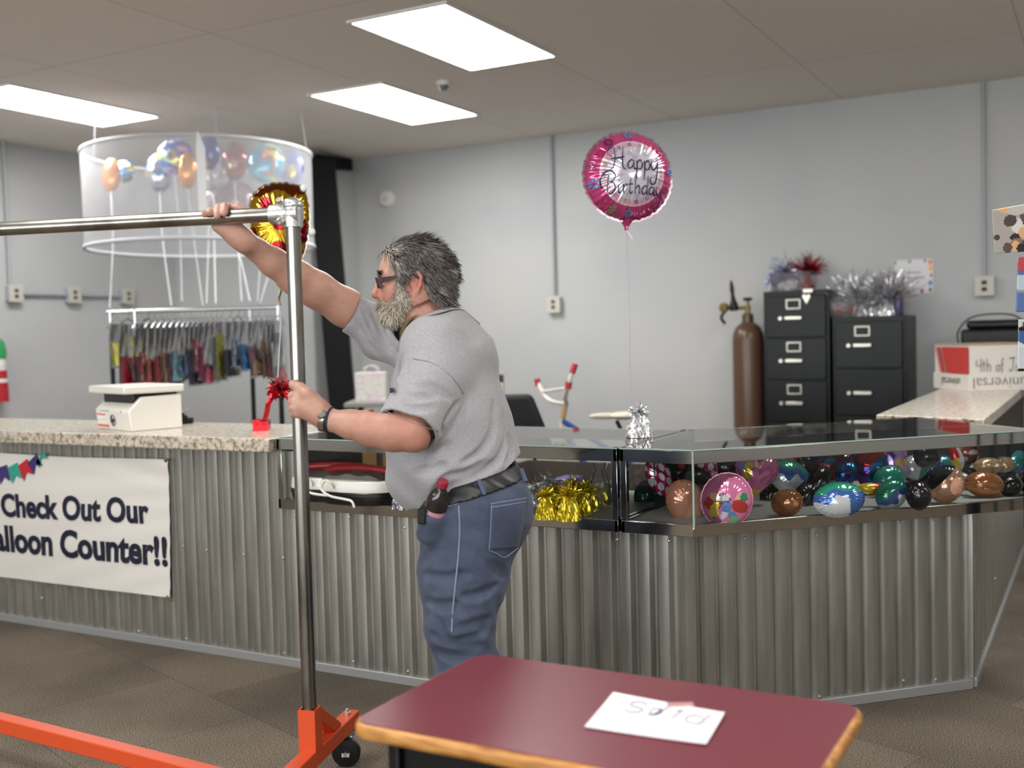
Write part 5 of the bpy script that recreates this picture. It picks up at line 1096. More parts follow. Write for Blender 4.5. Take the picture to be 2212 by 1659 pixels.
# scalp-hugging under-layer
hs = SDF(); hs.ell(H(902, 588), (.1035, .0795, .0985), .02); hs.ell(H(872, 590), (.0675, .0675, .0765), .03); hs.ell(H(955, 625), (.045, .06, .04), .03)
hb = b.build('hair', m_hair, man, smooth=True, ang=90)
hh = .004; lo, hi = hs.bounds(); d, ax = hs.grid(lo, hi, hh); G = np.stack(np.meshgrid(*ax, indexing='ij'), -1); X_ = 900 + (G[..., 0] - h00[0]) * pxs; Y_ = 600 - (G[..., 2] - h00[2]) * pxs
ins = np.zeros(X_.shape[::2] if 0 else (X_.shape[0], X_.shape[2]), bool)
for i in range(ins.shape[0]):
    for j in range(ins.shape[1]): ins[i, j] = inpoly(X_[i, 0, j], Y_[i, 0, j], HP)
d = np.where(ins[:, None, :], d, .05); mesh_from(*nets(d.astype(np.float32), ax, hh), 'scalp_hair', m_hair, man, lambda P: np.tile(np.array(lin('#4c4542')), (len(P), 1)) * (1 + .9 * np.clip((870 - (900 + (P[:, 0:1] - h00[0]) * pxs)) / 50, 0, 1)), 1)
# beard
bd = SDF(); bd.cone(H(845, 676, -.018), H(845, 676, .018), .031, .031, .03); bd.ell(H(829, 656), (.017, .034, .0115), .015)
for sg in (-1, 1): bd.cone(H(877, 650, sg * .050), H(852, 676, sg * .025), .026, .030, .03); bd.cone(H(866, 618, sg * .064), H(877, 650, sg * .055), .009, .021, .02)
headf = bd; hh = .004; lo, hi = bd.bounds(); d, ax = bd.grid(lo, hi, hh); G = np.stack(np.meshgrid(*ax, indexing='ij'), -1); d = d + (.0022 * np.sin(260 * G[..., 0] + 5 * np.sin(70 * G[..., 2])) * np.sin(180 * G[..., 1] + 60 * G[..., 2])).astype(np.float32)
vs, F = nets(d, ax, hh); mesh_from(vs, F, 'beard', m_hair, man, lambda P: np.tile(np.array(lin('#bab1a3')), (len(P), 1)), 1)
roots = []
for i in rh.sample(range(len(vs)), min(len(vs), 3600)):
    p = vs[i]; n_ = hnorm(bd, p)
    if n_[0] < .75: roots.append((p - n_ * .002, n_))
bcol = lambda p: rh.choice(['#c2b9aa', '#d0c8ba', '#aba193', '#978c7e', '#ddd6ca', '#857b6e'] if hpix(p)[1] > 668 or hpix(p)[0] > 850 else ['#9a8c76', '#b3a791', '#857760', '#c2b7a3'])
b = MB(); strands(b, roots, lambda p, n_: (lambda v: v / np.linalg.norm(v))(np.array([-.05 if hpix(p)[0] < 860 else .25, 0, -.85]) + n_ * .55), lambda p: .017 if hpix(p)[1] > 660 else .012, .0026, bcol, 3); b.build('beard_hair', m_hair, man, ang=90)
roots = []
for sg in (-1, 1):
    for _ in range(130): q = H(825 + rh.uniform(0, 14), 594 + rh.uniform(-4, 3), sg * (.014 + rh.uniform(0, .034))); roots.append((q, np.array([-.9, sg * .2, .3])))
headf = body; b = MB(); strands(b, roots, lambda p, n_: np.array([-.2, 0, .5]) + np.array([0, (1 if p[1] > h00[1] else -1) * .6, 0]), lambda p: .010, .0016, lambda p: rh.choice(['#3a302b', '#4d423b', '#2d2522']), 2); b.build('eyebrows', m_hair, man, ang=90)
# ---- glasses, watch
m_tort = mat('red_tortoiseshell', '#3d0d10', .4, spec=.25); mottle(m_tort, ['#120506', '#300a0d', '#4a1414'], 120, 3, (.35, .5, .65))
gl = MB(); 
for sg in (-1, 1):
    up = [(819, 604, .066), (832, 602, .070), (850, 600, .075), (875, 597, .082), (900, 594, .086), (912, 604, .088)]; dn = [(823, 620, .066), (834, 614, .070), (850, 608, .075), (875, 602, .082), (899, 598, .086), (909, 606, .088)]
    A_ = [toW(H(x, y, sg * z)) for x, y, z in up]; B_ = [toW(H(x, y, sg * z)) for x, y, z in dn]; o_ = np.array(HD) * .0035 * sg; k = len(A_)
    vs = A_ + B_ + [p + o_ for p in A_] + [p + o_ for p in B_]; fs = [(i, i + 1, k + i + 1, k + i) for i in range(k - 1)] + [(2 * k + i, 3 * k + i, 3 * k + i + 1, 2 * k + i + 1) for i in range(k - 1)] + [(i, 2 * k + i, 2 * k + i + 1, i + 1) for i in range(k - 1)] + [(k + i, k + i + 1, 3 * k + i + 1, 3 * k + i) for i in range(k - 1)] + [(0, k, 3 * k, 2 * k), (k - 1, 3 * k - 1, 4 * k - 1, 2 * k - 1)]
    gl.add(vs, fs)
    fr = [(818, 603, .064), (816, 602, .040), (816, 604, .012), (818, 614, .010), (820, 622, .022), (821, 623, .045), (822, 619, .064)]; gl.tube([toW(H(x, y, sg * z)) for x, y, z in spline(fr + [fr[0]], 4)], .0022, 6, cap=False)
gl.tube([toW(H(816, 606, -.012)), toW(H(814, 604, 0)), toW(H(816, 606, .012))], .0022, 6); eg = gl.build('eyeglasses', m_tort, man)
for sg in (-1, 1): b = MB(); b.add([toW(H(x, y, sg * z)) for x, y, z in [(818, 604, .063), (816, 603, .040), (816, 605, .013), (818, 614, .011), (820, 621, .022), (821, 622, .045), (821, 618, .063)]], [tuple(range(7))]); b.build('lens', glassy('lens_glass'), eg)
wa, wb = toW(L(700, 905, 2.943)), toW(L(722, 909, 2.938)); wx_ = (wb - wa) / np.linalg.norm(wb - wa); cw = toW(L(702, 905, 2.944))
e1 = np.cross(wx_, [0, 0, 1]); e1 /= np.linalg.norm(e1); e2 = np.cross(wx_, e1)
wt = None; b = MB(); b.lathe(cw - wx_ * .008, [(.0335, -.002), (.0362, 0), (.0362, .016), (.0335, .018)], 36, tuple(wx_), cap=False)
wt = b.build('wristwatch', mat('steel_watch', '#b9b6ae', .25, 1.0), man)
b = MB(); b.lathe(cw + wx_ * .010, [(.0345, 0), (.0365, .001), (.0365, .008), (.0345, .009)], 30, tuple(wx_), cap=False); b.build('wrist_strap', mat('navy_cord', '#1b1c38', .7), man)
fdv = -np.array(CF) * .85 + np.array([0, 0, .35]); fdv -= wx_ * (fdv @ wx_); fdv /= np.linalg.norm(fdv); b = MB(); b.lathe(cw + fdv * .033, [(.0125, 0), (.0135, .002), (.0135, .006), (.012, .008)], 24, tuple(fdv)); b.build('watch_case', mat('steel_watch', '#b9b6ae', .25, 1.0), wt)
b = MB(); b.lathe(cw + fdv * .0413, [(.0105, 0), (.0003, .0003)], 20, tuple(fdv)); b.build('watch_dial', mat('grey_dial', '#777a70', .3), wt)
# ---- bottle in the front pocket, phone clip
b0, b1 = toW(L(931, 1135, 2.955)), toW(L(957, 1040, 2.895)); axb = b1 - b0; hb_ = np.linalg.norm(axb); axb /= hb_
t = thing('soda_bottle', 'small soda bottle with a red cap tucked in the jeans pocket', 'bottle', b0)
m_pet = mat('bottle_plastic', '#574b48', .08, spec=.8, trans=.75); MB().lathe(b0, [(.024, -.03), (.029, -.02), (.031, 0), (.031, hb_ - .068), (.030, hb_ - .055), (.025, hb_ - .040), (.015, hb_ - .024), (.0118, hb_ - .018), (.0118, hb_ - .008), (.0005, hb_ - .007)], 28, tuple(axb)).build('bottle_body', m_pet, t)
b = MB(); b.lathe(b0 + axb * (hb_ - .016), [(.0155, 0), (.0155, .016), (.0145, .0185), (.0005, .019)], 26, tuple(axb)); b.build('cap', mat('crimson_cap', '#8e2738', .4), t)
b = MB(); 
b.pen('#c9a0a6'); b.lathe(b0 + axb * .0, [(.0316, 0), (.0316, .060)], 28, tuple(axb), cap=False); b.build('label', mat('pink_label', '#c58e98', .4), t)
q = march(base_je, 912, 1108, off=.006)
if q is not None: b = MB(); b.T = frame(toW(q), CR, (0, 0, 1)); b.box((-.012, -.03, -.008), (.010, .012, .008)); b.build('belt_clip', m_blackp, man, bevel=.003)
# ---------------------------------------------------------------- foil balloons
m_mylar = mat('printed_mylar', None, .13, .35, coat=.6, bump=(9, .06)); m_mylarm = mat('metallic_mylar', None, .14, .88); m_valve = mat('clear_valve', '#dcdcdc', .3); m_rib = mat('curling_ribbon', '#dfe0e4', .35)
def heart(t):
    x = 16 * math.sin(t) ** 3; y = 13 * math.cos(t) - 5 * math.cos(2 * t) - 2 * math.cos(3 * t) - math.cos(4 * t); return x / 16.5, (y + 2.2) / 15.5
def circle(t): return math.sin(t), math.cos(t)
def polyline_shape(P):
    P = np.array(spline(list(P) + [P[0]], 10))[:-1]; s = np.concatenate([[0], np.cumsum(np.linalg.norm(np.diff(np.vstack([P, P[:1]]), axis=0), axis=1))])
    def f(t): u = (t / (2 * PI)) % 1 * s[-1]; return tuple(np.interp(u, s, np.append(P[:, k], P[0, k])) for k in (0, 1))
    return f
def foil(b, c, ex, ey, rx, ry, th, shape, colf, nr=14, nt=84, wr=1.0, rr=None, rim=1.035, kk=38):
    """inflated two-sided foil pillow: puckered seam, printed colour from colf(x, y, front)."""
    rr = rr or random.Random(int(abs(c[0]) * 1e4) % 9973); T = frame(c, ex, ey); ph = [rr.uniform(0, 6.3) for _ in range(4)]; S_ = [shape(2 * PI * j / nt) for j in range(nt)]
    for side in (1, -1):
        vs = []; cs = []
        rings = [i / nr for i in range(nr + 1)] + [rim]
        for i, s in enumerate(rings):
            for j in range(nt):
                t = 2 * PI * j / nt; pk = math.sin(kk * t + ph[0]) * .6 + math.sin(kk * .61 * t + ph[1]) * .4; q = min(s, 1)
                k = s * (1 + .018 * wr * pk * q ** 8); x, y = S_[j][0] * k, S_[j][1] * k
                z = th * (max(0, 1 - q ** 2.3)) ** .62 * (1 + .16 * wr * pk * q ** 3) + (.003 if s >= 1 else 0) * pk * 0
                vs.append(T @ Vector((x * rx, y * ry, side * z)))
        n = len(rings); fs = []
        for i in range(n - 1):
            for j in range(nt):
                j2 = (j + 1) % nt; f = (i * nt + j, (i + 1) * nt + j, (i + 1) * nt + j2, i * nt + j2); fs.append(f if side < 0 else f[::-1])
                sm = min((rings[i] + rings[i + 1]) / 2, 1); u = (S_[j][0] + S_[j2][0]) / 2 * sm, (S_[j][1] + S_[j2][1]) / 2 * sm; cs.append(lin(colf(u[0], u[1], side > 0)))
        b.add(vs, fs, cs)
    return T
def balloon(name, label, c, rx, ry, rot=0.0, tilt=(0, 0), th=.5, shape=circle, colf=None, group=None, m=None, cat='balloon', nr=14, nt=84, valve=True, wr=1.0):
    nrm = -CF + tilt[0] * CR + tilt[1] * CU; nrm /= np.linalg.norm(nrm); ex = CR * math.cos(rot) + CU * math.sin(rot); ex = ex - nrm * (ex @ nrm); ex /= np.linalg.norm(ex); ey = np.cross(nrm, ex)
    t = thing(name, label, cat, c, 0, group); b = MB(); foil(b, c, ex, ey, rx, ry, min(rx, ry) * th, shape, colf, nr, nt, wr); b.build('envelope', m or m_mylar, t, ang=50)
    x, y = shape(PI); p = np.array(c) + ex * rx * x + ey * ry * y
    if valve and p[2] > DK + .03: MB().tube([p, p - ey * .012, p - ey * .028], [.004, .006, .007], 8, flat=.4).build('valve', m_valve, t)
    return t, ex, ey, nrm
def disc_noise(seed, pal, base, n=9, lo=.1, hi=.35, x0=-1, x1=1, y0=-1, y1=1):
    rr = random.Random(seed); B = [(rr.uniform(x0, x1), rr.uniform(y0, y1), rr.uniform(lo, hi), rr.uniform(.6, 1.6), pal[k % len(pal)]) for k in range(n)]
    def f(x, y, fr):
        for bx_, by_, r, a, col in reversed(B):
            if ((x - bx_) / (r * a)) ** 2 + ((y - by_) / r) ** 2 < 1: return col
        return base if isinstance(base, str) else base(x, y, fr)
    return f
BLK = lambda x, y, f: '#141416'
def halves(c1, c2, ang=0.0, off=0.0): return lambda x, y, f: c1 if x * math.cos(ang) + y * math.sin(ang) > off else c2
def dots(bg, fg, r=.17, s=.62):
    def f(x, y, fr):
        j = round(y / (s * .5)); i = round((x - (j % 2) * s * .5) / s); return fg if (x - i * s - (j % 2) * s * .5) ** 2 + (y - j * s * .5) ** 2 < r * r else bg
    return f
def globe(x, y, f):
    w_ = math.sin(5 * x + 2 * y) * .12 + math.sin(11 * x) * .06
    return '#2f8f74' if y > .38 + w_ else ('#3e63a4' if y > -.12 + w_ * 1.6 or x > .55 else '#cfd2d8')
def fin(x, y, f): return '#c4202a' if x > .15 else ('#e07a1e' if x > -.15 else '#e2c22e')
def gradstripe(*cols): return lambda x, y, f: cols[int(np.clip((y + 1) / 2 * len(cols), 0, len(cols) - 1))]
DK = CB + .037
def deckD(px, py): p = Z(px, py, DK); return float((p - CC) @ CF)
PINKP = disc_noise(4, ['#2f8a5c', '#b23a34', '#5c84bf', '#d8bf4a', '#e3b49c', '#4a3a38', '#7fae8a', '#c8d4e6'], '#d57aa4', 13, .10, .26, -.6, .65, -.75, .45)
PINKH = disc_noise(11, ['#d6b83a', '#c9a632', '#4a6fb4', '#7a95c8', '#e6b9a0', '#3e3436', '#8c5a44'], lambda x, y, f: '#d8bd44' if y < -.42 - .25 * abs(x) else '#cf6f9e', 9, .09, .2, -.85, -.1, -.5, .55)
SQ = disc_noise(8, ['#5b3587', '#7a4fa6', '#d7ab54', '#e0bd74', '#c98f9c', '#47265f', '#e2b79c'], '#b78cc2', 10, .16, .4)
sq_shape = polyline_shape([(0, 1.0), (.9, .95), (.95, 0), (.85, -.95), (0, -1.0), (-.85, -.95), (-.95, 0), (-.9, .95)])
C2 = [  # label, px, py, rx px, ry px, rot, tilt, bottom-row?, extra depth, th, shape, colours, material
 ('dark teal balloon in the left back corner of the corner showcase', 1402, 1076, 30, 34, .2, (.2, .1), 0, 4.05, .6, circle, halves('#0f3a36', '#12524a', .6), None),
 ('magenta balloon with white polka dots at the left end of the corner showcase', 1424, 1030, 25, 40, .5, (.3, .1), 0, 3.85, .5, circle, dots('#b3245f', '#e8e4e6', .24, .8), None),
 ('second magenta polka dot balloon behind the pink round one', 1522, 1022, 24, 36, -.2, (-.2, .1), 0, 3.95, .5, circle, dots('#b3245f', '#e8e4e6', .24, .8), None),
 ('red and white balloon peeping out in the left back of the corner showcase', 1452, 1012, 26, 20, .3, (0, .2), 0, 4.05, .6, circle, disc_noise(3, ['#c23b34', '#e8e2e0', '#2b4a78', '#c24438'], '#3a1d22', 9, .15, .4), None),
 ('black glossy balloon behind the peach one at the showcase corner', 1500, 1052, 40, 38, .4, (.1, .2), 0, 3.82, .65, circle, BLK, None),
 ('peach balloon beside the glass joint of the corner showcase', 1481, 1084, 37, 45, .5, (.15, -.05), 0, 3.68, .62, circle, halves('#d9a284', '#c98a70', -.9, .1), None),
 ('round pink balloon printed with colour patches, nearest the glass joint', 1570, 1080, 54, 58, -.3, (-.1, .02), 1, 3.74, .42, circle, PINKP, None),
 ('black balloon with white glints behind the two pink ones', 1574, 1004, 40, 30, .1, (0, .3), 0, 4.05, .7, circle, BLK, None),
 ('pink heart balloon with a yellow lower edge in the corner showcase', 1632, 1032, 44, 52, -.18, (.1, .05), 0, 3.86, .5, heart, PINKH, None),
 ('blue striped balloon with an orange tip high in the back of the showcase', 1684, 994, 30, 14, -.1, (0, .2), 0, 4.1, .8, circle, lambda x, y, f: '#d9541e' if x > .3 else ('#e8e6e2' if x > .05 else ('#3a6ab0' if int((x + 2) * 9) % 2 else '#d8dde6')), None),
 ('green, blue and white balloon behind the brown one in the showcase', 1706, 1030, 42, 33, -.35, (.1, .25), 0, 3.98, .6, circle, globe, None),
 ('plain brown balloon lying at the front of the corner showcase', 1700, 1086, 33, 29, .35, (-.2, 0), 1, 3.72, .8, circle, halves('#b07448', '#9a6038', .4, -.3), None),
 ('black balloon wedged behind the plain brown one', 1738, 1076, 24, 33, -.5, (.3, .1), 0, 3.86, .8, circle, BLK, None),
 ('long black balloon leaning up beside the brown one', 1768, 1042, 21, 37, -.65, (.2, .2), 0, 3.88, .75, circle, BLK, None),
 ('small black balloon at the back of the showcase beside the dark red one', 1737, 1004, 15, 24, .1, (0, .1), 0, 4.15, .8, circle, BLK, None),
 ('dark red and blue metallic balloon at the back of the showcase', 1794, 1000, 44, 32, .25, (-.1, .2), 0, 4.1, .6, circle, disc_noise(21, ['#7a1f1c', '#2a3f8c', '#1f6fa0', '#4a1a24', '#c0603a', '#e0d6c8'], '#5a1c1e', 11, .15, .4), m_mylarm),
 ('crumpled blue foil balloon below the dark red one', 1828, 1022, 26, 22, .6, (.2, .1), 0, 3.98, .7, circle, disc_noise(25, ['#28589c', '#3a7cc0', '#3b2f6e'], '#274a8a', 8, .2, .4), m_mylarm),
 ('large blue, white and green balloon lying at the front middle of the showcase', 1812, 1079, 54, 37, .12, (-.05, .2), 1, 3.8, .7, circle, lambda x, y, f: globe(x * .8 + .3, y * 1.1 - .1, f), None),
 ('red and blue metallic balloon standing in the back middle of the showcase', 1884, 1008, 33, 45, -.12, (.05, .1), 0, 4.05, .5, circle, lambda x, y, f: '#b02a1e' if y > .25 + .3 * math.sin(3 * x) else ('#1f6fae' if x > -.35 else '#4a2a6e'), m_mylarm),
 ('purple and gold square balloon at the back of the showcase', 1932, 998, 25, 33, .06, (-.1, .05), 0, 4.05, .4, sq_shape, SQ, None),
 ('red, orange and yellow fin-shaped balloon lying across two blue ones', 1889, 1056, 33, 11, -.08, (0, .3), 0, 3.78, .8, circle, fin, None),
 ('teal green balloon behind the front black ball in the showcase', 1922, 1036, 34, 27, .3, (.1, .2), 0, 3.98, .6, circle, halves('#2a8c78', '#3f62a2', 1.2, -.2), None),
 ('blue and white balloon propped beside the front black ball', 1926, 1068, 38, 30, .55, (.1, .1), 1, 3.86, .6, circle, lambda x, y, f: globe(x, y * .9 + .25, f), None),
 ('green and silver balloon at the back behind the black ball', 1976, 1010, 24, 24, -.5, (0, .2), 0, 4.1, .6, circle, halves('#2f8a76', '#b9bcc0', .3, .3), None),
 ('black ball-shaped balloon at the front of the showcase', 1985, 1070, 27, 31, 0, (0, .05), 1, 3.82, .85, circle, BLK, None),
 ('black ball-shaped balloon high in the showcase beside the purple square one', 2003, 985, 27, 25, 0, (0, .1), 0, 3.98, .85, circle, BLK, None),
 ('teal and blue balloon under the red and yellow fin at the back', 2046, 1008, 30, 21, -.4, (0, .3), 0, 4.08, .6, circle, halves('#2f8a8a', '#3f5fa4', 1.3, -.1), None),
 ('peach balloon with a black side in the right half of the showcase', 2044, 1046, 36, 42, -.55, (-.15, .1), 1, 3.9, .65, circle, lambda x, y, f: '#d9a487' if x - .3 * y > -.35 else '#15191c', None),
 ('red, white and yellow fin balloon standing up at the right back', 2066, 987, 13, 25, .35, (0, .1), 0, 4.02, .6, circle, lambda x, y, f: '#c8242a' if y > -.1 and x < .3 else ('#e0c030' if x < 0 else '#d8dade'), None),
 ('patterned red and pale balloon in the far right back of the showcase', 2092, 975, 26, 24, .2, (0, .1), 0, 4.2, .6, circle, disc_noise(31, ['#a8262c', '#d8d6d8', '#c8a078', '#e4dcd4', '#7a1c22'], '#9c3a34', 12, .12, .3), None),
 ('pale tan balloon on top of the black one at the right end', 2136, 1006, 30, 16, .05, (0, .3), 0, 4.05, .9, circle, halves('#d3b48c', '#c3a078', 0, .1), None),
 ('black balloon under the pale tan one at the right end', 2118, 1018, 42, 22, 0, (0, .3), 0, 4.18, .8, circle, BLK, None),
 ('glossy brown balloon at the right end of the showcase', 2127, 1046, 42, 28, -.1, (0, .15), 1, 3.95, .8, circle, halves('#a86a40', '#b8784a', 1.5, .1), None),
 ('black balloon in the right-hand corner of the showcase', 2182, 1049, 27, 22, .2, (-.1, .15), 1, 3.9, .85, circle, BLK, None),
 ('wide black balloon at the back between the heart and the striped one', 1652, 990, 26, 20, .2, (0, .2), 0, 4.2, .7, circle, BLK, None),
 ('navy and red balloon at the back behind the large blue one', 1842, 990, 22, 20, 0, (0, .2), 0, 4.2, .7, circle, halves('#27386e', '#8e2024', .8), m_mylarm),
 ('pale blue balloon at the back of the showcase between the heart and the green one', 1668, 1036, 20, 26, .3, (0, .1), 0, 4.12, .7, circle, halves('#8fa9cf', '#c9d2e0', .5), None),
 ('deep red balloon behind the teal one in the middle of the showcase', 1958, 1036, 22, 22, .3, (0, .1), 0, 4.14, .7, circle, halves('#8a1c22', '#3a1a24', .5), None),
 ('dark blue balloon behind the peach one in the right half', 2012, 1030, 26, 26, .3, (0, .1), 0, 4.16, .7, circle, halves('#22304e', '#15191c', .5), None),
 ('black balloon behind the pale blue and white ones at the front left', 1668, 1072, 24, 24, .3, (0, .1), 0, 4.0, .7, circle, BLK, None),
 ('small white and silver balloon between the peach and the brown one', 2082, 1040, 15, 18, .5, (0, .2), 0, 3.98, .7, circle, halves('#d6d8da', '#b6b9c0', .4), None)]
for (lab, px, py, rx, ry, rot, tl, bot_, D, th, shp, cf, mm) in C2:
    if not bot_: rx, ry = rx * 1.1, ry * 1.1; D -= .05
    if bot_: D = min(max(deckD(px, py + ry * .98), 3.5), 4.2)
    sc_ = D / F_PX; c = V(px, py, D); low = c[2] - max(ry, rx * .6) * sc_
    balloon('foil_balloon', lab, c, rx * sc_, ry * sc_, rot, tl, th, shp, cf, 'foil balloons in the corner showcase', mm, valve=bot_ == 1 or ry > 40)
# ---- the floating happy-birthday balloon
hbc = V(1356, 382, 3.93); hr = 95 * 3.93 / F_PX
nrm = -CF * .93 + CR * .17 + CU * .02; nrm /= np.linalg.norm(nrm); ex = CR - nrm * (CR @ nrm); ex /= np.linalg.norm(ex); ex = ex * math.cos(-.03) + np.cross(nrm, ex) * math.sin(-.03); ey = np.cross(nrm, ex); hbw = hr * 1.02
t = thing('foil_balloon', 'round pink Happy Birthday foil balloon floating above the showcases', 'balloon', hbc)
th_ = hr * .50
def hcolf(x, y, f):
    r = math.hypot(x, y)
    if not f: return '#c8c8cc'
    a = math.atan2(y, x)
    if r > .735: return '#c4447e' if r < .97 else '#b23a70'
    return '#e9c9d6' if r > .70 else ('#dcb6c6' if r > .58 else '#d9d3df')
b = MB(); T = foil(b, hbc, ex, ey, hbw, hr, th_, circle, hcolf, 34, 168, .9, rim=1.05, kk=44)
tl_ = [hbc - ey * hr * .98, hbc - ey * hr * 1.06, hbc - ey * hr * 1.16, hbc - ey * hr * 1.22]; b.pen('#a83466'); b.tube(tl_, [.030, .019, .008, .010], 12, flat=.45)
def onb(x, y, lift=.0012):
    r = min(math.hypot(x, y), .985); lift = lift + .0008 + .006 * r ** 3; return T @ Vector((x * hbw, y * hr, th_ * (1 - r ** 2.3) ** .62 + lift))
def script(strokes, x0, y0, sx, sy, b, r0=.0020):
    for st in strokes:
        P = spline([(x0 + x * sx, y0 + y * sy) for x, y in st], 6); k = len(P); b.tube([onb(*p) for p in P], [r0 * (.55 + .75 * math.sin(PI * min(1, (i + .5) / k))) for i in range(k)], 6)
LT = {'a': [[(.62, .42), (.40, .50), (.14, .28), (.22, .04), (.48, .12), (.62, .42)], [(.64, .48), (.60, .14), (.72, .0), (.9, .12)]], 'p': [[(.18, .5), (.22, .1), (.16, -.55)], [(.2, .3), (.42, .52), (.66, .36), (.52, .04), (.22, .06)]],
      'y': [[(.12, .5), (.16, .16), (.38, .06), (.62, .3), (.68, .5)], [(.7, .52), (.66, -.1), (.5, -.62), (.2, -.72), (.06, -.5), (.18, -.34)]], 'i': [[(.16, .48), (.16, .14), (.26, .0), (.4, .1)], [(.17, .68), (.18, .72)]],
      'r': [[(.14, .5), (.2, .0)], [(.2, .26), (.36, .5), (.54, .46)]], 't': [[(.26, .9), (.2, .2), (.32, .0), (.5, .12)], [(.06, .52), (.48, .54)]], 'h': [[(.16, 1.15), (.2, .0)], [(.2, .26), (.42, .5), (.58, .34), (.58, .06), (.72, .04)]],
      'd': [[(.6, .42), (.38, .5), (.14, .26), (.24, .02), (.48, .1), (.62, .42)], [(.66, 1.1), (.62, .14), (.74, .0)]],
      'H': [[(-.3, .75), (-.22, 1.0), (.12, 1.16), (.26, .7), (.16, .1), (-.04, -.06)], [(.92, 1.2), (.84, .5), (.9, .05), (1.1, -.04)], [(-.1, .5), (.5, .56), (1.0, .66)]],
      'B': [[(-.02, .18), (-.34, .3), (-.5, .7), (-.2, 1.15), (.4, 1.25), (.76, .95), (.5, .66), (.24, .62)], [(.3, .64), (.7, .5), (.78, .2), (.5, -.08), (.3, -.02)], [(.14, 1.02), (.16, .0)]]}
m_prnt = mat('violet_print', '#2a1f4a', .25); hbm = b; b = MB(); x = -.50
for ch, adv in (('H', .30), ('a', .175), ('p', .17), ('p', .17), ('y', .17)): script(LT[ch], x, .07, .28, .42, b); x += adv * 1.06
x = -.60
for ch, adv in (('B', .235), ('i', .11), ('r', .13), ('t', .13), ('h', .175), ('d', .175), ('a', .185), ('y', .17)): script(LT[ch], x, -.47, .25, .38, b); x += adv * .98
b.build('printed_lettering', m_prnt, t)
b = hbm; b.mi = 1; rf = random.Random(12)
def flower(x, y, r, col, n=7, cen=None):
    b.pen(col)
    for k in range(n):
        a = 2 * PI * k / n + x * 3; P = [(x + r * (.22 * math.cos(a))), (y + r * .22 * math.sin(a))]; tip = (x + r * math.cos(a), y + r * math.sin(a)); s_ = (-math.sin(a) * r * .24, math.cos(a) * r * .24); md = (x + r * .66 * math.cos(a), y + r * .66 * math.sin(a))
        b.add([onb(*P, .0009), onb(md[0] + s_[0], md[1] + s_[1], .0009), onb(*tip, .0009), onb(md[0] - s_[0], md[1] - s_[1], .0009)], [(0, 3, 2, 1)])
for a, r, s_, col in ((198, .87, .13, '#2f86b8'), (96, .88, .10, '#2f86b8'), (128, .88, .12, '#54225c'), (268, .88, .09, '#2f7fa8'), (172, .9, .08, '#4a1d55'), (8, .9, .1, '#2f86b8'), (244, .9, .1, '#4f8a4a'), (228, .86, .13, '#a42a5e'), (150, .84, .11, '#a42a5e'), (40, .88, .1, '#a42a5e'), (300, .88, .11, '#a42a5e'), (340, .88, .09, '#8c2450')): flower(r * math.cos(math.radians(a)), r * math.sin(math.radians(a)), s_, col)
for k in range(16): a = 2 * PI * k / 16 + .15; flower(.645 * math.cos(a), .645 * math.sin(a), .05, ['#33285e', '#3a6aa8', '#c05a80', '#5a9a52'][k % 4], 6); a += .2; flower(.645 * math.cos(a), .645 * math.sin(a), .017, '#a02848', 4)
for x, y in ((.12, .53), (.3, .46), (-.1, .44), (.42, .3), (.5, -.05), (.45, -.2), (-.18, .1), (.05, -.12), (.1, -.52), (-.1, -.5), (.3, -.5), (.02, .36), (.52, .12), (-.3, -.08), (.33, -.13)): flower(x, y, .065, '#a9a3b4', 8)
b.build('envelope', [m_mylar, m_gloss], t, ang=60)
wb_ = Z(1381, 943, CT + .002); rt = hbc - ey * hr * 1.2
b = MB(); b.tube(spline([rt, rt + np.array([.004, 0, -.2]), V(1361, 700, 3.92), V(1363, 840, 3.9), wb_ + (0, 0, .10)], 8), .0022, 6, flat=.5); b.build('ribbon', mat('pink_ribbon', '#cfa9c4', .35), t)
b = MB(); b.tube(spline([rt, rt + np.array(CR) * .012 - np.array([0, 0, .02]), rt + np.array(CR) * .02 - np.array([0, 0, .035])]), .003, 6); b.build('ribbon_knot', m_valve, t)
weight('silver foil balloon weight standing on the showcase glass', wb_, 1.05, SILV, n=130, tall=.62, up=.35, hh=.085, lo=.0)
# ---- weights and machines in the straight showcase
for px, py, lab in ((1179, 1120, 'gold tinsel weight at the front left of the gold group'), (1229, 1123, 'gold tinsel weight at the front middle, tallest of the gold group'), (1203, 1109, 'gold tinsel weight between the two front ones'), (1255, 1111, 'gold tinsel weight just right of the tallest one'), (1271, 1102, 'gold tinsel weight at the right of the loose gold group'), (1240, 1097, 'gold tinsel weight at the back of the gold group')):
    weight(lab, Z(px, py, DK), .80 if px != 1229 else .88, GOLD, 'gold tinsel weights', n=130, tall=.80 if px not in (1229, 1240) else 1.0, up=.5, lo=.0, droop=.06, hh=.095)
p = Z(1297, 1093, DK); weight('gold tinsel weight inside a clear bag at the right back', p, .8, GOLD, 'gold tinsel weights', n=90, tall=1.3, up=.3)
t = thing('plastic_bag', 'clear plastic bag round the rightmost gold weight', 'bag', p); b = MB(); b.lathe(p, [(.038, .0), (.044, .03), (.040, .08), (.020, .13), (.028, .155)], 14, cap=False); b.v = [v + Vector((R.gauss(0, .004), R.gauss(0, .004), 0)) for v in b.v]; b.build('film', m_clear, t, ang=20)
for px, py, lab in ((1163, 1092, 'silver tinsel weight just behind the man in the straight showcase'), (1186, 1078, 'silver tinsel weight behind the front left gold one')): weight(lab, Z(px, py, DK), .8, SILV, 'silver tinsel weights', n=130, tall=1.35, up=.3, lo=.1)
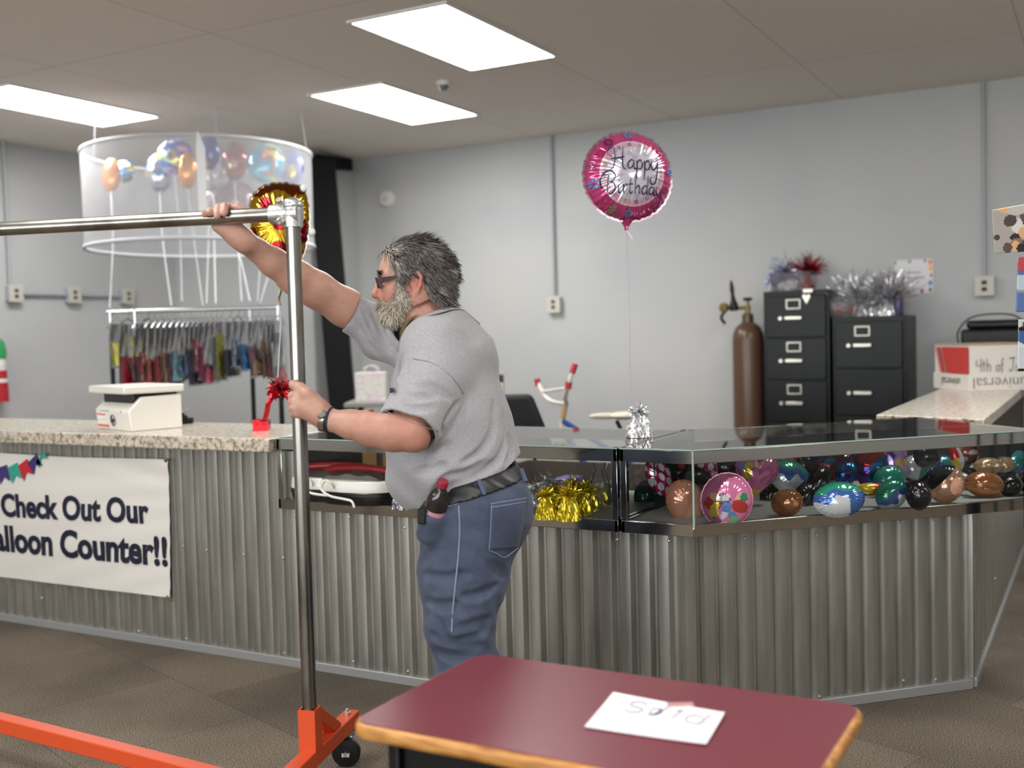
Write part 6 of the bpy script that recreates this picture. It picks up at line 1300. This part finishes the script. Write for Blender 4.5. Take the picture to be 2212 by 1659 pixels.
weight('grey foil weight in front of the belly of the man', Z(872, 1098, DK), .95, ['#8d8f94', '#6d7076', '#b9bbc0', '#4a4d55'], n=24, tall=.5, hh=.08)
m_appw = mat('appliance_white', '#dedcd4', .35); m_appb = mat('appliance_black', '#121110', .3); m_redp = mat('red_plastic', '#a3222a', .3)
def stadium(hx, hy, n=28, p=2.6): return [(hx * math.copysign(abs(math.cos(a)) ** (2 / p), math.cos(a)), hy * math.copysign(abs(math.sin(a)) ** (2 / p), math.sin(a))) for a in np.linspace(0, 2 * PI, n, endpoint=False)]
def loft(b, prof, T, hx, hy):
    R_ = [[T @ Vector((x * k, y * k, z)) for x, y in stadium(hx, hy)] for k, z in prof]; n = len(R_[0]); b.add([p for r in R_ for p in r], [(i * n + j, i * n + (j + 1) % n, (i + 1) * n + (j + 1) % n, (i + 1) * n + j) for i in range(len(R_) - 1) for j in range(n)] + [tuple(range(n - 1, -1, -1)), tuple((len(R_) - 1) * n + j for j in range(n))])
def machine(px, py, rz, label):
    p = Z(px, py, DK); p = p + np.array([0, .11, 0]); t = thing('inflator_machine', label, 'machine', p); T = Matrix.Translation(p) @ Matrix.Rotation(rz, 4, 'Z') @ Matrix.Diagonal((1, 1, .82, 1)); hx, hy = .175, .125
    b = MB(); loft(b, [(.90, 0), (.97, .006), (1.0, .03), (1.0, .038)], T, hx, hy); b.build('base', m_appb, t); b = MB(); loft(b, [(1.0, .038), (1.02, .042), (1.02, .058), (1.0, .062)], T, hx, hy); b.build('seal_band', m_appb, t)
    b = MB(); loft(b, [(1.0, .060), (1.01, .066), (.985, .105), (.95, .112), (.80, .113)], T, hx, hy); b.build('housing', m_appw, t)
    b = MB(); b.grid(lambda u, v: T @ Vector((hx * .78 * (2 * u - 1), hy * .7 * (2 * v - 1), .112 + .034 * max(0, (1 - (2 * u - 1) ** 2) * (1 - (2 * v - 1) ** 2)) ** .5 + .005 * math.sin(17 * u + 9 * v) * math.sin(13 * v))), 24, 16); b.build('filter_cloth', mat('grey_cloth', '#5a5751', .8), t)
    b = MB(); b.tube([T @ Vector((x, -.012, z)) for x, z in spline([(-.172, .085), (-.165, .130), (-.13, .150), (0, .158), (.11, .150), (.148, .134), (.162, .085)], 6)], .0165, 12, flat=.9); b.build('handle', m_redp, t)
    b = MB(); b.tube([T @ Vector(q) for q in spline([(-.05, -.122, .080), (-.045, -.145, .105), (-.07, -.15, .118), (-.085, -.155, .08), (-.04, -.165, .052), (.03, -.165, .040), (.06, -.165, .032), (.075, -.17, .006)], 7)], .0048, 8); b.build('power_cord', m_appw, t)
    b = MB(); b.T = T @ frame((0, -hy * .995, 0), (1, 0, 0), (0, .10, 1)); b.box((-.015, .076, 0), (.03, .1, .0015)); b.build('rating_label', mat('grey_label', '#8c8c88', .5), t); return t
machine(750, 1092, .02, 'white and black machine with a red carrying handle inside the straight showcase'); m2 = machine(604, 1085, .3, 'second machine with a red handle at the left end of the straight showcase')
dx = Vector((-2.66 - m2.location.x, .06, 0)); dx.x = max(0, dx.x); m2.location += dx
# ---- pizza slice balloon and the red weight that holds it
PD = 4.42; pc = V(604, 492, PD); k_ = PD / F_PX; PP = [(541, 462), (546, 428), (572, 403), (608, 395), (644, 401), (662, 424), (667, 468), (662, 520), (648, 566), (628, 600), (608, 622), (590, 600), (568, 566), (548, 520)]
pshape = polyline_shape([((x - 604) / 100, -(y - 492) / 100) for x, y in PP[3:] + PP[:3]])
def pzc(x, y, f):
    if not f: return '#d8d4cc'
    px, py = 604 + x * 100, 492 - y * 100
    for cx, cy, a, b_ in ((576, 447, 13, 19), (606, 482, 17, 20), (604, 540, 19, 17), (548, 508, 10, 14), (655, 500, 9, 26), (640, 552, 10, 12)):
        if ((px - cx) / a) ** 2 + ((py - cy) / b_) ** 2 < 1: return '#7c1620'
    return '#6e3413' if py < 421 + 8 * math.sin((px - 540) / 13) - (6 if px > 640 else 0) else '#b8922a'
t, ex_p, ey_p, _ = balloon('foil_balloon', 'pizza slice foil balloon in brown, gold and red behind the rack joint', pc, 100 * k_, 100 * k_, .0, (.15, 0), .30, pshape, pzc, None, m_mylarm, nr=30, nt=150, valve=False, wr=1.2)
b = MB(); rw = Z(566, 930, CT); tip = V(606, 622, PD)
b.tube(spline([tip, V(602, 645, PD + .02), V(606, 700, 4.48), V(602, 780, 4.52), V(600, 815, 4.53)], 7), .0022, 6); b.build('ribbon', m_rib, t)
b = MB(); b.tube(spline([tip, V(607, 630, PD), V(603, 645, PD), V(606, 660, PD)]), [.004] * 6 + [.009] * 4 + [.012] * 4 + [.008] * 4 + [.003] if 0 else .007, 8, flat=.4); b.build('tail', mat('gold_mylar', '#b8922a', .2, .9), t)
for q in ((552, 425), (655, 407), (673, 502)): b = MB(); p = V(*q, PD + .01); b.ball(p, (.018, .012, .017), 12, 8); b.build('white_seam', m_valve, t)
t = thing('balloon_weight', 'red foil balloon weight on the counter beside the fist of the man', 'balloon weight', rw); rr_ = random.Random(9); b = MB(); b.pen('#b01822')
b.T = frame(rw, (CR[0], CR[1], 0), (CF[0], CF[1], 0)); b.cbox((0, 0, .022), (.066, .05, .044)); b.v = [v + Vector((0, 0, rr_.gauss(0, .004))) for v in b.v]; b.T = None; spray(b, rw + (0, 0, .03), .04, REDF, 30, .3, .02, 2, rr_); b.build('base', m_foil, t, smooth=False)
b = MB(); b.pen('#b81c26'); b.tube(spline([rw + (0, 0, .04), V(572, 905, 4.56), V(577, 888, 4.54), V(580, 872, 4.53), V(590, 856, 4.53)]), .0115, 6, flat=.45); b.build('stem', m_foil, t, ang=20)
b = MB(); cc = V(603, 842, 4.53); spray(b, cc, .062, REDF, 210, .1, .016, 3, rr_, .05); b.build('tassel', m_foil, t, smooth=False)
# ---------------------------------------------------------------- round net full of balloons under the ceiling
ND = 7.6; nc_ = V(429, 335, ND); NR = 239 * ND / F_PX; zt_, zb_ = float(nc_[2]), 1.965
m_net = bpy.data.materials.new('white_net'); m_net.use_nodes = True
def _net():
    n = m_net.node_tree.nodes; l = m_net.node_tree.links; n.remove(n['Principled BSDF']); o = n['Material Output']; tr = n.new('ShaderNodeBsdfTransparent'); df = n.new('ShaderNodeBsdfDiffuse'); df.inputs[0].default_value = (.74, .75, .78, 1); tl = n.new('ShaderNodeBsdfTranslucent'); tl.inputs[0].default_value = (.74, .75, .78, 1)
    a = n.new('ShaderNodeMixShader'); a.inputs[0].default_value = .4; l.new(df.outputs[0], a.inputs[1]); l.new(tl.outputs[0], a.inputs[2]); m_ = n.new('ShaderNodeMixShader'); m_.inputs[0].default_value = .34; l.new(tr.outputs[0], m_.inputs[1]); l.new(a.outputs[0], m_.inputs[2]); l.new(m_.outputs[0], o.inputs[0])
_net()
t = thing('balloon_corral', 'large round white net full of balloons hung under the ceiling', 'balloon net', (nc_[0], nc_[1], zb_))
ccx, ccy = float(nc_[0]), float(nc_[1])
def net(u, v): a = 2 * PI * u; r = NR * (1 + .006 * math.sin(9 * a) * math.sin(PI * v) + .004 * math.sin(23 * a + 4 * v)); sag = 0; return (ccx + r * math.cos(a), ccy + r * math.sin(a), zb_ + (zt_ - zb_) * v + sag)
MB().grid(net, 120, 8).build('net', m_net, t)
m_hem = mat('white_hem', '#c9cad0', .6)
for z, nm in ((zt_, 'top_hoop'), (zb_, 'bottom_hoop')): b = MB(); b.tube([(ccx + NR * math.cos(a), ccy + NR * math.sin(a), z) for a in np.linspace(0, 2 * PI, 90)], .011 if z > 2.2 else .013, 8, cap=False); b.build(nm, m_hem, t)
for k in range(6): a = 2 * PI * k / 6 + .4; b = MB(); b.tube([(ccx + NR * math.cos(a), ccy + NR * math.sin(a), zt_), (ccx + NR * .96 * math.cos(a), ccy + NR * .96 * math.sin(a), CEIL)], .0012, 4); b.build('hanging_cord', m_hem, t)
fn_ = np.array([-CF[0], -CF[1], 0]); fn_ /= np.linalg.norm(fn_); st0 = np.array([ccx, ccy, 0]) + fn_ * (NR + .012)
sa, sb_, sc3 = V(426, 280, ND - NR - .075), V(433, 320, ND - NR - .075), V(440, 480, ND - NR - .075); b = MB(); hw = CR * .030
b.add([sa, sb_ - hw, sb_ + hw, sc3 - hw * .9, sc3 + hw * .9], [(0, 1, 2), (1, 3, 4, 2)]); b.build('zip_strap', mat('white_webbing', '#f0f0f2', .7), t, smooth=False)
HOLO = ['#6fd0e8', '#b7a6e8', '#e8e06a', '#8fe0b0', '#e89ac0', '#4f7fd0', '#dfe8f4']
NB = [('orange balloon at the far left inside the net', 240, 378, 20, 36, 7.4, disc_noise(41, ['#d9823a', '#e09a5a', '#c26a2e'], '#d98a48', 6, .2, .5), (237, 665)),
 ('blue holographic balloon next to the orange one inside the net', 268, 370, 22, 24, 7.7, disc_noise(42, HOLO, '#5f9fd8', 14, .12, .3), None),
 ('clear shimmering balloon low in the left half of the net', 345, 372, 30, 42, 7.5, disc_noise(43, HOLO, '#b9c0cc', 12, .1, .28), (370, 660)),
 ('blue and white balloon with a pink figure at the centre of the net', 376, 338, 40, 38, 7.35, disc_noise(44, HOLO + ['#e8eef8'], '#4a62b8', 16, .12, .3), (393, 650)),
 ('orange balloon in front of the blue ones beside the zip strap', 405, 368, 20, 38, 7.25, disc_noise(45, ['#d8903a', '#e0a04a', '#b8702a'], '#d98d3c', 6, .2, .4), (438, 660)),
 ('deep blue balloon behind the zip strap in the net', 452, 330, 22, 36, 7.5, disc_noise(46, ['#3a4aa0', '#6fb8d8', '#c8b848'], '#3b4690', 7, .15, .3), (446, 655)),
 ('grey-white balloon right of the zip strap in the net', 462, 372, 34, 44, 7.7, disc_noise(47, ['#bdbcc2', '#cfcfd4'], '#b4b3ba', 6, .2, .4), (466, 655)),
 ('dusky red speckled balloon in the right half of the net', 507, 348, 26, 40, 7.45, disc_noise(48, ['#c8504a', '#d8b84a', '#5a9a6a', '#d06a8a', '#6a3a3a'], '#8a4a48', 22, .08, .16), (522, 650)),
 ('mauve balloon low in the middle of the net', 492, 432, 60, 44, 7.75, disc_noise(49, ['#9a8890', '#a8969c'], '#94838c', 6, .2, .4), (540, 650)),
 ('teal balloon with an orange figure five in the net', 576, 352, 38, 44, 7.3, disc_noise(50, ['#3a8ab8', '#6ac0d8', '#d8cf5a', '#8fd0b0'], '#3a93b4', 16, .12, .28), (556, 650)),
 ('blue and yellow balloon at the right end of the net', 630, 362, 26, 40, 7.45, disc_noise(51, ['#4a4aa8', '#d8b83a', '#4a5ab0', '#c8a83a'], '#45489c', 8, .15, .35), (562, 655))]
for lab, px, py, rx, ry, D, cf, rb in NB:
    k_ = D / F_PX; c = V(px, py, D); t, *_ = balloon('foil_balloon', lab, c, rx * k_, ry * k_, 0, (R.uniform(-.2, .2), R.uniform(-.1, .1)), .5, circle, cf, 'balloons in the round net', m_mylarm if 'holo' in lab or 'clear' in lab else None, nt=48, nr=10, valve=False)
    p0 = c - CU * ry * k_
    if rb: b = MB(); e = V(*rb, 7.15); b.tube(spline([p0, p0 * .55 + e * .45 + np.array([R.uniform(-.03, .03), 0, -.0]), e], 8), .0042, 6, flat=.35); b.build('ribbon', m_rib, t)
    if 'five' in lab:
        b = MB(); T = lambda x, y: V(px + x, py + y, D) - CF * (.5 * rx * k_ * max(0, 1 - (x / rx) ** 2 - (y / ry) ** 2) ** .62 + .006)
        b.tube([T(x, y) for x, y in spline([(20, -30), (2, -28), (-1, -6), (12, -10), (21, 4), (16, 22), (-2, 26)], 6)], .018, 8, flat=.4); b.build('printed_number', mat('orange_print', '#d0602e', .4), t)
    if 'pink figure' in lab:
        b = MB(); T = lambda x, y: V(px + x, py + y, D) - CF * (.5 * 38 * k_ * max(0, 1 - (x / rx) ** 2 - (y / ry) ** 2) ** .62 + .006)
        b.tube([T(x, y) for x, y in spline([(2, -10), (-7, -2), (-5, 10), (4, 10), (7, 0), (2, -10)], 6)], .012, 8, flat=.4); b.build('printed_number', mat('pink_print', '#d86a78', .4), t)
# ---------------------------------------------------------------- garment racks with bagged goods behind the counter
m_cr2 = mat('rack_chrome', '#cfcfd2', .2, 1.0)
def grack(label, pts, D0, D1, ztop):
    a, c = V(*pts[0], D0), V(*pts[1], D1); a[2] = c[2] = 0; t = thing('garment_rack', label, 'garment rack', (a + c) / 2); zj = ztop - .16; dv = (c - a) / np.linalg.norm(c - a); pv = np.array([-dv[1], dv[0], 0])
    for q in (a, c):
        MB().tube([q + (0, 0, .07), q + (0, 0, zj)], .0155, 12).build('post', m_blackp, t); MB().tube([q + (0, 0, zj), q + (0, 0, ztop + .01)], .012, 12).build('post_extension', m_cr2, t)
        MB().tube([q - pv * .2 + (0, 0, .06), q + pv * .2 + (0, 0, .06)], .0155, 10).build('foot', m_blackp, t)
        for s_ in (-.19, .19): b = MB(); b.ball(q + pv * s_ + (0, 0, .026), (.024, .024, .026), 12, 8); b.build('caster', m_rub, t)
    MB().tube([a - dv * .02 + (0, 0, ztop), c + dv * .02 + (0, 0, ztop)], .0115, 12).build('rail', m_cr2, t); MB().tube([a + (0, 0, .10), c + (0, 0, .10)], .012, 10).build('base_rail', m_blackp, t); return a, c, ztop
r1 = grack('front garment rack hung with bagged goods below the net', ((291, 664), (601, 680)), 6.75, 6.75, float(V(291, 672, 6.75)[2]))
r2 = grack('rear garment rack behind the bagged goods', ((238, 672), (541, 690)), 7.25, 7.25, float(V(238, 674, 7.25)[2]))
m_bag = glassy('bag_film', (.985, .985, .99), 1.25, .045); a_, c_, zt2 = r1
BG = [(252, '#d8cf1e', 'bright yellow', 742, 790, 7.2), (275, '#9a1f30', 'crimson', 772, 832, 6.9), (306, '#a32a3c', 'dark red', 770, 832, 6.74), (318, '#b8404a', 'rose red', 762, 832, 6.72), (332, '#c46a58', 'salmon', 778, 832, 6.74), (347, '#b03a4c', 'raspberry', 770, 832, 6.72), (359, '#c2923a', 'mustard gold', 756, 830, 6.74), (372, '#6a4a6e', 'dusky purple', 764, 828, 6.72), (385, '#8fc0c8', 'pale aqua', 760, 822, 6.74), (398, '#2a86a8', 'teal blue', 770, 815, 6.72), (410, '#3a6aa8', 'mid blue', 768, 808, 6.74), (420, '#22283e', 'navy', 756, 830, 6.72), (431, '#cc3a50', 'coral red', 732, 800, 6.74), (441, '#b02a72', 'magenta', 750, 816, 6.72), (455, '#d25068', 'bright pink', 790, 826, 6.74), (467, '#9cc6c4', 'mint', 728, 822, 6.72), (478, '#8d8a2c', 'olive green', 722, 815, 6.74), (497, '#2c2a40', 'ink blue', 756, 812, 6.72), (514, '#6f8ea4', 'slate blue', 730, 790, 6.74), (528, '#3a86bc', 'sky blue', 745, 798, 6.72), (546, '#c8808a', 'dusty pink', 748, 812, 6.74), (558, '#d8c49a', 'cream', 776, 806, 6.72), (572, '#8a5a2c', 'bronze brown', 735, 812, 6.74), (583, '#8c3a40', 'maroon', 765, 814, 6.72), (593, '#bcc4c4', 'pale grey', 740, 812, 6.74), (602, '#8a2a3a', 'wine red', 790, 824, 6.72)]
for k, (px, col, nm, y0, y1, D) in enumerate(BG):
    rkD = 6.75 if D < 7 else 7.25; zr = zt2 if D < 7 else r2[2]; fx_ = (px - 291) / 310; base_ = a_ * (1 - fx_) + c_ * fx_ if D < 7 else r2[0] + (r2[1] - r2[0]) * ((px - 238) / 303)
    t = thing('hanging_bag', 'clear bag of %s goods hanging on the garment rack' % nm, 'bag', (base_[0], base_[1], zr), 0, 'clear bags on the garment rack'); pv = np.array([CF[0], CF[1], 0]); ax_ = np.array([CR[0], CR[1], 0])
    b = MB(); hk = base_ + (0, 0, zr); b.tube([hk + (0, 0, .012), hk + ax_ * .012 + (0, 0, .004), hk + ax_ * .008 - (0, 0, .02), hk - (0, 0, .05)], .0018, 5); b.tube(spline([hk - pv * .19 - (0, 0, .11), hk - pv * .1 - (0, 0, .07), hk - (0, 0, .05), hk + pv * .1 - (0, 0, .07), hk + pv * .19 - (0, 0, .11)], 4), .0035, 6); b.build('hanger', m_blackp if k in (1, 3, 18) else m_cr2, t)
    ztop_, z0, z1 = zr - .08, float(V(px, y0, D)[2]), float(V(px, y1, D)[2]); rr_ = random.Random(k); sl = rr_.uniform(-.012, .02)
    def bagf(u, v, e=.016, z1=z1, ztop_=ztop_, hk=hk, sl=sl, k=k): a = 2 * PI * u; w_ = .17 * (.75 + .25 * min(1, v * 3)); th = e * (.35 + v) * (1 + .3 * math.sin(5 * a + k + 6 * v)); q = hk + pv * w_ * math.cos(a) + ax_ * (th * math.sin(a) + sl * v); q[2] = ztop_ + (z1 - .015 - ztop_) * v; return q
    MB().grid(bagf, 26, 10).build('bag_film', m_bag, t)
    rc = np.array(lin(col)); var = [tuple(np.clip(rc * f, 0, 1)) for f in (.95, 1.2, 1.4, 1.7)] + [lin('#d8d2cc')] * (1 if k % 3 == 0 else 0)
    def conf(u, v, hk=hk, z0=z0, z1=z1, sl=sl, k=k): a = 2 * PI * u; w_ = .12 * (1 + .12 * math.sin(3 * a + k)); th = .021 * (.55 + .8 * v) * (1 + .25 * math.sin(4 * a + 9 * v + k)); q = hk + pv * w_ * math.cos(a) + ax_ * (th * math.sin(a) + sl * (.4 + v * .7)); q[2] = z0 + (z1 - z0) * v; return q
    MB().grid(conf, 20, 12, lambda u, v: var[int(u * 31 + v * 7 + k) % len(var)]).build('contents', m_gloss, t, ang=70)
# hanging decoration at the far left edge
p = XP(-4, 800, X0 + .08); t = thing('hanging_decoration', 'red and white striped decoration with a green top at the left photo edge', 'decoration', p); zs = lambda y: float(XP(0, y, X0 + .08)[2]); b = MB(); b.pen('#2f9a55'); b.lathe((p[0], p[1], 0), [(.01, zs(728)), (.05, zs(738)), (.065, zs(760)), (.06, zs(775))], 16); b.build('green_top', m_matte, t)
b = MB(); yy = [776, 788, 800, 806, 818, 826, 836, 868]
for k in range(7): b.pen(['#e6e2e0', '#d8d2d0', '#a81824', '#b01c28', '#e2dedc', '#a81824', '#b41f2a'][k]); b.lathe((p[0], p[1], 0), [(.055 + .002 * k, zs(yy[k])), (.057 + .002 * k, zs(yy[k + 1]))], 16)
b.build('striped_body', m_matte, t)
# ---------------------------------------------------------------- display stand at the right edge with prints and packets
SD = 3.62; sx = V(2246, 900, SD); t = thing('display_stand', 'black grid display stand just beyond the right edge of the showcase', 'display stand', (sx[0], sx[1], 0)); T = frame((sx[0], sx[1], 0), (CR[0], CR[1], 0), (0, 0, 1)); b = MB(); b.T = T
for k in range(7): b.box((k * .1, 0, -.006), (k * .1 + .008, 2.0, .002))
for k in range(15): b.box((0, .1 + k * .135, -.004), (.608, .106 + k * .135, .004))
b.build('grid_panel', m_blackp, t); b = MB(); b.T = T; b.box((.28, 0, -.25), (.31, .03, .25)); b.build('foot', m_blackp, t); b = MB(); b.T = T; b.box((.58, 0, -.25), (.61, .03, .25)); b.build('foot', m_blackp, t)
b = MB(); b.T = T; b.box((-.050, .60, -.012), (.0, .72, .012)); b.build('shelf_bracket', m_blackp, t)
def card(name, label, cat, pts, cols, seed, D=SD - .03, nb=14):
    P = [V(x, y, D) for x, y in pts]; t = thing(name, label, cat, P[3]); b = MB(); f = disc_noise(seed, cols[1:], cols[0], nb, .12, .4); b.grid(lambda u, v: (P[0] * (1 - u) + P[1] * u) * (1 - v) + (P[3] * (1 - u) + P[2] * u) * v, 44, 40, lambda u, v: f(2 * u - 1, 1 - 2 * v, True)); b.build('card', m_gloss, t, solid=.002)
    h = MB(); q = (P[0] + P[1]) / 2 * .5 + P[1] * .5; h.tube([q, q + CR * .02 + CF * .03], .0015, 5); h.build('hang_wire', m_screw, t); return P, t
card('photo_print', 'colour photo print pinned at the top of the right edge display', 'picture', [(2142, 454), (2262, 432), (2262, 540), (2149, 548)], ['#a79f98', '#d3cfc8', '#4a3d3a', '#2b2624', '#bdb6ae', '#8a6a60', '#d8a878', '#5b4a46'], 61, nb=26)
P, t = card('balloon_packet', 'red and blue balloon packet hung at the right photo edge', 'packet', [(2199, 556), (2330, 550), (2330, 672), (2194, 674)], ['#5a6ea4', '#8a94ac', '#7aa06a', '#b8c4cc'], 62, nb=6)
b = MB(); b.add([P[0] - CF * .003, P[1] - CF * .003, P[1] * .8 + P[2] * .2 - CF * .003, P[0] * .75 + P[3] * .25 - CF * .003], [(3, 2, 1, 0)]); b.build('red_header', mat('red_header', '#b8404a', .4), t)
P, t = card('balloon_packet', 'white and dark blue balloon packet lowest at the right photo edge', 'packet', [(2200, 690), (2330, 690), (2330, 800), (2198, 802)], ['#c4c8cc', '#3f5f8c', '#7a8aa0', '#d0d0ce', '#5b4a44'], 63, nb=7)
b = MB(); b.add([P[0] * .05 + P[3] * .95 - CF * .003, P[1] * .05 + P[2] * .95 - CF * .003, P[2] - CF * .003, P[3] - CF * .003], [(3, 2, 1, 0)]); b.add([P[0] * .85 + P[3] * .15 - CF * .003, P[1] * .85 + P[2] * .15 - CF * .003, P[1] * .78 + P[2] * .22 - CF * .003, P[0] * .78 + P[3] * .22 - CF * .003], [(3, 2, 1, 0)]); b.build('dark_bands', m_blackp, t)
